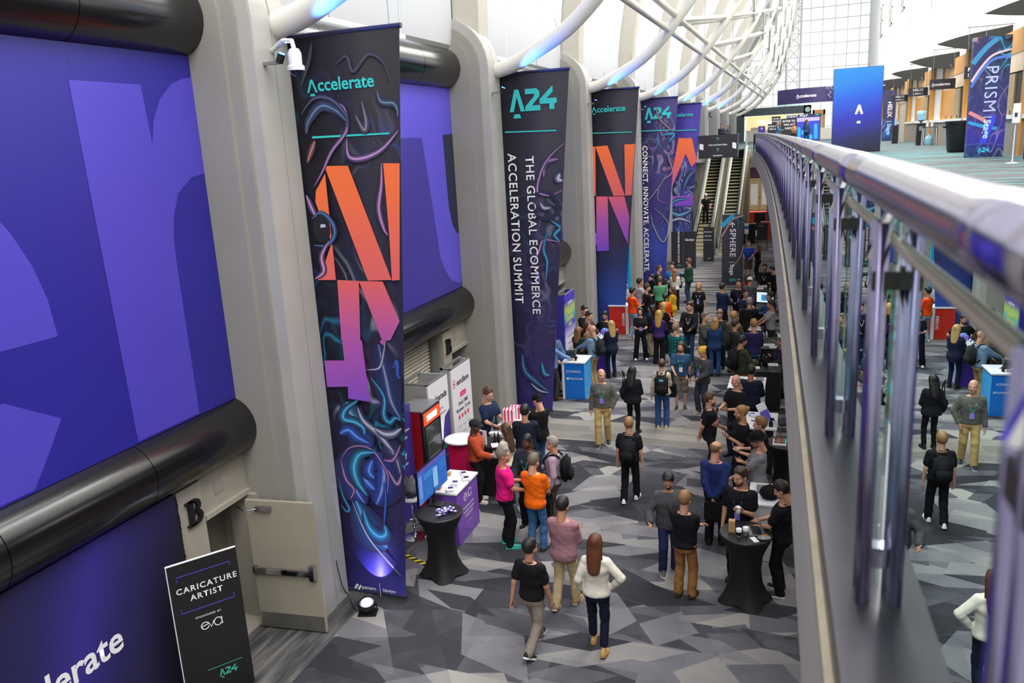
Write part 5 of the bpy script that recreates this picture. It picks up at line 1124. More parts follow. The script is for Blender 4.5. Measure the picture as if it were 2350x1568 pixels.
def hair_sdf(style, h):
    s = SDF((-.15, -.22, -.42), (.15, .17, .16), h); th = {'buzz': .005, 'fringe': .006}.get(style, .013)
    if style in ('cap', 'bcap'):
        s.ell((0, -.012, .04), (.075 + .018, .094 + .016, .084 + .018)); s.cut((0, 0, .028), (0, -.15, -1))
        sg = 1 if style == 'cap' else -1
        s.ell((0, sg * .125 - .01, .036), (.062, .06, .011), .004); return s.mesh()
    if style == 'hat':
        s.ell((0, -.012, .06), (.1, .118, .1)); s.cut((0, 0, .03), (0, 0, -1)); s.ell((0, 0, .04), (.14, .16, .014), .01); return s.mesh()
    if style == 'beard':
        s.ell((0, .022, -.045), (.061, .067, .078)); s.ell((0, .06, -.096), (.032, .03, .03), .02); s.cut((0, 0, -.048), (0, .25, 1)); s.cut((0, -.02, 0), (0, -1, 0))
        s.cap((-.02, .092, -.047), (.02, .092, -.047), .006, .006, .004); return s.mesh()
    top = .012 if style in ('short', 'curly') else 0
    s.ell((0, -.018, .036 + top * .5), (.075 + th, .094 + th, .084 + th + top))
    if style == 'curly':
        r = random.Random(4)
        for i in range(26):
            a, b = r.uniform(0, 6.28), r.uniform(.1, 1.2); s.ell((.075 * math.cos(a) * math.sin(b), -.02 + .09 * math.sin(a) * math.sin(b), .05 + .085 * math.cos(b)), (.024, .024, .024), .008)
    if style == 'short':
        r = random.Random(8)
        for i in range(16):
            a, b = r.uniform(0, 6.28), r.uniform(.1, 1.0); s.ell((.07 * math.cos(a) * math.sin(b), -.01 + .09 * math.sin(a) * math.sin(b), .048 + .083 * math.cos(b)), (.026, .03, .02), .016)
    lim = {'buzz': .012, 'short': .012}.get(style, .012)
    s.cut((0, lim, 0), (0, 1, -.62))
    if style in ('short', 'buzz', 'fringe', 'curly', 'part'):
        s.cut((0, -.03, -.05), (0, .55, -1))
        for sx in (-1, 1): s.ell((sx * .082, .0, -.01), (.02, .028, .034), neg=True)
    if style == 'fringe': s.ell((0, .0, .11), (.09, .1, .075), neg=True)
    if style in ('long', 'mid', 'wavy'):
        L_ = {'long': -.34, 'mid': -.16, 'wavy': -.38}[style]; n = 8
        for i in range(n + 1):
            t = i / n; z = .02 + (L_ - .02) * t; w = .094 * (1 - .28 * t * t) + (.012 * math.sin(i * 2.2) if style == 'wavy' else 0)
            s.ell((0, -.055 - .055 * t ** .6 - .01 * t, z), (w, .04 * (1 - .3 * t), .05), .025)
        for sx in (-1, 1):
            s.cap((sx * .073, -.015, .03), (sx * .082, -.05, max(L_, -.2)), .02, .018, .02); s.cap((sx * .045, .045, .085), (sx * .079, .012, -.02), .014, .012, .015)
    if style in ('bun', 'pony'):
        s.cut((0, -.03, -.06), (0, .4, -1)); s.ell((0, -.11, .06), (.04, .042, .042), .008)
        if style == 'pony':
            for i in range(7): s.ell((0, -.135 - .003 * i, .04 - .04 * i), (.032 - .002 * i, .03 - .002 * i, .035), .01)
    return s.mesh()
HAIR = {}
def hair_mesh(style, lod):
    if (style, lod) not in HAIR:
        P, Q = hair_sdf(style, .009 if lod == 'hi' else .014); HAIR[style, lod] = np_mesh('hair_' + style, [(P, Q, 0)])
    return HAIR[style, lod]
def hand_parts(curl, sg, seg):
    mb = MB(); T = Matrix.Diagonal((sg, 1, 1, 1))
    ring = lambda y, w, t: [(-w, y, -t), (-w * .6, y, t), (w * .6, y, t), (w, y, -t), (w * .4, y, -t * 1.2), (-w * .4, y, -t * 1.2)]
    rs = [ring(-.02, .026, .022), ring(.01, .03, .02), ring(.045, .04, .016), ring(.085, .042, .013), ring(.1, .036, .008)]
    vs = [T @ Vector(p) for r in rs for p in r]; fs = [(6 * i + j, 6 * i + (j + 1) % 6, 6 * i + 6 + (j + 1) % 6, 6 * i + 6 + j) for i in range(4) for j in range(6)] + [(24, 25, 26, 27), (24, 27, 28, 29)]
    if sg > 0: fs = [f[::-1] for f in fs]
    mb.add(vs, fs)
    for x, L_ in ((-.031, .055), (-.0105, .068), (.0105, .073), (.031, .066)):
        P = [Vector((x * sg, .075, 0)), Vector((x * sg, .097, 0))]; a = 0
        for i in range(3):
            a += curl * (.75 if i == 0 else 1); l = L_ * (.42, .33, .25)[i]; P.append(P[-1] + Vector((0, math.cos(a) * l, -math.sin(a) * l)))
        mb.tube(P, [.0095, .0095, .0085, .008, .006], seg)
    a = .5 + .4 * curl
    P = [Vector((.02 * sg, .005, -.004)), Vector((.045 * sg, .03, -.012)), Vector((.058 * sg - .01 * curl * sg, .06, -.022 - .012 * curl)), Vector((.06 * sg - .03 * curl * sg, .088, -.028 - .025 * curl))]
    mb.tube(P, [.013, .0125, .0105, .007], seg); return mbq(mb)
HANDS = {(c, sg): hand_parts(cv, sg, 6) for c, cv in (('r', .35), ('g', .95), ('f', .12)) for sg in (-1, 1)}
def hairm(c):
    nm = 'hair_' + c
    if nm in MATS: return MATS[nm]
    k = NT(nm); tc = k.n('TexCoord'); mp = k.n('Mapping', i_Vector=tc.outputs['Object']); mp.inputs['Scale'].default_value = (150, 90, 16)
    n = k.n('TexNoise', i_Vector=mp.outputs[0], i_Scale=1.0); L_ = lin(c)
    k.L.new(k.mix(n.outputs['Fac'], tuple(x * .9 for x in [int(c[i:i + 2], 16) / 255 for i in (0, 2, 4)]), tuple(min(1, x * 1.12) for x in [int(c[i:i + 2], 16) / 255 for i in (0, 2, 4)])), k.b.inputs['Base Color'])
    bp = k.n('Bump', i_Strength=.5, i_Distance=.01, i_Height=n.outputs['Fac']); k.L.new(bp.outputs[0], k.b.inputs['Normal']); k.b.inputs['Roughness'].default_value = .5; return k.m
def shoe_mesh():
    mb = MB(); S_ = [(-.075, .028, .085), (-.06, .036, .1), (-.02, .038, .105), (.03, .04, .085), (.08, .045, .062), (.13, .046, .052), (.17, .038, .046), (.195, .018, .036)]
    n = 9
    for y, w, hh in S_:
        mb.v += [(w * math.cos(PI * i / (n - 1)), y, .022 + hh * max(0, math.sin(PI * i / (n - 1))) ** .75 * .82) for i in range(n)]
    m = len(S_); mb.f = [(i * n + j, i * n + j + 1, (i + 1) * n + j + 1, (i + 1) * n + j) for i in range(m - 1) for j in range(n - 1)] + [tuple(range(n))[::-1], tuple(range((m - 1) * n, m * n))]
    mb.mi = [0] * len(mb.f); up = mb.mesh('shoe'); up.shade_smooth()
    so = MB(); out = [(w * 1.06, y) for y, w, _ in S_] + [(-w * 1.06, y) for y, w, _ in S_[::-1]]
    so.prism(out, (0, 0, 0), (1, 0, 0), (0, 1, 0), (0, 0, 1), 0, .026); return up, so.mesh('sole')
SHOE_UP, SHOE_SOLE = shoe_mesh()
SHOES = {}
def shoe_for(col, sole):
    if (col, sole) not in SHOES:
        a = SHOE_UP.copy(); a.materials.append(mat('shoe_' + col, col, .5)); b = SHOE_SOLE.copy(); b.materials.append(mat('sole_' + sole, sole, .6)); SHOES[col, sole] = (a, b)
    return SHOES[col, sole]
SKINS = {'a': 'c9967c', 'b': 'b98468', 'c': 'a06e50', 'd': '5a3a2c', 'e': '7d5540'}
EYEW = mat('eye_white', 'd8d0cc', .3, var=0); LIPS = mat('lips', '96564c', .5, var=0)
def fabric(hexc, style=None):
    nm = 'cloth_%s_%s' % (hexc, style)
    if nm in MATS: return MATS[nm]
    if style in ('plaid', 'pattern', 'floral'):
        k = NT(nm); tc = k.n('TexCoord'); a = tuple(hexc.split('-'))
        if style == 'plaid':
            sp = k.n('SeparateXYZ', i_0=tc.outputs['Object']); f = [k.math('GREATER_THAN', k.math('SINE', k.math('MULTIPLY', sp.outputs[i], 75.0)), .25) for i in (0, 2)]
            c = k.mix(k.math('MULTIPLY', k.math('ADD', f[0], f[1]), .5), a[0], a[1])
        else:
            v = k.n('TexVoronoi', i_Vector=tc.outputs['Object'], i_Scale=26.0 if style == 'pattern' else 22.0); c = k.ramp(v.outputs['Distance'], [(.25, a[1]), (.45, a[0])])
        k.L.new(c, k.b.inputs['Base Color']); k.b.inputs['Roughness'].default_value = .85; k.b.inputs['Specular IOR Level'].default_value = .2; return k.m
    return mat(nm, hexc, .85, var=.12, scale=9, bump=.8, bscale=11, spec=.2)
ARMS = {'down': (.255, .03, .84), 'fwd': (.10, .33, 1.13), 'fwd2': (.15, .36, 1.05), 'chest': (.09, .25, 1.22), 'hip': (.205, .02, .99), 'pocket': (.215, .1, .9), 'behind': (.03, -.2, .9), 'cross': (-.13, .21, 1.17),
        'counter': (.15, .42, 1.03), 'raise': (.2, .38, 1.36), 'out': (.36, .3, 1.06), 'reach': (.12, .52, 1.06), 'swf': (.24, .2, .88), 'swb': (.25, -.16, .86), 'strap': (.13, .2, 1.33), 'type': (.12, .38, 1.06), 'hold': (.28, .06, .8), 'face': (.08, .2, 1.5)}
LEGS = {'stand': ((.105, .02, 0, 0), (-.105, -.02, 0, 0)), 'wide': ((.17, 0, 0, 0), (-.17, 0, 0, 0)), 'close': ((.08, .03, 0, 0), (-.08, -.03, 0, 0)), 'walkR': ((.09, .27, 0, .1), (-.09, -.3, .06, -.55)), 'walkL': ((.09, -.3, .06, -.55), (-.09, .27, 0, .1)), 'stepR': ((.1, .15, 0, 0), (-.1, -.16, .02, -.25)), 'stepL': ((.1, -.16, .02, -.25), (-.1, .15, 0, 0))}
def ik(s, t, l1, l2, pole):
    s, t, pole = map(np.array, (s, t, pole)); d = t - s; D = np.linalg.norm(d)
    if D > (l1 + l2) * .995: t = s + d / D * (l1 + l2) * .995; d = t - s; D = np.linalg.norm(d)
    u = d / D; a = (l1 * l1 - l2 * l2 + D * D) / (2 * D); hgt = math.sqrt(max(l1 * l1 - a * a, 0)); p = pole - (pole @ u) * u; p /= np.linalg.norm(p) + 1e-9
    return s + u * a + p * hgt, t
TZ = np.array([-.16, -.1, -.02, .06, .13, .22, .32, .4, .46, .5, .54]) # heights above the pelvis point
BODYW = {'m': [.13, .165, .172, .165, .158, .168, .182, .185, .165, .105, .062], 'f': [.13, .165, .172, .155, .135, .145, .155, .158, .14, .085, .055]}
BODYD = {'m': [.10, .12, .122, .112, .108, .118, .125, .112, .09, .07, .058], 'f': [.10, .12, .12, .10, .094, .11, .122, .1, .08, .06, .05]}
TY = [-.01, -.012, -.012, 0, .006, .008, .008, 0, -.012, -.02, -.02]
PEOPLE = {}
def person(key, label, head, foot=None, h=0, sex='m', skin='a', hair=('short', '2b211b'), top=('s', '15151a'), bot=('t', '15151a'), shoes=('151515', '151515'), arms=('down', 'down'), legs='stand', look=(0, 0), lean=0, tall=None, fat=1.05,
           lany=None, badge=None, beard=None, far=None, hands='rr', z0=0.0, sit=False, at=None, group=None):
    if foot is not None and at is None:
        g = G(foot[0], foot[1], z0); d = ray(*head); H_ = HC + d[2] / math.hypot(d[0], d[1]) * math.hypot(g.x, g.y) - z0
        H_ = min(max(H_, 1.54 if sex == 'f' else 1.64), 1.78 if sex == 'f' else 1.92)
    else:
        H_ = tall or (1.65 if sex == 'f' else 1.77); g = G(head[0], head[1], z0 + H_) if at is None else Vector(at); g = Vector((g.x, g.y, z0))
    if tall: H_ = tall
    S = H_ / 1.775; dist = math.hypot(g.x, g.y)
    far = dist > 21 if far is None else far
    vox = (.0135 if dist < 14.5 else .017) if not far else (.022 if dist < 34 else .028)
    th = math.radians(h); rt = thing('person', label, 'person', g, -th, group)
    yaw = 0
    # skeleton in metres, scaled
    pz = (.955 if legs not in ('walkR', 'walkL') else .93)
    if sit: pz = .62
    pel = np.array([0, 0, pz]) * S
    ln = math.radians(lean); cl, sl_ = math.cos(ln), math.sin(ln)
    Rm = np.array([[1, 0, 0], [0, cl, sl_], [0, -sl_, cl]])            # columns = torso axes
    tor = lambda p: pel + Rm @ (np.array(p) * S)
    shw = (.178 if sex == 'm' else .15)
    W_, D_ = [np.array(a) * S * fat for a in (BODYW[sex], BODYD[sex])]; fr = (pel, Rm); Zs = TZ * S; Ys = np.array(TY) * S
    joints = []
    for i, sg in enumerate((-1, 1)):                                   # left, right
        a = arms[i]; t = ARMS[a] if isinstance(a, str) else a
        t = np.array([t[0] * sg, t[1], t[2] - .955]) * S; t = pel + (Rm @ t if (isinstance(a, str) and a not in ('down', 'hold')) else t)
        s_ = tor((sg * shw, -.012, .435)); pole = (sg * .5, -1, -.5)
        if a == 'hip': pole = (sg * 1.2, -.5, .1)
        if a in ('cross', 'pocket'): pole = (sg * 1, -.4, -.5)
        if a == 'behind': pole = (sg * 1, -.6, 0)
        e, w_ = ik(s_, t, .295 * S, .262 * S, pole); joints.append((s_, e, w_))
    LG = LEGS[legs] if isinstance(legs, str) else legs; lj = []
    for i, sg in enumerate((-1, 1)):
        f = LG[1 - i]; hip = pel + np.array([sg * .088, 0, -.03]) * S; an = np.array([f[0], f[1], .085 + f[2]]) * S
        if sit: an = np.array([sg * .12, .38, .12]) * S
        kn, an = ik(hip, an, .43 * S, .425 * S, (sg * .08, 1, 0)); lj.append((hip, kn, an, f))
    hc = tor((0, .012, .695)); ly, lp = math.radians(look[0]), math.radians(look[1])
    HM = Matrix.Translation(Vector(hc)) @ Matrix.Rotation(-ly, 4, 'Z') @ Matrix.Rotation(-lp, 4, 'X') @ Matrix.Scale(S * 1.1, 4)
    HMn = np.array(HM)
    lod = 'lo' if far else 'hi'
    # body surface
    allp = np.array([p for j in joints for p in j] + [p for l in lj for p in l[:3]] + [tor((0, 0, .6))])
    lo, hi = allp.min(0) - .1, allp.max(0) + .1; lo[0] = min(lo[0], -.22 * fat); hi[0] = max(hi[0], .22 * fat); lo[1] = min(lo[1], -.17); hi[1] = max(hi[1], .17)
    b = SDF(lo, hi, vox)
    b.torso(fr, Zs, W_, D_, Ys, -.15 * S, .5 * S, -.014 * S)
    b.cap(tor((0, -.02, .44)), tor((0, -.015, .6)), .058 * S, .053 * S, .03)
    sl2 = S * (1 if sex == 'm' else .86)
    for s_, e, w_ in joints: b.cap(s_, e, .05 * sl2, .041 * sl2); b.cap(e, w_, .041 * sl2, .027 * sl2, .015)
    for hp, kn, an, f in lj: b.cap(hp, kn, .07 * S, .05 * S, .01); b.cap(kn, an, .048 * S, .036 * S, .02)
    P, Q = b.mesh(); ps = [(P, Q, 0)]
    for V, q, mi in HEADS[lod, sex == 'f']: ps.append((V @ HMn[:3, :3].T + HMn[:3, 3], q, mi))
    hm = []
    for i, sg in enumerate((-1, 1)):
        s_, e, w_ = joints[i]; y = (w_ - e) / np.linalg.norm(w_ - e); a = arms[i]
        nz = np.array([sg * 1.0, 0, .25]) if a not in ('fwd', 'fwd2', 'out', 'chest') else np.array([sg * .6, .2, -.9])
        if a in ('counter', 'type', 'reach'): nz = np.array([0, .1, 1.0])
        nz = nz - (nz @ y) * y; nz /= np.linalg.norm(nz); x = np.cross(y, nz)
        k_ = hands[i]; V, q = HANDS[k_, -sg]
        Rh = np.stack([x, y, nz], 1) * S * (1.0 if sex == 'm' else .88); ps.append((V @ Rh.T + w_, q, 0)); hm.append(w_ + y * .08 * S)
    me = np_mesh('body', ps)
    for m in (mat('skin_' + skin, SKINS[skin], .5, var=.06, scale=14), EYEW, mat('hair_dark', '1d1512', .5), LIPS, mat('brow', '4a3628', .6, var=0)): me.materials.append(m)
    link('body', me, None, rt)
    # clothes
    tk = top[0]; long_ = tk in 'lj'; inf = {'s': .017, 'l': .02, 'j': .032}[tk] * S; hem = (-.12 if tk == 'j' else -.06) if len(top) < 4 else top[3]
    lo2 = np.minimum(np.min([j for jj in joints for j in jj], 0), tor((-.2 * fat, -.15, -.2))) - .09; hi2 = np.maximum(np.max([j for jj in joints for j in jj], 0), tor((.2 * fat, .15, .52))) + .09; lo2[1] = min(lo2[1], -.2); hi2[1] = max(hi2[1], .2)
    c = SDF(lo2, hi2, vox)
    nz0 = .478 + (.02 if tk == 'j' else .012)
    c.torso(fr, Zs, W_ + .004, D_ + .004, Ys, hem * S, nz0 * S, inf, .02)
    for s_, e, w_ in joints:
        r0, r1, r2 = [(r * sl2 + inf * (1.0 if tk != 's' else 1.15)) for r in (.052, .044, .032)]
        if long_: c.cap(s_, e, r0, r1, .03); c.cap(e, e + (w_ - e) * .9, r1, r2, .015)
        else: c.cap(s_, s_ + (e - s_) * .62, r0, r1 + .012 * S, .03)
    if not far: c.fold(.0055 * S, sum(map(ord, key)) % 97)
    P, Q = c.mesh(); me = np_mesh('top', [(P, Q, 0)]); me.materials.append(fabric(top[1], top[2] if len(top) > 2 else None))
    link({'s': 'shirt', 'l': 'shirt', 'j': 'jacket'}[tk], me, None, rt)
    bk = bot[0]; t0 = SDF(np.minimum(np.min([l[j] for l in lj for j in range(3)], 0), pel - np.array([.2 * fat, .15, .2])) - .09, np.maximum(np.max([l[j] for l in lj for j in range(3)], 0), pel + np.array([.2 * fat, .15, .1])) + .09, vox)
    t0.torso(fr, Zs, W_, D_, Ys, -.15 * S, .05 * S, .006 * S, .03)
    for hp, kn, an, f in lj:
        wd = {'t': .024, 'j': .02, 'n': .011, 'w': .03, 's': .03, 'c': .015}[bk] * S
        if bk == 's': t0.cap(hp, hp + (kn - hp) * .92, .08 * S + wd * .6, .062 * S + wd, .03)
        else:
            t0.cap(hp, kn, .079 * S + wd * .6, .053 * S + wd, .03); en = kn + (an - kn) * (.8 if bk == 'c' else 1.02); t0.cap(kn, en, .052 * S + wd, (.042 if bk != 'w' else .056) * S + wd * 1.2, .02)
    if not far: t0.fold(.0065 * S, sum(map(ord, key)) % 89 + 3)
    P, Q = t0.mesh(); me = np_mesh('bottom', [(P, Q, 0)]); me.materials.append(fabric(bot[1])); link('shorts' if bk == 's' else 'trousers', me, None, rt)
    if tk != 'j' or True:
        mb = MB(); cc = tor((0, -.012, .49)); rr_ = .068 * S
        n_ = 16; mb.tube([tuple(cc + Rm @ np.array([rr_ * math.cos(2 * PI * i / n_), rr_ * math.sin(2 * PI * i / n_) * .95, -.02 * math.sin(2 * PI * i / n_)])) for i in range(n_ + 1)], .012 * S, 6, False); mb.build('collar', fabric(top[1] if '-' not in top[1] else top[1].split('-')[0]), rt, smooth=True)
    up, so = shoe_for(*shoes)
    for i, sg in enumerate((-1, 1)):
        hp, kn, an, f = lj[i]; o = bpy.data.objects.new('shoe', up); COL.objects.link(o); o.parent = rt
        pz_ = an[2] - .085 * S; o.matrix_local = Matrix.Translation((an[0], an[1], an[2])) @ Matrix.Rotation(f[3], 4, 'X') @ Matrix.Rotation(-sg * .12, 4, 'Z') @ Matrix.Scale(S, 4) @ Matrix.Translation((0, 0, -.085))
        if not far: o2 = bpy.data.objects.new('sole', so); COL.objects.link(o2); o2.parent = o
    hs = hair[0]
    def wear(nm, style, m):
        o = bpy.data.objects.new(nm, hair_mesh(style, lod)); COL.objects.link(o)
        if not o.data.materials: o.data.materials.append(m)
        o.material_slots[0].link = 'OBJECT'; o.material_slots[0].material = m; o.parent = rt; o.matrix_local = HM
    if hs and hs != 'bald':
        wear('cap' if hs in ('cap', 'bcap', 'hat') else 'hair', hs, hairm(hair[1]) if hs not in ('cap', 'bcap', 'hat') else fabric(hair[1]))
        if hs in ('cap', 'bcap', 'hat') and len(hair) > 2: wear('hair', 'buzz' if len(hair) < 4 else hair[3], hairm(hair[2]))
    if beard: wear('beard', 'beard', hairm(beard))
    if lany:
        lm = flat(lany); dpt = np.interp(.3 * S, Zs, D_) + inf
        pts = lambda sx: [tor((sx * .06, -.04, .49)), tor((sx * .075, .05, .455)), tor((sx * .06, .0, .36)) + Rm @ np.array([0, np.interp(.36 * S, Zs, D_) + inf + .006, 0]), tor((sx * .012, 0, .2)) + Rm @ np.array([0, np.interp(.2 * S, Zs, D_) + inf + .016, 0])]
        for sx in (-1, 1): MB().tube([tuple(p) for p in pts(sx)], .008 * S, 5).build('lanyard', lm, rt)
        if badge:
            bc = tor((0, 0, .13)) + Rm @ np.array([0, np.interp(.13 * S, Zs, D_) + inf + .022, 0]); MB().cbox(tuple(bc), (.085, .008, .12)).build('badge', flat(badge), rt)
    Mw = Matrix.Translation(g) @ Matrix.Rotation(-th, 4, 'Z')
    PEOPLE[key] = dict(root=rt, M=Mw, S=S, hands=[Mw @ Vector(p) for p in hm], tor=lambda p: Mw @ Vector(tor(p)), Rm=Rm, g=g, th=th, D=lambda z: np.interp(z * S, Zs, D_) + inf, fat=fat)
    return rt
def backpack(key, col, label, big=1.0, accent=None):
    p = PEOPLE[key]; c = p['tor']((0, 0, .2)); S = p['S']
    t = thing('backpack', label, 'backpack', c, -p['th'], None); y = -p['D'](.25) - .015
    m = fabric(col); mb = MB(); mb.cbox((0, y - .075 * big, .03), (.3 * big, .15 * big, .46 * big)); mb.build('main_bag', m, t, bevel=.05, smooth=True)
    MB().cbox((0, y - .17 * big, -.06), (.24 * big, .06, .2)).build('front_pocket', m, t, bevel=.02, smooth=True)
    MB().tube([(-.04, y - .02, .27 * big), (0, y - .02, .3 * big), (.04, y - .02, .27 * big)], .01, 6).build('grab_handle', m, t)
    for sx in (-1, 1):
        MB().tube(smooth_path([(sx * .09, y, .24), (sx * .1, -.03, .305), (sx * .11, p['D'](.35) + .01, .2), (sx * .145, p['D'](.2) * .5, .05), (sx * .13, y, -.12)], 3), .02, 6).build('strap', m, t)
    if accent: MB().cbox((0, y - .152 * big, .17), (.1, .004, .05)).build('label', flat(accent), t)
    return t
def in_hand(key, side, kind, label, col='101014', cat=None, off=(0, 0, 0)):
    p = PEOPLE[key]; c = p['hands'][side] + Matrix.Rotation(-p['th'], 3, 'Z') @ Vector(off); rz = -p['th']
    if kind == 'phone':
        t = thing('phone', label, 'phone', c, rz); T = Matrix.Rotation(.6, 4, 'X'); MB().cbox((0, 0, .03), (.075, .009, .15), T).build('case', fabric(col), t, bevel=.004); MB().cbox((0, -.006, .03), (.066, .002, .135), T).build('screen', mat('phone_screen', '8fb8c8', .2, emit='9ad0d8', es=.3), t)
    elif kind == 'cup':
        t = thing('paper_cup', label, 'cup', c, rz); MB().lathe([(.028, -.06), (.038, .05)], seg=14).build('cup', fabric(col), t, smooth=True); MB().lathe([(.04, .05), (.04, .06), (.034, .066), (1e-4, .066)], seg=14).build('lid', PWHITE, t)
    elif kind == 'tote':
        t = thing('tote_bag', label, 'bag', c - Vector((0, 0, .42)), rz); MB().box(-.17, -.05, 0, .17, .05, .34).build('bag', fabric(col), t, bevel=.025)
        for sy in (-1, 1): MB().tube([(-.09, sy * .03, .33), (-.05, sy * .02, .42), (.0, sy * .01, .43), (.05, sy * .02, .42), (.09, sy * .03, .33)], .01, 6).build('handle', fabric(col), t)
        if 'printed' in label:
            F_ = Frame((-.17, -.052, 0), (1, 0, 0), (0, 0, 1), (0, -1, 0))
            for st in ([(.05, .16), (.09, .25), (.13, .16)], [(.16, .24), (.22, .24), (.16, .17), (.24, .17)], [(.27, .17), (.3, .24)]): polys(t, F_, stroke([(a + .0, b) for a, b in st], .014), PWHITE)
    elif kind == 'handbag':
        t = thing('shoulder_bag', label, 'bag', c, rz); MB().box(-.06, -.15, -.1, .05, .15, .14).build('bag', fabric(col), t, bevel=.03)
        MB().tube([(0, -.12, .13), (0, -.03, .4), (-.03, 0, .52), (0, .05, .4), (0, .12, .13)], .012, 6).build('strap', fabric(col), t)
    elif kind == 'paper':
        t = thing('leaflet', label, 'leaflet', c, rz); MB().cbox((0, .05, .03), (.2, .28, .004), Matrix.Rotation(.4, 4, 'X')).build('sheet', flat(col), t); MB().cbox((0, .05, .034), (.14, .03, .002), Matrix.Rotation(.4, 4, 'X')).build('heading', flat('5a5a68'), t)
    return t
# ================================================================ booths and tables
PURB = mat('booth_purple', '7a4cb4', .45, var=.04); PURW = mat('booth_indigo', '3b2f86', .45, var=.04); PINKB = mat('booth_pink', 'e0185a', .5, var=.03); REDF = mat('fridge_red', 'a81418', .35, var=.04)
def cocktail(x, y, label, r=.37, h=1.1):
    t = thing('cocktail_table', label, 'table', (x, y, 0), .4)
    mb = MB(); n = 32; prof = [(r + .01, h - .03), (r, h - .06), (r * .8, h - .22), (r * .66, .75), (r * .6, .5), (r * .66, .28), (r * .82, .12), (r * 1.02, .0)]
    vs = []
    for i, (rr, z) in enumerate(prof):
        for j in range(n):
            a = 2 * PI * j / n; k_ = 1 + (.16 * (math.cos(4 * a) - .35) * max(0, (i - 3) / 4.)) ; vs.append((rr * k_ * math.cos(a), rr * k_ * math.sin(a), z + (0.05 * (1 - abs(math.cos(2 * a))) if i == len(prof) - 1 else 0)))
    mb.add(vs, [(i * n + j, (i + 1) * n + j, (i + 1) * n + (j + 1) % n, i * n + (j + 1) % n) for i in range(len(prof) - 1) for j in range(n)])
    mb.build('cover', SPANDEX, t, smooth=True); MB().lathe([(1e-4, h), (r, h), (r + .012, h - .012), (r + .012, h - .035), (r, h - .045)], seg=32).build('top', mat('table_black', '1c1b1e', .45, var=.05), t, auto=.5)
    for a in range(4): MB().lathe([(.035, 0), (.03, .02)], (r * 1.02 * math.cos(a * PI / 2) * .97, r * 1.02 * math.sin(a * PI / 2) * .97, 0), 8).build('foot_cup', BLACK, t)
    return t
def counter(name, label, x0, x1, y0, y1, h, body, top=WLAM, th=.04, ov=.02, group=None):
    t = thingw(name, label, 'counter', ((x0 + x1) / 2, (y0 + y1) / 2, 0), group)
    MB().box(x0, y0, 0, x1, y1, h - th).build('body', body, t, bevel=.006); MB().box(x0 - ov, y0 - ov, h - th, x1 + ov, y1 + ov, h).build('top', top, t, bevel=.006)
    return t, Frame((x1, y0, 0), (0, 1, 0), (0, 0, 1), (1, 0, 0)), Frame((x0, y0, 0), (1, 0, 0), (0, 0, 1), (0, -1, 0))
def stack(x, y, z, label, w=.11, d=.16, n=4, col='e8e6ee', acc='4a3a8a', rz=.3, name='leaflet_stack', group=None, cat='leaflets'):
    t = thing(name, label, cat, (x, y, z), rz, group); r = random.Random(int(x * 100 + y * 77))
    for i in range(n): MB().cbox((r.uniform(-.006, .006), r.uniform(-.006, .006), .006 + .012 * i), (w, d, .011)).build('booklet', flat(col), t)
    MB().cbox((0, d * .1, .012 * n + .001), (w * .7, d * .45, .002)).build('cover_print', flat(acc), t); return t
def box_item(name, label, cat, x, y, z, w, d, h, m, rz=0, group=None, band=None):
    t = thing(name, label, cat, (x, y, z), rz, group); MB().box(-w / 2, -d / 2, 0, w / 2, d / 2, h).build('case', m, t, bevel=min(w, d, h) * .06)
    if band: MB().box(-w / 2 - .002, -d / 2 - .002, h * .35, w / 2 + .002, d / 2 + .002, h * .65).build('band', flat(band), t)
    return t
# -- violet counter with the round-letter logo
t, FX, FY = counter('display_counter', 'violet counter with white top and white logo beside the monitor', -6.05, -5.52, 11.88, 12.85, 1.0, PURB)
eva(t, FX, .3, .7, .2, PWHITE)
for i, (s_, z) in enumerate((('Predictive AI for', .58), ('Product Launch', .5), ('and growth', .42))): text(t, FX, s_, .5, z, .075, PWHITE, bold=.01)
text(t, FX, 'Learn more', .5, .28, .06, flat('f0a8d0')); polys(t, FX, stroke([(.02, .05), (.3, .12), (.6, .08), (.95, .2)], .008) + stroke([(.3, .2), (.6, .02), (.95, .1)], .006), flat('5a3a94'))
eva(t, FY, .12, .62, .14, PWHITE)
g_ = 'leaflets on the violet counter'
for i, (x, y, lb) in enumerate(((-5.68, 12.22, 'white-and-purple leaflet stack in the middle of the violet counter'), (-5.66, 11.98, 'leaflet stack at the near edge of the violet counter'), (-5.58, 12.5, 'dark leaflet stack at the right rim of the violet counter'), (-5.72, 12.72, 'leaflet stack at the far end of the violet counter'))): stack(x, y, 1.0, lb, .13, .19, 5 - i, 'e6e2f0', '3a3070' if i != 2 else '18161c', .2 + .15 * i, group=g_)
WOODB = mat('toy_wood', 'c49a64', .5, var=.1)
for i, (x, y, lb) in enumerate(((-5.88, 12.0, 'small wooden block near the monitor on the violet counter'), (-5.96, 12.6, 'small wooden block at the back of the violet counter'))): tag(MB().cbox((0, 0, .035), (.06, .09, .07)).build('wooden_block', WOODB, None, bevel=.008), lb, 'block', 'wooden blocks').location = (x, y, 1.0)
cocktail(-5.42, 10.98, 'black stretch-covered cocktail table carrying the large monitor')
t = thingw('monitor', 'large flat monitor with blue dashboard screen on the black cocktail table', 'monitor', (-5.62, 11.26, 1.1))
MB().box(-5.66, 10.7, 1.27, -5.625, 11.82, 1.86).build('case', BLACK, t, bevel=.006)
sc_ = MB().box(-5.625, 10.715, 1.285, -5.62, 11.805, 1.845).build('screen', mat('screen_blue', '0a1830', .25, var=0, emit='2068c8', es=.75), t)
F = Frame((-5.62, 10.715, 1.285), (0, 1, 0), (0, 0, 1), (1, 0, 0))
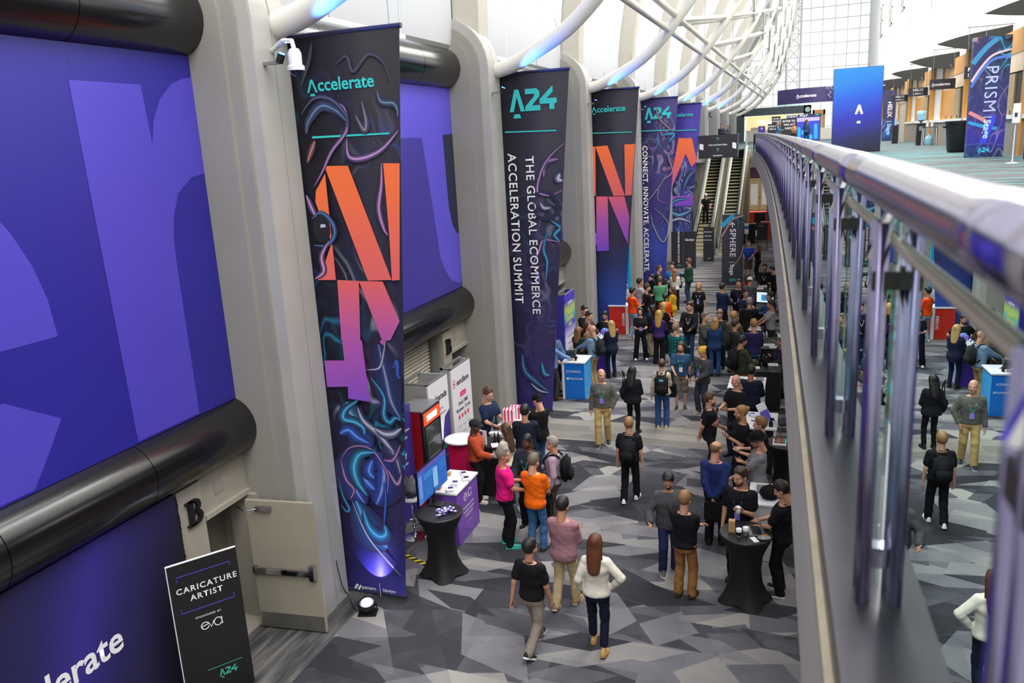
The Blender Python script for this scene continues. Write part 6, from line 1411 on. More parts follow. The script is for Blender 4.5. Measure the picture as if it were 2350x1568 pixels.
def glow(hexc, e=.75): return mat('glow_' + hexc, '0a0a14', .3, var=0, emit=hexc, es=e)
for x0, z0, x1, z1, c_ in ((0, .5, 1.09, .56, '6a58c0'), (0, 0, .16, .5, '4a80d8'), (.2, .34, .62, .46, '3a8ad8'), (.55, .08, .72, .42, '9ac8f0'), (.78, .3, 1.05, .46, '2878d0'), (.2, .05, .5, .3, '2a74cc')): poly(t, F, [(x0, z0), (x1, z0), (x1, z1), (x0, z1)], glow(c_), .002, 'screen_panel')
polys(t, F, [[(.03, .44 - .04 * i), (.12, .44 - .04 * i), (.12, .45 - .04 * i), (.03, .45 - .04 * i)] for i in range(9)], glow('d8e8ff'), .004, 'screen_text')
MB().tube([(-5.64, 11.26, 1.12), (-5.645, 11.26, 1.4)], .03, 8).build('neck', BLACK, t); MB().box(-5.7, 11.12, 1.1, -5.44, 11.3, 1.12).build('base', BLACK, t)
r = random.Random(9)
for i in range(34):
    a, q_ = r.uniform(0, 6.28), r.uniform(0, .2); tg = thing('badge_card', 'purple and white card in the loose pile on the monitor table', 'card', (-5.3 + q_ * .75 * math.cos(a), 10.98 + q_ * 1.1 * math.sin(a), 1.101 + .0015 * i), r.uniform(0, 3), 'cards on the monitor table')
    MB().cbox((0, 0, .001), (.085, .055, .003)).build('card', flat('4a3a88' if i % 3 else '8a80b0'), tg); MB().cbox((.02, 0, .0028), (.035, .04, .001)).build('print', PWHITE, tg)
# stool and rucksack
t = thing('bar_stool', 'chrome bar stool with white seat behind the monitor', 'stool', (-6.45, 12.02, 0)); MB().lathe([(.21, 0), (.21, .012), (.06, .03), (.03, .06)], seg=24).build('base', CHROME, t, auto=.5); MB().tube([(0, 0, .04), (0, 0, .74)], .026, 12).build('column', CHROME, t, smooth=True)
MB().lathe([(1e-4, .74), (.17, .74), (.2, .77), (.19, .81), (1e-4, .81)], seg=24).build('seat', WLAM, t, auto=.6); MB().tube([(.15 * math.cos(a * .5236), .15 * math.sin(a * .5236), .3) for a in range(13)], .012, 6, False).build('footrest', CHROME, t)
t = thing('backpack', 'grey rucksack lying on the white bar stool', 'backpack', (-6.45, 12.02, .81), .3); GB = fabric('56585a'); MB().cbox((0, 0, .16), (.3, .22, .34)).build('main_bag', GB, t, bevel=.08, smooth=True); MB().cbox((.02, -.12, .12), (.22, .08, .2)).build('front_pocket', GB, t, bevel=.03, smooth=True); MB().tube([(-.08, .1, .3), (-.1, .16, .2), (-.08, .12, .04)], .018, 6).build('strap', GB, t); MB().tube([(-.05, 0, .32), (0, 0, .37), (.05, 0, .32)], .012, 6).build('grab_handle', GB, t)
# booth walls
t, F, Wd = board('booth_wall', 'tall indigo panel with white lines of text beside the fridge', 'panel', (-6.85, 11.95), (-6.85, 13.0), 0, 2.2, PURW, .06)
for i, (s_, z, sz) in enumerate((('Analyze in real time', 1.75, .08), ('marketplaces', 1.62, .08), ('ebay', 1.3, .16), ('amazon etsy', 1.12, .07))): text(t, F, s_, .62, z, sz, PWHITE, bold=.01)
for a in (.6, .8): poly(t, F, [(a, .7), (a + .1, .7), (a + .1, .82), (a, .82)], PWHITE, name='icon')
t = thingw('drinks_fridge', 'red and black glass-door drinks fridge with lit header', 'fridge', (-6.9, 13.45, 0))
MB().box(-7.2, 13.05, .05, -6.68, 13.85, 2.0).build('cabinet', REDF, t, bevel=.01); MB().box(-6.68, 13.05, .05, -6.64, 13.85, 2.0).build('front_frame', BLACK, t)
MB().box(-6.64, 13.1, 1.72, -6.62, 13.8, 1.95).build('lit_header', mat('fridge_header', 'd83818', .4, var=0, emit='f05028', es=.8), t); MB().box(-6.62, 13.2, 1.78, -6.615, 13.65, 1.9).build('header_glow', glow('ffe8d0', 1.6), t)
MB().box(-6.64, 13.14, .25, -6.63, 13.76, 1.66).build('glass_door', mat('fridge_glass', '39433f', .12, var=.1), t); MB().tube([(-6.6, 13.16, .8), (-6.6, 13.16, 1.4)], .012, 6).build('handle', STEEL, t)
[MB().box(xx, yy, 0, xx + .06, yy + .06, .05).build('foot', BLACK, t) for xx in (-7.18, -6.75) for yy in (13.08, 13.76)]
MB().box(-7.2, 13.05, 2.0, -6.64, 13.85, 2.02).build('top_plate', GRAYM, t)
for i in range(4): MB().box(-6.629, 13.18, .42 + .3 * i, -6.626, 13.72, .44 + .3 * i).build('shelf', GRAYM, t)
for i in range(12): MB().box(-6.628, 13.2 + .04 * i, .75, -6.625, 13.23 + .04 * i, .93).build('can', flat(('7a4038', '505850', '8a8078')[i % 3]), t)
def tower(name, label, x0, x1, y0, y1, h, side, front, low=None):
    t = thingw(name, label, 'booth wall', ((x0 + x1) / 2, (y0 + y1) / 2, 0))
    MB().box(x0, y0, 0, x1 - .03, y0 + .04, h).build('side_panel', side, t); MB().box(x1 - .03, y0, 0, x1, y1, h).build('front_panel', front, t); MB().box(x0, y1 - .04, 0, x1 - .03, y1, h).build('side_panel', side, t)
    mb = MB(); mb.box(x0, y0, h, x1, y0 + .06, h + .04); mb.build('top_rail', GRAYM, t); MB().box(x1 - .06, y0, h, x1, y1, h + .02).build('top_rail', GRAYM, t); MB().box(x0, y0, h, x0 + .06, y1, h + .04).build('top_rail', GRAYM, t)
    return t, Frame((x1, y0, 0), (0, 1, 0), (0, 0, 1), (1, 0, 0)), Frame((x0, y0, 0), (1, 0, 0), (0, 0, 1), (0, -1, 0))
GREYP = mat('booth_grey', 'a9a8a8', .5, var=.03); WPAN = mat('booth_white', 'e6e4e8', .45, var=.01)
t, FX, FY = tower('booth_tower', 'white and indigo booth tower lettered in black, behind the fridge', -7.55, -6.9, 13.9, 14.85, 2.25, GREYP, WPAN)
text(t, FX, 'clearads', .55, 1.88, .19, PBLACK, bold=.02); polys(t, FX, [[(a * 1, b * 1) for a, b in q_] for q_ in stroke(arc(.1, 1.87, .07, 0, 300, 12), .02)], PBLACK, name='logo')
text(t, FX, 'PPC, DSP &', .45, 1.62, .08, flat('4a4a58')); text(t, FX, 'Brand Management', .5, 1.52, .07, flat('4a4a58'))
poly(t, FX, [(0, 0), (.95, 0), (.95, 1.5), (.7, 1.4), (.62, 1.2), (.5, .95), (0, .82)], PURW, .003); poly(t, FX, [(.05, .9), (.56, .95), (.6, 1.36), (.05, 1.34)], PWHITE, .005, 'speech_bubble'); text(t, FX, 'more of', .3, 1.2, .08, flat('5a4a88'), .008); text(t, FX, 'growth', .3, 1.06, .07, flat('d03868'), .008)
polys(t, FX, [[(.3 + .1 * i, .72), (.38 + .1 * i, .72), (.38 + .1 * i, .82), (.3 + .1 * i, .82)] for i in range(4)], flat('38c890'), .006, 'star_tile'); text(t, FX, 'clearads.com', .55, .58, .08, PWHITE, .006)
text(t, FY, 'clearads', .4, 1.9, .14, flat('38383c'), bold=.02)
t, FX, FY = tower('booth_tower', 'white booth tower with pink base and pink linked-rings logo', -7.15, -6.9, 15.05, 16.1, 2.25, GREYP, WPAN)
PKF = flat('e83868'); polys(t, FX, stroke(arc(.12, 1.95, .045, 0, 360, 10), .02) + stroke(arc(.12, 1.87, .045, 0, 360, 10), .02), PKF, name='logo'); text(t, FX, 'sendlane', .58, 1.9, .19, PBLACK, bold=.015)
poly(t, FX, [(.4, 1.55), (.72, 1.55), (.72, 1.66), (.4, 1.66)], PKF); text(t, FX, 'all in one', .56, 1.6, .05, PWHITE, .006); text(t, FX, 'Email. SMS.', .55, 1.42, .12, PBLACK, bold=.01); text(t, FX, 'Reviews. Forms.', .55, 1.28, .12, PBLACK, bold=.01)
polys(t, FX, [[(.25 + .16 * i, 1.08), (.33 + .16 * i, 1.08), (.33 + .16 * i, 1.17), (.25 + .16 * i, 1.17)] for i in range(4)], PKF, .004, 'icon')
polys(t, FX, [[(.2 + .25 * (i % 3), .9 - .16 * (i // 3)), (.36 + .25 * (i % 3), .9 - .16 * (i // 3)), (.36 + .25 * (i % 3), .93 - .16 * (i // 3)), (.2 + .25 * (i % 3), .93 - .16 * (i // 3))] for i in range(6)], flat('b8b8c4'), .004, 'small_print'); poly(t, FX, [(0, 0), (1.05, 0), (1.05, .7), (.9, .5), (.6, .42), (0, .75)], PINKB, .003)
MB().box(-7.16, 15.03, 0, -6.89, 15.05, .85).build('pink_base', PINKB, t)
t = thing('pedestal_table', 'white round table top on a pink pedestal beside the white tower', 'table', (-6.5, 14.45, 0)); MB().box(-.22, -.2, 0, .22, .2, .96).build('pedestal', PINKB, t, bevel=.02); MB().lathe([(1e-4, .96), (.34, .96), (.35, .98), (.34, 1.0), (1e-4, 1.0)], seg=28).build('top', WLAM, t, auto=.5)
t, FX, FY = counter('draped_table', 'black draped brochure table between the rust jacket and the woman in cream', -6.05, -5.5, 13.97, 14.52, 1.05, SPANDEX, mat('table_black', '1c1b1e', .45))
t, F, Wd = board('brochure_stand', 'white brochure standing on the black draped table', 'sign', (-5.98, 14.12), (-5.78, 14.06), 1.052, 1.34, PWHITE, .012); poly(t, F, [(.03, 1.24), (.12, 1.24), (.12, 1.31), (.03, 1.31)], flat('3a4aa8')); polys(t, F, [[(.03, 1.1 + .03 * i), (.17, 1.1 + .03 * i), (.17, 1.11 + .03 * i), (.03, 1.11 + .03 * i)] for i in range(3)], flat('9a9aa8'))
for i, (x, y, lb) in enumerate(((-5.66, 14.2, 'left'), (-5.6, 14.25, 'right'))):
    t = thing('bottle', 'dark bottle, %s of the pair on the black draped table' % lb, 'bottle', (x, y, 1.05)); MB().lathe([(.03, 0), (.032, .12), (.012, .17), (.012, .21)], seg=12).build('body', BLACK, t, smooth=True); MB().lathe([(.014, .2), (.014, .225), (1e-4, .225)], seg=10).build('cap', GRAYM, t)
stack(-5.6, 14.05, 1.05, 'white leaflets at the near corner of the black draped table', .14, .2, 2, 'f0eef2', 'c8c8d4', .5)
t, FX, FY = counter('display_counter', 'white counter with gift boxes behind the woman in cream', -5.98, -5.55, 14.75, 16.15, 1.05, WPAN)
for i, (x, y, h, lb) in enumerate(((-5.78, 15.42, .3, 'tall pink-and-white striped gift box, nearer of two'), (-5.74, 15.75, .26, 'pink-and-white striped gift box, farther of two'))):
    t = thing('gift_box', lb + ' on the white counter', 'box', (x, y, 1.05), .2, 'striped gift boxes'); MB().box(-.12, -.1, 0, .12, .1, h).build('case', PWHITE, t, bevel=.006)
    for j in range(3): MB().box(-.1 + .075 * j, -.102, 0, -.06 + .075 * j, .102, h + .002).build('stripe', flat('d83a6a'), t)
def laptop(x, y, z, rz, label, screen='22303a', ang=1.9):
    t = thing('laptop', label, 'laptop', (x, y, z), rz); MB().box(-.16, -.11, 0, .16, .11, .015).build('base', GRAYM, t, bevel=.004); MB().box(-.14, -.06, .015, .14, .07, .017).build('keyboard', BLACK, t)
    T = Matrix.Translation((0, .11, .012)) @ Matrix.Rotation(ang - PI / 2, 4, 'X'); MB().box(-.16, 0, 0, .16, .01, .22, T).build('lid', GRAYM, t); MB().box(-.15, -.002, .01, .15, 0, .21, T).build('screen', glow(screen, .6), t); return t
laptop(-5.92, 15.0, 1.05, 1.9, 'open silver laptop at the near end of the white gift counter')
box_item('red_box', 'flat dark red box at the near edge of the white gift counter', 'box', -5.72, 14.95, 1.05, .16, .22, .05, flat('8a2434'), .3)
stack(-5.9, 15.6, 1.05, 'leaflet stack behind the striped gift boxes', .15, .2, 3, 'e8e6ec', '3858a8')
box_item('snack_box', 'small brown box at the far end of the white gift counter', 'box', -5.7, 16.02, 1.05, .1, .12, .09, WOODB)
# -- blue booth
BLU = mat('booth_blue', '0f6fcf', .4, var=.03); CYB = mat('booth_cyan', '2f9fe8', .4, var=.03)
t, FX, FY = counter('display_counter', 'bright blue counter with white top and small white logos', -6.0, -5.42, 20.35, 21.1, 1.05, BLU, ov=.03)
MB().box(-5.42, 20.36, .01, -5.415, 21.09, 1.0).build('side_skin', CYB, t); MB().box(-6.03, 20.33, 0, -5.97, 20.36, 1.0).build('white_edge', WLAM, t)
text(t, FY, 'AVAIYA', .33, .78, .09, PWHITE); polys(t, FY, stroke(arc(.12, .78, .03, 0, 360, 10), .012), PWHITE); text(t, FY, 'STREAMLINE', .33, .58, .075, PWHITE); polys(t, FY, [[(.09, .55), (.15, .55), (.15, .61), (.09, .61)]], PWHITE, name='icon')
t = thing('paper_cup', 'dark cup standing on the blue counter', 'cup', (-5.68, 20.5, 1.05)); MB().lathe([(.03, 0), (.04, .11)], seg=14).build('cup', fabric('2a2420'), t, smooth=True); MB().lathe([(.042, .11), (.042, .12), (1e-4, .125)], seg=14).build('lid', BLACK, t)
laptop(-5.86, 20.75, 1.05, .6, 'grey laptop on the blue counter by the man in light blue')
k = gradz('booth_gradient', [(0, 'd8d4f0'), (.45, 'e8e6f4'), (.62, '5a48c0'), (.72, '6ab8a8'), (.8, 'b0c860'), (.9, '4a3ab8'), (1, '4a44c8')], 0, 2.5)
t, FX, FY = tower('booth_tower', 'tall violet-to-white booth tower with rainbow tint by the blue counter', -6.75, -6.45, 22.3, 23.4, 2.47, mat('booth_blue_side', '3a34a0', .5), k)
text(t, FX, 'envision', .55, 2.2, .14, PWHITE, bold=.02); 
for i in range(3): text(t, FX, ('MORE', 'GROWTH', 'FAST')[i], .5, 1.88 - .17 * i, .15, flat('e8e040'), bold=.03)
for i in range(5): polys(t, FX, stroke([(.2, 1.2 - .2 * i), (.85, 1.2 - .2 * i)], .025), flat('6a6a80'), .004, 'text_line')
t, F, Wd = board('booth_wall', 'narrow pale-blue banner panel left of the violet booth tower', 'panel', (-7.0, 22.1), (-6.76, 22.1), 0, 2.5, gradz('blue_grad', [(0, 'e8eef8'), (.4, '88b0e8'), (.7, '3a6ad8'), (1, '3a60c8')], 0, 2.5), .04)
for i in range(3): polys(t, F, stroke([(.03, 1.1 + .14 * i), (.21, 1.2 + .14 * i)], .03), PWHITE, .004, 'text_line')
k = gradz('violet_front', [(0, '4a34a8'), (1, '3a2a80')], 0, 1); t, FX, FY = counter('display_counter', 'violet counter with pale blue end, heaped with bottles and boxes', -5.72, -5.3, 22.72, 23.72, 1.05, k, ov=.03)
MB().box(-5.3, 22.73, .01, -5.295, 23.71, 1.0).build('side_skin', gradz('aqua_side', [(0, 'b8a8e8'), (.5, '6aa8e8'), (1, '4a90e0')], 0, 1), t)
r = random.Random(21)
for i in range(9):
    x, y = -5.68 + .09 * (i % 4), 22.85 + .18 * (i // 4) + .1 * r.random()
    t = thing('sample_bottle', 'small white sample bottle in the cluster on the violet counter', 'bottle', (x, y, 1.05), 0, 'sample bottles'); MB().lathe([(.025, 0), (.028, .09), (.014, .12)], seg=10).build('body', PWHITE, t, smooth=True); MB().lathe([(.016, .115), (.016, .15), (1e-4, .15)], seg=8).build('cap', flat('3a3a6a'), t)
for i, (x, y, c_, lb) in enumerate(((-5.6, 23.4, '7a68d8', 'violet'), (-5.48, 23.5, '9a8ae8', 'pale violet'), (-5.6, 23.6, '58b0e8', 'light blue'))): box_item('product_box', lb + ' carton at the back of the violet counter', 'box', x, y, 1.05, .12, .1, .18, flat(c_), .2 * i, 'cartons on the violet counter')
stack(-5.42, 23.1, 1.05, 'flyers on the right edge of the violet counter', .12, .17, 2, 'e6f0ea', '58a878')
# -- red counter
t, FX, FY = counter('display_counter', 'red counter with white edge and top at the third column', -6.45, -5.75, 27.95, 28.5, 1.05, mat('booth_red', 'c8281c', .45), ov=.03); MB().box(-5.85, 27.92, 0, -5.75, 27.95, 1.02).build('white_edge', WLAM, t); text(t, FY, 'DOSSIER', .52, .55, .12, PWHITE, rot=PI / 2, bold=.02)
t, F, Wd = board('booth_wall', 'tall cyan panel behind the red counter at the third banner', 'panel', (-6.5, 29.3), (-5.92, 29.3), 0, 2.95, mat('booth_aqua', '18a8e0', .45), .06); polys(t, F, stroke([(.1, 2.3), (.48, 2.3)], .06), PWHITE, name='text_line')
# -- right-hand booths under the bridge edge
cocktail(-.66, 11.36, 'black stretch-covered cocktail table with laptop and coffees')
for j in range(9):
    t = thing('wooden_block', 'wooden brick in the stacked toy tower on the cocktail table', 'block', (-.86, 11.34, 1.101 + .02 * j), 0 if j % 2 else PI / 2, 'bricks of the toy tower')
    for i in range(3): MB().box(-.045, -.045 + .031 * i, 0, .045, -.017 + .031 * i, .019).build('brick', WOODB, t)
for i, (x, y, c_, lb) in enumerate(((-.75, 11.19, '2a1c18', 'paper coffee cup with dark sleeve'), (-.66, 11.26, '8a8c8a', 'grey paper coffee cup'))):
    t = thing('paper_cup', lb + ' on the cocktail table', 'cup', (x, y, 1.1)); MB().lathe([(.03, 0), (.042, .115)], seg=16).build('cup', PWHITE, t, smooth=True); MB().lathe([(.034, .03), (.041, .085)], seg=16).build('sleeve', fabric(c_), t, smooth=True); MB().lathe([(.044, .115), (.044, .125), (.038, .13), (1e-4, .13)], seg=16).build('lid', PWHITE, t)
laptop(-.53, 11.42, 1.1, -1.35, 'open dark laptop with teal screen on the cocktail table', '3a7068', 2.0)
t = thing('phone', 'white phone lying at the near edge of the cocktail table', 'phone', (-.53, 11.14, 1.1), .5); MB().box(-.04, -.08, 0, .04, .08, .01).build('case', PWHITE, t, bevel=.003)
t = thing('snack_bag', 'clear bag of orange snacks on the cocktail table', 'bag', (-.4, 11.2, 1.1), .3); MB().ball((0, 0, .025), .1, 14, 8, (1, .75, .28)).build('bag', mat('plastic_bag', '8a8886', .2), t, smooth=True)
for i in range(4): MB().ball((-.03 + .022 * i, .01 * (i % 2), .05), .016, 8, 6).build('snack', flat('d07830'), t)
t, FX, FY = counter('display_counter', 'low white counter behind the laptop table with a black bag on it', -.7, -.24, 12.58, 13.42, 1.0, WPAN); MB().box(-.3, 12.56, .02, -.29, 12.58, .95).build('panel_joint', GRAYM, t)
t = thing('black_bag', 'rounded black bag lying on the low white counter', 'bag', (-.38, 12.85, 1.0)); MB().ball((0, 0, .1), .17, 18, 12, (1, .9, .68)).build('body', fabric('131316'), t, smooth=True); MB().tube([(-.08, -.02, .2), (0, -.02, .25), (.08, -.02, .2)], .012, 6).build('handle', BLACK, t)
box_item('tablet_box', 'grey flat case behind the black bag on the low white counter', 'box', -.5, 13.12, 1.0, .2, .26, .05, GRAYM, .1)
t = thingw('demo_table', 'white-topped demo table on white legs with black cloth and gadgets', 'table', (-.7, 16.65, 0)); MB().box(-1.02, 16.15, .96, -.38, 17.18, 1.0).build('top', WLAM, t, bevel=.005); MB().box(-.98, 16.2, 0, -.46, 17.1, .96).build('cloth', SPANDEX, t)
for x, y in ((-.44, 16.2), (-.44, 17.1), (-.96, 16.18)): MB().box(x, y - .03, 0, x + .05, y + .03, .96).build('leg', WLAM, t)
t = thing('angled_sign', 'tilted purple and white tablet sign on the white demo table', 'sign', (-.55, 16.55, 1.0), 1.1); T = Matrix.Rotation(-.5, 4, 'X'); MB().box(-.16, 0, 0, .16, .012, .42, T).build('board', PWHITE, t); MB().box(-.15, -.003, .02, .15, 0, .26, T).build('print', flat('6a58c8'), t); MB().box(-.02, .01, 0, .02, .2, .015).build('stand', GRAYM, t)
for i, (x, y, c_, h, lb) in enumerate(((-.62, 16.95, '88c8b8', .14, 'mint green jar'), (-.48, 16.45, '1c2030', .12, 'tall dark mug'), (-.5, 16.3, '26262c', .1, 'short dark mug'), (-.43, 16.32, 'd8d8e0', .11, 'pale mug'))):
    t = thing('mug', lb + ' on the white demo table', 'mug', (x, y, 1.0)); MB().lathe([(.04, 0), (.042, h), (.036, h), (.034, .02)], seg=14).build('body', fabric(c_), t, auto=.6); MB().tube([(.04, 0, h * .25), (.07, 0, h * .4), (.07, 0, h * .65), (.04, 0, h * .8)], .006, 5).build('handle', fabric(c_), t)
for i, (x, y, lb) in enumerate(((-.85, 16.5, 'near-left leaflet stack on the white demo table'), (-.72, 16.4, 'leaflet stack nearest the camera on the white demo table'), (-.88, 16.9, 'far-left leaflet stack on the white demo table'))): stack(x, y, 1.0, lb, .13, .18, 2 + i, 'e8e8f0', '3a6ac8' if i else '202028', .2 * i, group='leaflets on the demo table')
t, FX, FY = counter('display_counter', 'white counter with orange-red front behind the bald man with the phone', -1.55, -.75, 18.85, 19.8, 1.0, WPAN); poly(t, FY, [(.02, .02), (.7, .02), (.7, .94), (.02, .94)], flat('b8441c'), .004)
for i, (x, y, lb) in enumerate(((-1.3, 19.5, 'left dark leaflet stack on the orange-fronted counter'), (-1.1, 19.3, 'middle leaflet stack on the orange-fronted counter'), (-.9, 19.1, 'right leaflet stack on the orange-fronted counter'))): stack(x, y, 1.0, lb, .16, .12, 2, 'd8d8dc', '26262a', .1, group='leaflets on the orange-fronted counter')
box_item('tablet_box', 'grey tablet case at the back of the orange-fronted counter', 'box', -.88, 19.6, 1.0, .18, .24, .03, GRAYM, .1)
cocktail(-.2, 15.2, 'black cocktail table with snacks tucked beside the bridge edge', .34)
t = thing('snack_tray', 'tray of red and green snacks on the table by the bridge edge', 'tray', (-.3, 15.15, 1.1)); MB().box(-.12, -.16, 0, .12, .16, .02).build('tray', PWHITE, t)
for i in range(8): MB().ball((-.07 + .05 * (i % 4), -.08 + .14 * (i // 4), .04), .03, 8, 6).build('snack', flat(('c83a3a', '2f9f6f')[i % 2]), t)
def dtable(x0, x1, y0, y1, label): return counter('draped_table', label, x0, x1, y0, y1, 1.0, SPANDEX, mat('table_black', '1c1b1e', .45), .03, .02)
dtable(-1.12, -.42, 20.3, 21.1, 'black draped table with papers in front of the seated man'); dtable(-1.05, -.5, 22.6, 23.9, 'black draped table beyond the seated man'); dtable(-1.5, -1.06, 24.7, 25.35, 'black draped table before the man in the pale grey T-shirt'); dtable(-1.42, -.9, 27.6, 28.9, 'black draped table with the lit screen'); dtable(-1.75, -1.2, 31.3, 32.4, 'black draped table farthest along the bridge edge')
PW_ = [(-1.08, 20.6, 1.0, .3, .2, 'white papers at the near left of the table before the seated man'), (-.62, 20.95, 1.0, .24, .2, 'upright white papers before the seated man'), (-.8, 23.0, 1.0, .3, .2, 'white papers on the second draped table'), (-.65, 22.75, 1.0, .25, .15, 'papers on the right of the second draped table'), (-1.28, 24.85, 1.0, .35, .18, 'papers at the near edge of the third draped table'), (-1.28, 25.15, 1.0, .3, .18, 'papers in the middle of the third draped table'), (-1.2, 27.8, 1.0, .3, .18, 'papers beside the lit screen'), (-1.5, 31.7, 1.0, .3, .25, 'papers on the farthest draped table'), (-1.4, 32.15, 1.0, .3, .2, 'white cards on the farthest draped table')]
for x, y, z, w, d, lb in PW_: stack(x, y, z, lb, w, d, 2, 'e4e4e8', 'b8bcc8', .15, 'papers', 'papers on the draped tables', 'papers')
for i, (x, y) in enumerate(((-.95, 20.85), (-.85, 20.9), (-.78, 20.75))):
    t = thing('dark_bottle', ('left', 'middle', 'right')[i] + ' black bottle on the table before the seated man', 'bottle', (x, y, 1.0), 0, 'black bottles'); MB().lathe([(.035, 0), (.038, .18), (.015, .22), (.015, .26)], seg=12).build('body', BLACK, t, smooth=True); MB().lathe([(.017, .255), (.017, .28), (1e-4, .28)], seg=8).build('cap', GRAYM, t)
for i, (x, y) in enumerate(((-.98, 23.6), (-.9, 23.75))):
    t = thing('water_bottle', ('left', 'right')[i] + ' clear water bottle on the second draped table', 'bottle', (x, y, 1.0), 0, 'water bottles'); MB().lathe([(.032, 0), (.034, .17), (.012, .21)], seg=12).build('body', mat('clear_bottle', 'b0bcc0', .1), t, smooth=True); MB().lathe([(.014, .205), (.014, .23), (1e-4, .23)], seg=8).build('cap', PWHITE, t)
laptop(-.6, 23.5, 1.0, -1.2, 'pale green-lit laptop on the second draped table', 'a8c8b0')
t = thing('monitor', 'small white-and-blue lit monitor on the demo table in the crowd', 'monitor', (-1.15, 28.4, 1.0), -.25); MB().box(-.3, 0, .12, .3, .03, .5).build('case', BLACK, t); MB().box(-.28, -.004, .14, .28, 0, .48).build('screen', glow('d8ecf8', 1.0), t); MB().box(-.12, -.006, .2, .12, -.004, .4).build('screen_panel', glow('3a98d8', .8), t); MB().box(-.03, .01, 0, .03, .03, .14).build('neck', BLACK, t); MB().box(-.12, -.06, 0, .12, .08, .01).build('base', BLACK, t)
def chair(x, y, rz, label):
    t = thing('chair', label, 'chair', (x, y, 0), rz, 'dark stacking chairs'); CH = fabric('3c3c42'); MB().cbox((0, 0, .46), (.46, .44, .06)).build('seat', CH, t, bevel=.025)
    mb = MB(); mb.prism([(-.22, .5), (.22, .5), (.23, .8), (.15, .92), (-.15, .92), (-.23, .8)], (0, -.23, 0), (1, 0, 0), (0, -.1, 1), (0, 1, 0), -.025, .025); mb.build('backrest', CH, t, bevel=.01)
    for sx in (-1, 1):
        for sy in (-1, 1): MB().tube([(sx * .2, sy * .19, .44), (sx * .22, sy * .22, 0)], .014, 6).build('leg', GRAYM, t)
chair(-.65, 30.2, 2.6, 'dark grey chair beside the farthest draped table'); chair(-.5, 28.6, 2.4, 'dark grey chair nearer than the other by the lit screen'); chair(-.25, 18.2, 2.0, 'dark chair pushed under the bridge edge by the orange-fronted counter')
# ================================================================ the crowd
TL = '2fb8a4'; PB = '8c80e0'; BR = '2e2018'; DK = '17120f'; BLD = 'b08a50'; GRY = '7d7468'; RED = '6e3c22'
K = '121216'; NV = '1a2138'; WH = 'e8e6e0'; JN = '33568a'; DJ = '1f2a44'; KH = 'b09a70'; GP = '3a3a40'
P = person
# front of the aisle
P('white', 'woman in cream sweater with long brown hair walking away, nearest person', (1372, 1228), (1374, 1490), -4, 'f', 'a', ('long', '5a3018'), ('l', 'd9d3c6'), ('c', '161a30'), ('c49a52', 'b07f3e'), ((.24, .06, .9), 'hip'), 'stepL', (4, 4))
P('blacktee', 'man in black T-shirt and grey-khaki trousers walking away, front left', (1222, 1237), (1228, 1490), 14, 'm', 'b', ('short', DK), ('s', '141417'), ('t', '8a7f72'), ('121214', 'f0f0f0'), ('swb', (.26, .1, .84)), 'walkL', (12, 0), far=False)
P('mauve', 'man in mauve long-sleeved shirt and khaki trousers walking away in the aisle', (1312, 1145), (1300, 1392), 8, 'm', 'b', ('short', '1f1712'), ('l', '9c717a', None, -.14), ('t', 'c0aa82'), ('9a7a52', 'd8c8a8'), ('fwd', 'fwd'), 'stepR', (5, 12), fat=1.12, lany=TL)
P('pink', 'grey-haired man in hot pink polo shirt and black trousers', (1153, 1030), (1166, 1252), 62, 'm', 'b', ('short', GRY), ('s', 'e01878'), ('t', K), ('2f8f8a', '35d0a8'), ('fwd', 'fwd2'), 'stand', (10, 0), fat=1.08)
P('orange', 'man in bright orange polo shirt and blue jeans holding a phone', (1202, 1046), (1234, 1262), 8, 'm', 'a', ('short', '6a5c50'), ('s', 'f0690c', None, -.12), ('j', '3c628e'), ('3a3632', '2a2826'), ('fwd2', 'fwd'), 'stand', (12, 12), fat=1.05)
P('denimjkt', 'man in dark denim jacket looking down, facing the camera behind the orange polo', (1206, 997), (1220, 1208), 186, 'm', 'd', ('buzz', '0c0a09'), ('j', '272c36'), ('t', K), ('1a1a1c', 'e8e8e8'), ('fwd', 'fwd2'), 'stand', (0, 25), lany=TL)
P('lilac', 'grey-haired man in lilac shirt with black backpack, facing left', (1263, 1005), (1276, 1205), 268, 'm', 'a', ('short', '8d867c'), ('l', 'a48fa0'), ('t', '4c3f3a'), (K, K), ((.26, .02, .86), 'fwd2'), 'stand', (0, 4), lany=TL)
backpack('lilac', '15161a', 'black backpack worn by the grey-haired man in lilac')
in_hand('lilac', 0, 'tote', 'black tote bag hanging from the hand of the man in lilac', '0e0e10')
in_hand('orange', 1, 'phone', 'lit phone in the hand of the man in orange'); in_hand('pink', 1, 'cup', 'paper cup held by the man in the pink polo', 'c89868')
P('rust', 'man in rust-orange jacket and dark cap at the brochure table', (1090, 965), (1100, 1150), 80, 'm', 'd', ('cap', '20242c', '14100e'), ('j', 'b04a2c', None, -.02), ('t', '1c1c20'), ('d8d0c4', 'e8e0d4'), ('down', 'fwd2'), 'stand', (10, 8))
P('curly', 'curly-haired man in navy polo behind the white counter', (1128, 898), None, 110, 'm', 'a', ('curly', '4a2c1a'), ('s', '1c2a48'), ('t', '20222c'), (K, K), ('fwd2', 'fwd2'), 'stand', (0, 18), tall=1.82, at=(-6.2, 15.3, 0))
P('wavy', 'woman with long wavy brown hair in cream sweater at the brochure table', (1160, 973), None, 290, 'f', 'a', ('wavy', '4a3524'), ('l', 'cfc6b4'), ('t', '22201f'), (K, K), ('fwd2', 'fwd2'), 'stand', (0, 5), tall=1.66)
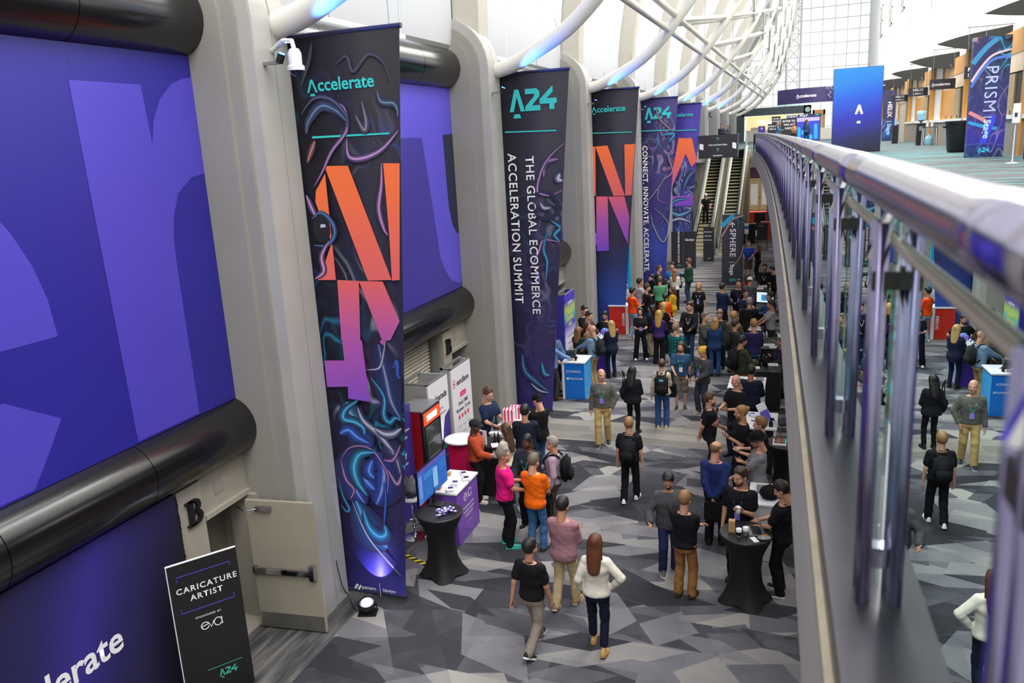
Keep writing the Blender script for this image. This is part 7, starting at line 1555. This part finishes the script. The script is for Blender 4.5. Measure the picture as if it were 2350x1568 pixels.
P('suit', 'man in dark navy suit with his back turned at the white counter', (1203, 932), None, 345, 'm', 'b', ('short', '15110f'), ('j', '1a2030'), ('t', '191d2b'), (K, K), ('fwd2', 'fwd2'), 'stand', (0, 6), tall=1.78)
P('hoodie', 'man in black cap and black hoodie with jeans at the white counter end', (1234, 907), None, 300, 'm', 'a', ('cap', '0e0e10', '2a211c'), ('j', '141416'), ('j', '3c5a80'), (K, K), ('fwd2', 'fwd2'), 'stand', (0, 20), tall=1.8)
# middle of the aisle
P('bald', 'bald man in grey-brown shirt and khaki trousers walking towards the camera', (1380, 848), (1385, 1020), 172, 'm', 'a', ('bald',), ('l', '5e5c56'), ('t', 'b89c64'), ('26262c', 'c8c8c8'), ('pocket', 'down'), 'stepR', (-18, 0), lany=TL, badge=PB)
P('blackcoat', 'woman with long black hair in black coat carrying a bag, seen from behind', (1451, 842), None, 6, 'f', 'b', ('long', '120e0e'), ('j', '17181f'), ('n', '101014'), (K, K), ((.26, .05, .9), 'chest'), 'stand', (5, 10), fat=1.1, tall=1.64)
in_hand('blackcoat', 0, 'handbag', 'black shoulder bag of the long-haired woman in black', '0f0f13', off=(0, 0, .22))
P('cream', 'person in cream patterned top and jeans with square black backpack', (1513, 836), (1520, 982), -6, 'f', 'a', ('bun', '4a3526'), ('l', 'cdc2ae-3a3028', 'pattern'), ('t', '2f4c7c'), ('c8b48a', 'd8c8a0'), ('down', 'fwd'), 'stand', (0, 0), fat=1.15, tall=1.7)
backpack('cream', '1c1c1f', 'square black backpack with blue label on the person in cream', 1.05, '58b8e0')
in_hand('cream', 1, 'tote', 'black tote bag beside the person with the square backpack', '0e0e10', off=(.1, -.2, .05))
P('teal', 'long-haired man in teal-blue polo shirt and grey shorts', (1562, 785), None, 172, 'm', 'a', ('mid', '3a2a1e'), ('s', '2a4a68'), ('s', '6a625a'), ('2a2a2c', 'd8d0c0'), ((.24, .03, .84), 'fwd2'), 'stand', (8, 12), lany=TL, badge='e0e0e8', beard='3a2a1e', tall=1.76)
P('yellowcap', 'man in yellow cap and dark grey jacket looking at his phone', (1612, 797), None, 212, 'm', 'a', ('bcap', 'c89a3c', '7a5a38'), ('j', '3c3d40'), ('t', '363b48'), ('a89a80', 'c8bca0'), ('fwd2', 'fwd2'), 'stand', (-10, 25), lany=TL, badge=PB, tall=1.72)
in_hand('yellowcap', 1, 'phone', 'phone held by the man in the yellow cap')
P('bpack', 'man in black T-shirt with black backpack walking away, centre of the aisle', (1453, 961), (1447, 1150), 0, 'm', 'a', ('short', '8a6844'), ('s', '15161a'), ('t', '131317'), ('e8e6e4', 'f0f0f0'), ('down', 'down'), 'stepR', (6, 0), fat=1.05)
backpack('bpack', '1a1c20', 'black backpack on the man walking down the centre of the aisle')
P('beardR', 'bearded man in black polo, hands behind his back, facing right', (1629, 903), None, 82, 'm', 'a', ('short', '4a3424'), ('s', '14151a'), ('t', '26272e'), (K, K), ('behind', 'behind'), 'stand', (0, 0), beard='5a3c28', tall=1.78)
P('navy', 'balding man in navy shirt from behind, hands clasped behind his back', (1645, 1016), (1642, 1248), 6, 'm', 'a', ('fringe', '7a5a40'), ('l', '1f2d62', None, -.02), ('t', '131316'), ('141414', '141414'), ('behind', 'behind'), 'stand', (22, 8), lany=TL, fat=1.05, tall=1.84)
in_hand('navy', 0, 'tote', 'black printed tote bag held behind the man in the navy shirt', '101014', off=(.04, -.08, .12))
P('blazer', 'bearded dark-haired man in grey blazer gesturing with an open palm', (1540, 1087), (1535, 1312), 160, 'm', 'b', ('short', '0f0c0b'), ('j', '46464a', None, -.14), ('t', '1f2c54'), ('55584a', 'e0e0e0'), ('fwd2', 'out'), 'stand', (15, 28), beard='100c0b', lany=K)
P('camel', 'man in black polo and camel trousers from behind, arms folded', (1567, 1131), (1572, 1370), 14, 'm', 'a', ('short', '8a6444'), ('s', '141418'), ('t', '94683a'), ('302e22', '262418'), ('cross', 'cross'), 'stand', (4, 4), far=False)
P('cupman', 'brown-haired man in black polo holding a white cup behind the cocktail table', (1700, 1076), None, 192, 'm', 'a', ('short', '3a2a1e'), ('s', '15151a'), ('t', '141418'), (K, K), ('chest', 'down'), 'stand', (28, 8), tall=1.84, lany='3a3a48', badge=PB, beard='4a3828')
in_hand('cupman', 0, 'cup', 'white paper cup in the hand of the man behind the cocktail table', 'e8e4e0')
P('laptop', 'young man in black T-shirt typing on the laptop at the cocktail table', (1793, 1114), (1790, 1362), 282, 'm', 'a', ('short', '241a15'), ('s', '15151a'), ('t', '131317'), ('141416', 'e8e8e8'), ('type', 'type'), 'stand', (0, 22), far=False, tall=1.8)
P('greytee', 'man in grey T-shirt and black cap leaning on the white counter', (1740, 994), None, 262, 'm', 'a', ('hat', '101014', '5a3a20', 'buzz'), ('s', '7c7d82'), ('t', '24242a'), (K, K), ('counter', 'chest'), 'stand', (-6, 18), tall=1.82, fat=1.12, beard='7a4a28', lany=K)
P('ponytail', 'bearded man with tied blond hair and black shirt raising a colourful phone', (1702, 932), None, 250, 'm', 'b', ('bun', '8a6a40'), ('s', '131316'), ('t', '16161a'), (K, K), ('chest', 'raise'), 'stand', (5, 4), tall=1.84, lany='3a3a44', badge=PB, beard='6a4c2c', fat=1.08)
in_hand('ponytail', 1, 'phone', 'phone with pink and green case raised by the man with tied hair', 'c85070')
P('smile', 'short-haired man in black behind the man in the black brimmed cap', (1746, 960), None, 275, 'm', 'a', ('short', '7a5838'), ('s', '141417'), ('t', K), (K, K), ('fwd', 'fwd'), 'stand', (0, 0), tall=1.8)
P('phonebald', 'bald man in black polo looking at his phone beside the white counter', (1690, 862), None, 222, 'm', 'a', ('bald',), ('s', '14161a'), ('t', '262a3c'), (K, K), ('fwd', 'fwd2'), 'stand', (-5, 25), tall=1.82, fat=1.1)
in_hand('phonebald', 1, 'phone', 'phone held by the bald man in black polo')
P('darknavy', 'person in dark navy jacket with back turned at the white counter with orange side', (1724, 841), None, 8, 'm', 'c', ('short', '120f0e'), ('j', '1a2033'), ('t', '14161f'), (K, K), ('fwd2', 'fwd2'), 'stand', (0, 8), tall=1.78)
P('olive', 'young man in olive hoodie with teal lanyard and large black backpack', (1703, 773), None, 58, 'm', 'b', ('short', '14100e'), ('j', '353a2c'), ('t', '8a7048'), (K, K), ('fwd2', 'fwd2'), 'stand', (0, 10), tall=1.77, lany=TL)
backpack('olive', '16171b', 'large black backpack on the man in the olive hoodie', 1.1)
P('purple', 'blond man in indigo sweater and jeans from behind', (1730, 735), None, -8, 'm', 'a', ('short', '9a7444'), ('l', '2a2550'), ('j', '3a557c'), (K, K), ('fwd2', 'fwd'), 'stand', (0, 5), tall=1.85, fat=1.05)
P('bluewoman', 'blonde woman in blue top and jeans from behind', (1637, 740), (1640, 862), 2, 'f', 'a', ('mid', '94703c'), ('j', '1f3a66'), ('j', '2c5284'), ('1a1a1e', 'd8d8d8'), ('fwd', 'fwd'), 'stand', (0, 0), tall=1.7, fat=1.1)
P('oldlany', 'older man in dark jacket with teal lanyard facing the camera', (1652, 712), None, 184, 'm', 'a', ('short', '8a6a4c'), ('j', '2a2e30'), ('t', '20242a'), (K, K), ('fwd2', 'fwd2'), 'stand', (0, 22), lany=TL, badge='e8e8e8', tall=1.76)
P('greyhood', 'man in grey-olive jacket behind the blonde woman in blue', (1634, 728), None, 110, 'm', 'a', ('short', '6a5a48'), ('j', '4a4a40'), ('t', '3a3830'), (K, K), ('fwd2', 'fwd2'), 'stand', tall=1.75, at=(-2.62, 23.6, 0))
P('darkolive', 'man in dark olive jacket with backpack facing right', (1688, 735), None, 62, 'm', 'a', ('short', '3a281c'), ('j', '2c332c'), ('t', '5c5238'), (K, 'd0c8b8'), ('fwd2', 'chest'), 'stand', tall=1.8, lany=TL)
backpack('darkolive', '20241f', 'dark green backpack on the man in the dark olive jacket')
P('blondback', 'blond man in grey-green shirt behind the man in dark olive', (1684, 717), None, 30, 'm', 'a', ('short', 'a8783c'), ('j', '54564a'), ('t', '8a8068'), (K, K), ('fwd2', 'fwd2'), 'stand', tall=1.8)
P('seatbald', 'balding man in dark floral shirt seated behind the papers at the right', (1786, 776), None, 248, 'm', 'b', ('buzz', '4a3c34'), ('j', '22222c-5a3a48', 'floral'), ('t', '1a1a20'), (K, K), ('fwd2', 'chest'), 'stand', (0, 12), tall=1.62, lany='3a58c0', at=(-0.45, 21.4, 0))
P('tattoo', 'man in pale grey T-shirt with dark sleeve tattoo at the demo table', (1758, 689), None, 262, 'm', 'b', ('short', '3a281c'), ('s', 'a2a0a4'), ('t', '2a2a26'), (K, K), ('counter', 'counter'), 'stand', (0, 8), tall=1.8, at=(-0.85, 25.4, 0))
P('bluplaid', 'man in blue plaid shirt and glasses pointing at the screen', (1767, 671), None, 272, 'm', 'a', ('short', '3a2a20'), ('l', '3a6a98-18304c', 'plaid'), ('t', '24262c'), (K, K), ('fwd', 'reach'), 'stand', tall=1.8)
P('greyblazer', 'grey-haired man in black blazer from behind at the demo table', (1720, 685), None, 4, 'm', 'a', ('short', '8d8880'), ('j', '15151a'), ('t', '15151a'), (K, K), ('counter', 'fwd'), 'stand', (0, 0), tall=1.82, fat=1.15)
P('print', 'man in black T-shirt with purple print facing the camera', (1695, 643), None, 172, 'm', 'a', ('short', '3a281c'), ('s', '17151d'), ('t', K), (K, K), ('down', 'down'), 'stand', (12, 0), lany='7a5ac8', badge=PB, tall=1.82)
P('navysuit', 'man in navy suit jacket facing right in the far aisle', (1663, 669), (1657, 768), 40, 'm', 'a', ('short', '241812'), ('j', '1c2748'), ('t', '171a28'), (K, K), ('fwd2', 'fwd2'), 'stand', tall=1.78)
P('point', 'man in dark shirt with outstretched arm among the demo tables', (1716, 663), None, 150, 'm', 'b', ('short', '1a1412'), ('s', '1c2438'), ('t', K), (K, K), ('reach', 'fwd'), 'stand', tall=1.76, at=(-1.72, 27.35, 0))
P('whitecap', 'person in white cap and grey jacket at the far tables', (1721, 637), None, 20, 'm', 'a', ('cap', 'e4e0da', '5a4030'), ('j', '50565e'), ('t', '22242c'), (K, K), ('fwd2', 'fwd2'), 'stand', tall=1.72)
P('redtop', 'person in dark red top beside the white cap at the far tables', (1714, 630), None, 330, 'f', 'b', ('mid', '2a1c18'), ('l', '8a2632'), ('t', K), (K, K), ('fwd', 'fwd'), 'stand', tall=1.64)
P('royal', 'man in royal blue shirt and olive shorts holding a bag, beyond the SPHERE sign', (1721, 562), (1717, 640), 185, 'm', 'a', ('short', '3a281c'), ('s', '2438a0'), ('s', '4c4a32'), (K, K), ('fwd2', 'fwd2'), 'stand', tall=1.8, lany=TL)
P('royalwoman', 'woman with long brown hair in black beside the man in royal blue', (1738, 572), (1733, 640), 290, 'f', 'a', ('long', '5a3a24'), ('s', '141418'), ('t', '141418'), (K, K), ('fwd2', 'chest'), 'stand', tall=1.66, at=(-1.95, 39.5, 0))
P('suitfar', 'dark-suited man with white shirt facing the camera at the far right table', (1755, 607), None, 186, 'm', 'c', ('short', '120e0d'), ('j', '16161c'), ('t', K), (K, K), ('counter', 'fwd2'), 'stand', lany='e8e4e4', tall=1.74)
P('darkfar', 'dark-haired person in black leaning over the far right table', (1770, 611), None, 285, 'm', 'a', ('short', '2a1c16'), ('s', '141418'), ('t', K), (K, K), ('fwd2', 'fwd'), 'stand', (0, 15), tall=1.7, lean=8, at=(-0.98, 32.7, 0))
# left crowd beyond the second banner
P('blackwoman', 'dark-haired woman in black T-shirt and flared black trousers holding a phone', (1469, 707), None, 166, 'f', 'a', ('mid', '1a1210'), ('s', '16161a'), ('w', '121216'), ('e0dcd8', 'f0f0f0'), ('fwd', 'fwd'), 'wide', (12, 10), badge=PB, lany=K, tall=1.66)
P('orangetee', 'man in vivid orange T-shirt and pale jeans at the red counter', (1459, 666), (1453, 775), 45, 'm', 'b', ('short', '120e0d'), ('s', 'e8480e'), ('j', '8aa0b8'), ('d8d4d0', 'e8e8e8'), ('fwd', 'fwd'), 'stand', tall=1.76)
P('blkblazer', 'bearded man in black blazer with orange lanyard and jeans', (1485, 657), (1486, 768), 70, 'm', 'a', ('short', '2a1a12'), ('j', '14141a'), ('j', '2a4468'), (K, K), ('down', 'behind'), 'stand', beard='4a2c1c', lany='d07040', tall=1.8)
P('hoodA', 'young man in pale grey hoodie behind the red counter', (1450, 643), None, 140, 'm', 'a', ('short', '2a1d16'), ('j', '96969a'), ('t', '30323a'), (K, K), ('cross', 'cross'), 'stand', (0, 8), tall=1.76, at=(-6.02, 28.85, 0))
P('hoodB', 'young man in light grey hoodie with short black hair facing right', (1468, 640), None, 60, 'm', 'b', ('short', '15110f'), ('j', 'a09fa4'), ('t', '30323a'), (K, K), ('fwd', 'fwd'), 'stand', tall=1.84)
P('facewipe', 'dark-haired person in black with a hand raised to the face', (1492, 640), None, 230, 'm', 'a', ('short', '14100f'), ('j', '1c1d24'), ('t', '2c3038'), (K, K), ('face', 'down'), 'stand', tall=1.75, at=(-5.32, 30.3, 0))
P('green', 'man in green short-sleeved shirt from behind', (1514, 636), None, -15, 'm', 'a', ('short', '5a4632'), ('s', '4c9068'), ('t', '2a2c34'), (K, K), ('fwd', 'fwd'), 'stand', tall=1.78)
P('blackpolo', 'short-haired man in black shirt facing right by the fourth banner', (1512, 611), None, 95, 'm', 'a', ('short', '4a3626'), ('j', '1c1d20'), ('t', '24262c'), (K, K), ('fwd', 'fwd'), 'stand', tall=1.76)
P('bluetee', 'man in bright blue T-shirt facing the camera by the fourth banner', (1543, 604), None, 180, 'm', 'a', ('short', '241913'), ('s', '2f70a8'), ('t', '2a2e3a'), (K, K), ('fwd', 'down'), 'stand', (10, 0), tall=1.82, fat=1.08)
P('strawberry', 'woman with long strawberry-blonde hair in white blouse from behind', (1543, 627), (1549, 712), 4, 'f', 'a', ('long', '94602c'), ('l', 'd8d4cc'), ('t', '14141a'), (K, K), ('fwd', 'fwd'), 'stand', tall=1.66)
in_hand('strawberry', 1, 'handbag', 'black handbag of the woman in the white blouse', '101014', off=(.1, -.1, -.1))
P('greenjacket', 'man in dark green quilted jacket and jeans facing left', (1580, 608), (1581, 694), 285, 'm', 'a', ('short', '6a4428'), ('j', '24402f'), ('j', '2a4058'), (K, K), ('fwd', 'down'), 'stand', tall=1.82, beard='6a4428')
P('orangewoman', 'woman in orange T-shirt with dark ponytail from behind', (1526, 674), None, -5, 'f', 'b', ('pony', '1c1412'), ('s', 'e04c10'), ('t', K), (K, K), ('fwd', 'fwd'), 'stand', tall=1.68, fat=1.15)
P('yellow', 'woman in long yellow blazer and navy trousers facing left', (1541, 670), (1544, 762), 265, 'f', 'a', ('mid', '5a3a22'), ('j', 'c49a1e', None, -.3), ('t', '1c2444'), (K, K), ('fwd2', 'down'), 'stand', tall=1.66)
P('curlblonde', 'woman with curly blonde hair in black holding a cup', (1523, 694), None, 40, 'f', 'a', ('wavy', 'b09050'), ('s', '1a1a1e'), ('t', K), (K, K), ('fwd', 'fwd2'), 'stand', tall=1.67)
in_hand('curlblonde', 1, 'cup', 'white cup held by the woman with curly blonde hair', 'e8e4e0')
P('darkwoman', 'woman with dark hair in black facing left beside the flared-trouser woman', (1500, 715), (1497, 817), 285, 'f', 'a', ('mid', '1d1412'), ('j', '18181c'), ('t', '9a8a70'), (K, K), ('fwd2', 'fwd2'), 'stand', tall=1.65)
P('purpletop', 'blonde woman in purple top and black trousers from behind', (1511, 728), (1513, 835), 4, 'f', 'a', ('long', 'b48a44'), ('l', '3a2460'), ('w', '14141a'), (K, K), ('fwd2', 'fwd2'), 'stand', tall=1.68)
P('coffee', 'man in black jacket with backpack and jeans holding a coffee', (1571, 707), (1583, 828), 190, 'm', 'a', ('short', '3a2a1e'), ('j', '18191d'), ('j', '2a3c58'), (K, K), ('fwd2', 'fwd2'), 'stepL', (8, 8), tall=1.84, lany=WH)
in_hand('coffee', 1, 'cup', 'cream coffee cup held by the man in the black jacket', 'd8d0c4')
backpack('coffee', '17181b', 'black backpack on the man holding the coffee')
P('blondewalk', 'blonde woman in black T-shirt walking towards the camera with a badge', (1603, 659), (1603, 760), 180, 'f', 'a', ('long', 'b08c54'), ('s', '17171b'), ('t', '131317'), ('e0dcd8', 'f0f0f0'), ('down', 'down'), 'stepR', lany='d8d8e8', badge=PB, tall=1.74)
P('tealplaid', 'man in teal plaid shirt from behind', (1551, 744), None, 24, 'm', 'a', ('short', '7a6450'), ('l', '1a6a6a-102c34', 'plaid'), ('t', '24262e'), (K, K), ('fwd2', 'fwd2'), 'stand', (12, 0), tall=1.78, fat=1.15)
P('bunwoman', 'woman with brown bun behind the man holding the coffee', (1582, 697), None, 275, 'f', 'a', ('bun', '6a452a'), ('l', '8a8478'), ('t', '24262e'), (K, K), ('fwd', 'fwd'), 'stand', tall=1.64)
# blue booth
P('counterA', 'young man in black polo behind the violet counter', (1351, 705), None, 115, 'm', 'a', ('short', '24180f'), ('s', '15151a'), ('t', K), (K, K), ('down', 'fwd'), 'stand', (10, 12), tall=1.84, at=(-6.3, 23.9, 0))
P('counterB', 'man in dark brown shirt beside the man in black polo at the violet counter', (1363, 718), None, 105, 'm', 'a', ('short', '2a1c12'), ('j', '3a2a22'), ('t', K), (K, K), ('fwd2', 'counter'), 'stand', (0, 12), tall=1.78, at=(-6.02, 23.35, 0))
P('hips', 'bearded man in black polo with hands on hips behind the violet counter', (1388, 716), None, 185, 'm', 'b', ('short', '14100e'), ('s', '15161a'), ('t', K), (K, K), ('hip', 'hip'), 'stand', (0, 18), tall=1.68, beard='14100e')
P('patterned', 'woman in patterned brown top at the violet counter', (1348, 740), None, 105, 'f', 'a', ('mid', '3a261a'), ('l', '7a6248-30241c', 'pattern'), ('t', K), (K, K), ('fwd2', 'fwd2'), 'stand', tall=1.66, lany=TL)
P('greencoat', 'woman with long light brown hair in dark green jacket from behind', (1332, 757), None, 20, 'f', 'a', ('long', '7a5630'), ('j', '24302a'), ('t', K), (K, K), ('fwd2', 'fwd2'), 'stand', tall=1.64, at=(-5.98, 21.95, 0))
P('denimbald', 'bald man in pale denim shirt with black backpack at the blue counter', (1359, 774), (1364, 890), 292, 'm', 'a', ('bald',), ('l', '6f8aa4'), ('t', 'a08a60'), ('6a5a48', '8a7a68'), ('reach', 'counter'), 'stand', (0, 8), tall=1.8)
backpack('denimbald', '202422', 'black backpack on the bald man in the denim shirt')
P('navyblonde', 'blonde woman in navy coat at the violet counter from behind', (1405, 751), (1405, 866), 322, 'f', 'a', ('long', 'b0925c'), ('j', '1a1f36', None, -.22), ('n', '171b2c'), ('2a1f22', 'b09080'), ('fwd', 'fwd'), 'stand', tall=1.7)
in_hand('navyblonde', 1, 'handbag', 'small black shoulder bag of the blonde woman in navy', '101014', off=(.12, -.12, -.1))
P('bluedress', 'grey-haired man in light blue shirt leaning on the blue counter', (1287, 779), (1287, 912), 48, 'm', 'b', ('short', '7a6a58'), ('l', '6f92c8'), ('t', '3c3d42'), ('6a3020', '4a2018'), ('counter', 'reach'), 'stand', tall=1.8, at=(-6.27, 20.25, 0))
P('denimred', 'man with reddish hair in denim shirt behind the light blue shirt', (1285, 761), None, 130, 'm', 'a', ('short', '7a4428'), ('l', '4a6080'), ('t', K), (K, K), ('fwd2', 'counter'), 'stand', tall=1.8, at=(-6.42, 20.9, 0))
# escalator and upper level
esc = Vector((-5.65, 51.25, 1.51))
P('rider', 'man in black with white-fronted cap riding the left escalator down', (1615, 472), None, 176, 'm', 'a', ('cap', 'c8c4c0', '241a16'), ('s', '141a18'), ('t', '101014'), (K, 'c8c8c8'), ((.3, .22, 1.0), 'fwd2'), 'stand', tall=1.78, z0=esc.z, at=esc)
P('denimupper', 'woman with brown hair in denim jacket at the event map on the upper level', (1858, 274), None, 20, 'f', 'a', ('mid', '5a3320'), ('j', '2f4a6c'), ('t', '24344c'), (K, K), ('fwd', 'down'), 'stand', (40, 0), tall=1.7, z0=5.7, at=(.02, 62, 5.7))
P('upperA', 'person in denim blue beside the prize-draw board on the upper level', (1789, 285), None, 90, 'f', 'a', ('mid', '8a6a48'), ('j', '4a6a90'), ('t', '24344c'), (K, K), ('fwd', 'fwd'), 'stand', tall=1.68, z0=5.7, at=(-2.0, 66, 5.7))
P('upperB', 'person in tan top in front of the dark prize-draw board', (1822, 292), None, 200, 'f', 'a', ('mid', '6a4428'), ('l', 'b88858'), ('t', '3a3028'), (K, K), ('fwd', 'fwd'), 'stand', tall=1.6, z0=5.7, at=(-.9, 70, 5.7))
P('upperC', 'distant person in dark coat on the landing above the escalators', (1675, 289), None, 170, 'm', 'b', ('short', '241a16'), ('j', '23283a'), ('t', K), (K, K), ('fwd', 'fwd'), 'stand', tall=1.75, z0=5.7, at=(-6.1, 66, 5.7))
P('upperD', 'second distant person on the landing, in grey, beside the one in dark coat', (1684, 292), None, 200, 'f', 'b', ('mid', '241a16'), ('j', '4a4e5a'), ('t', K), (K, K), ('fwd', 'fwd'), 'stand', tall=1.66, z0=5.7, at=(-5.6, 66.3, 5.7))
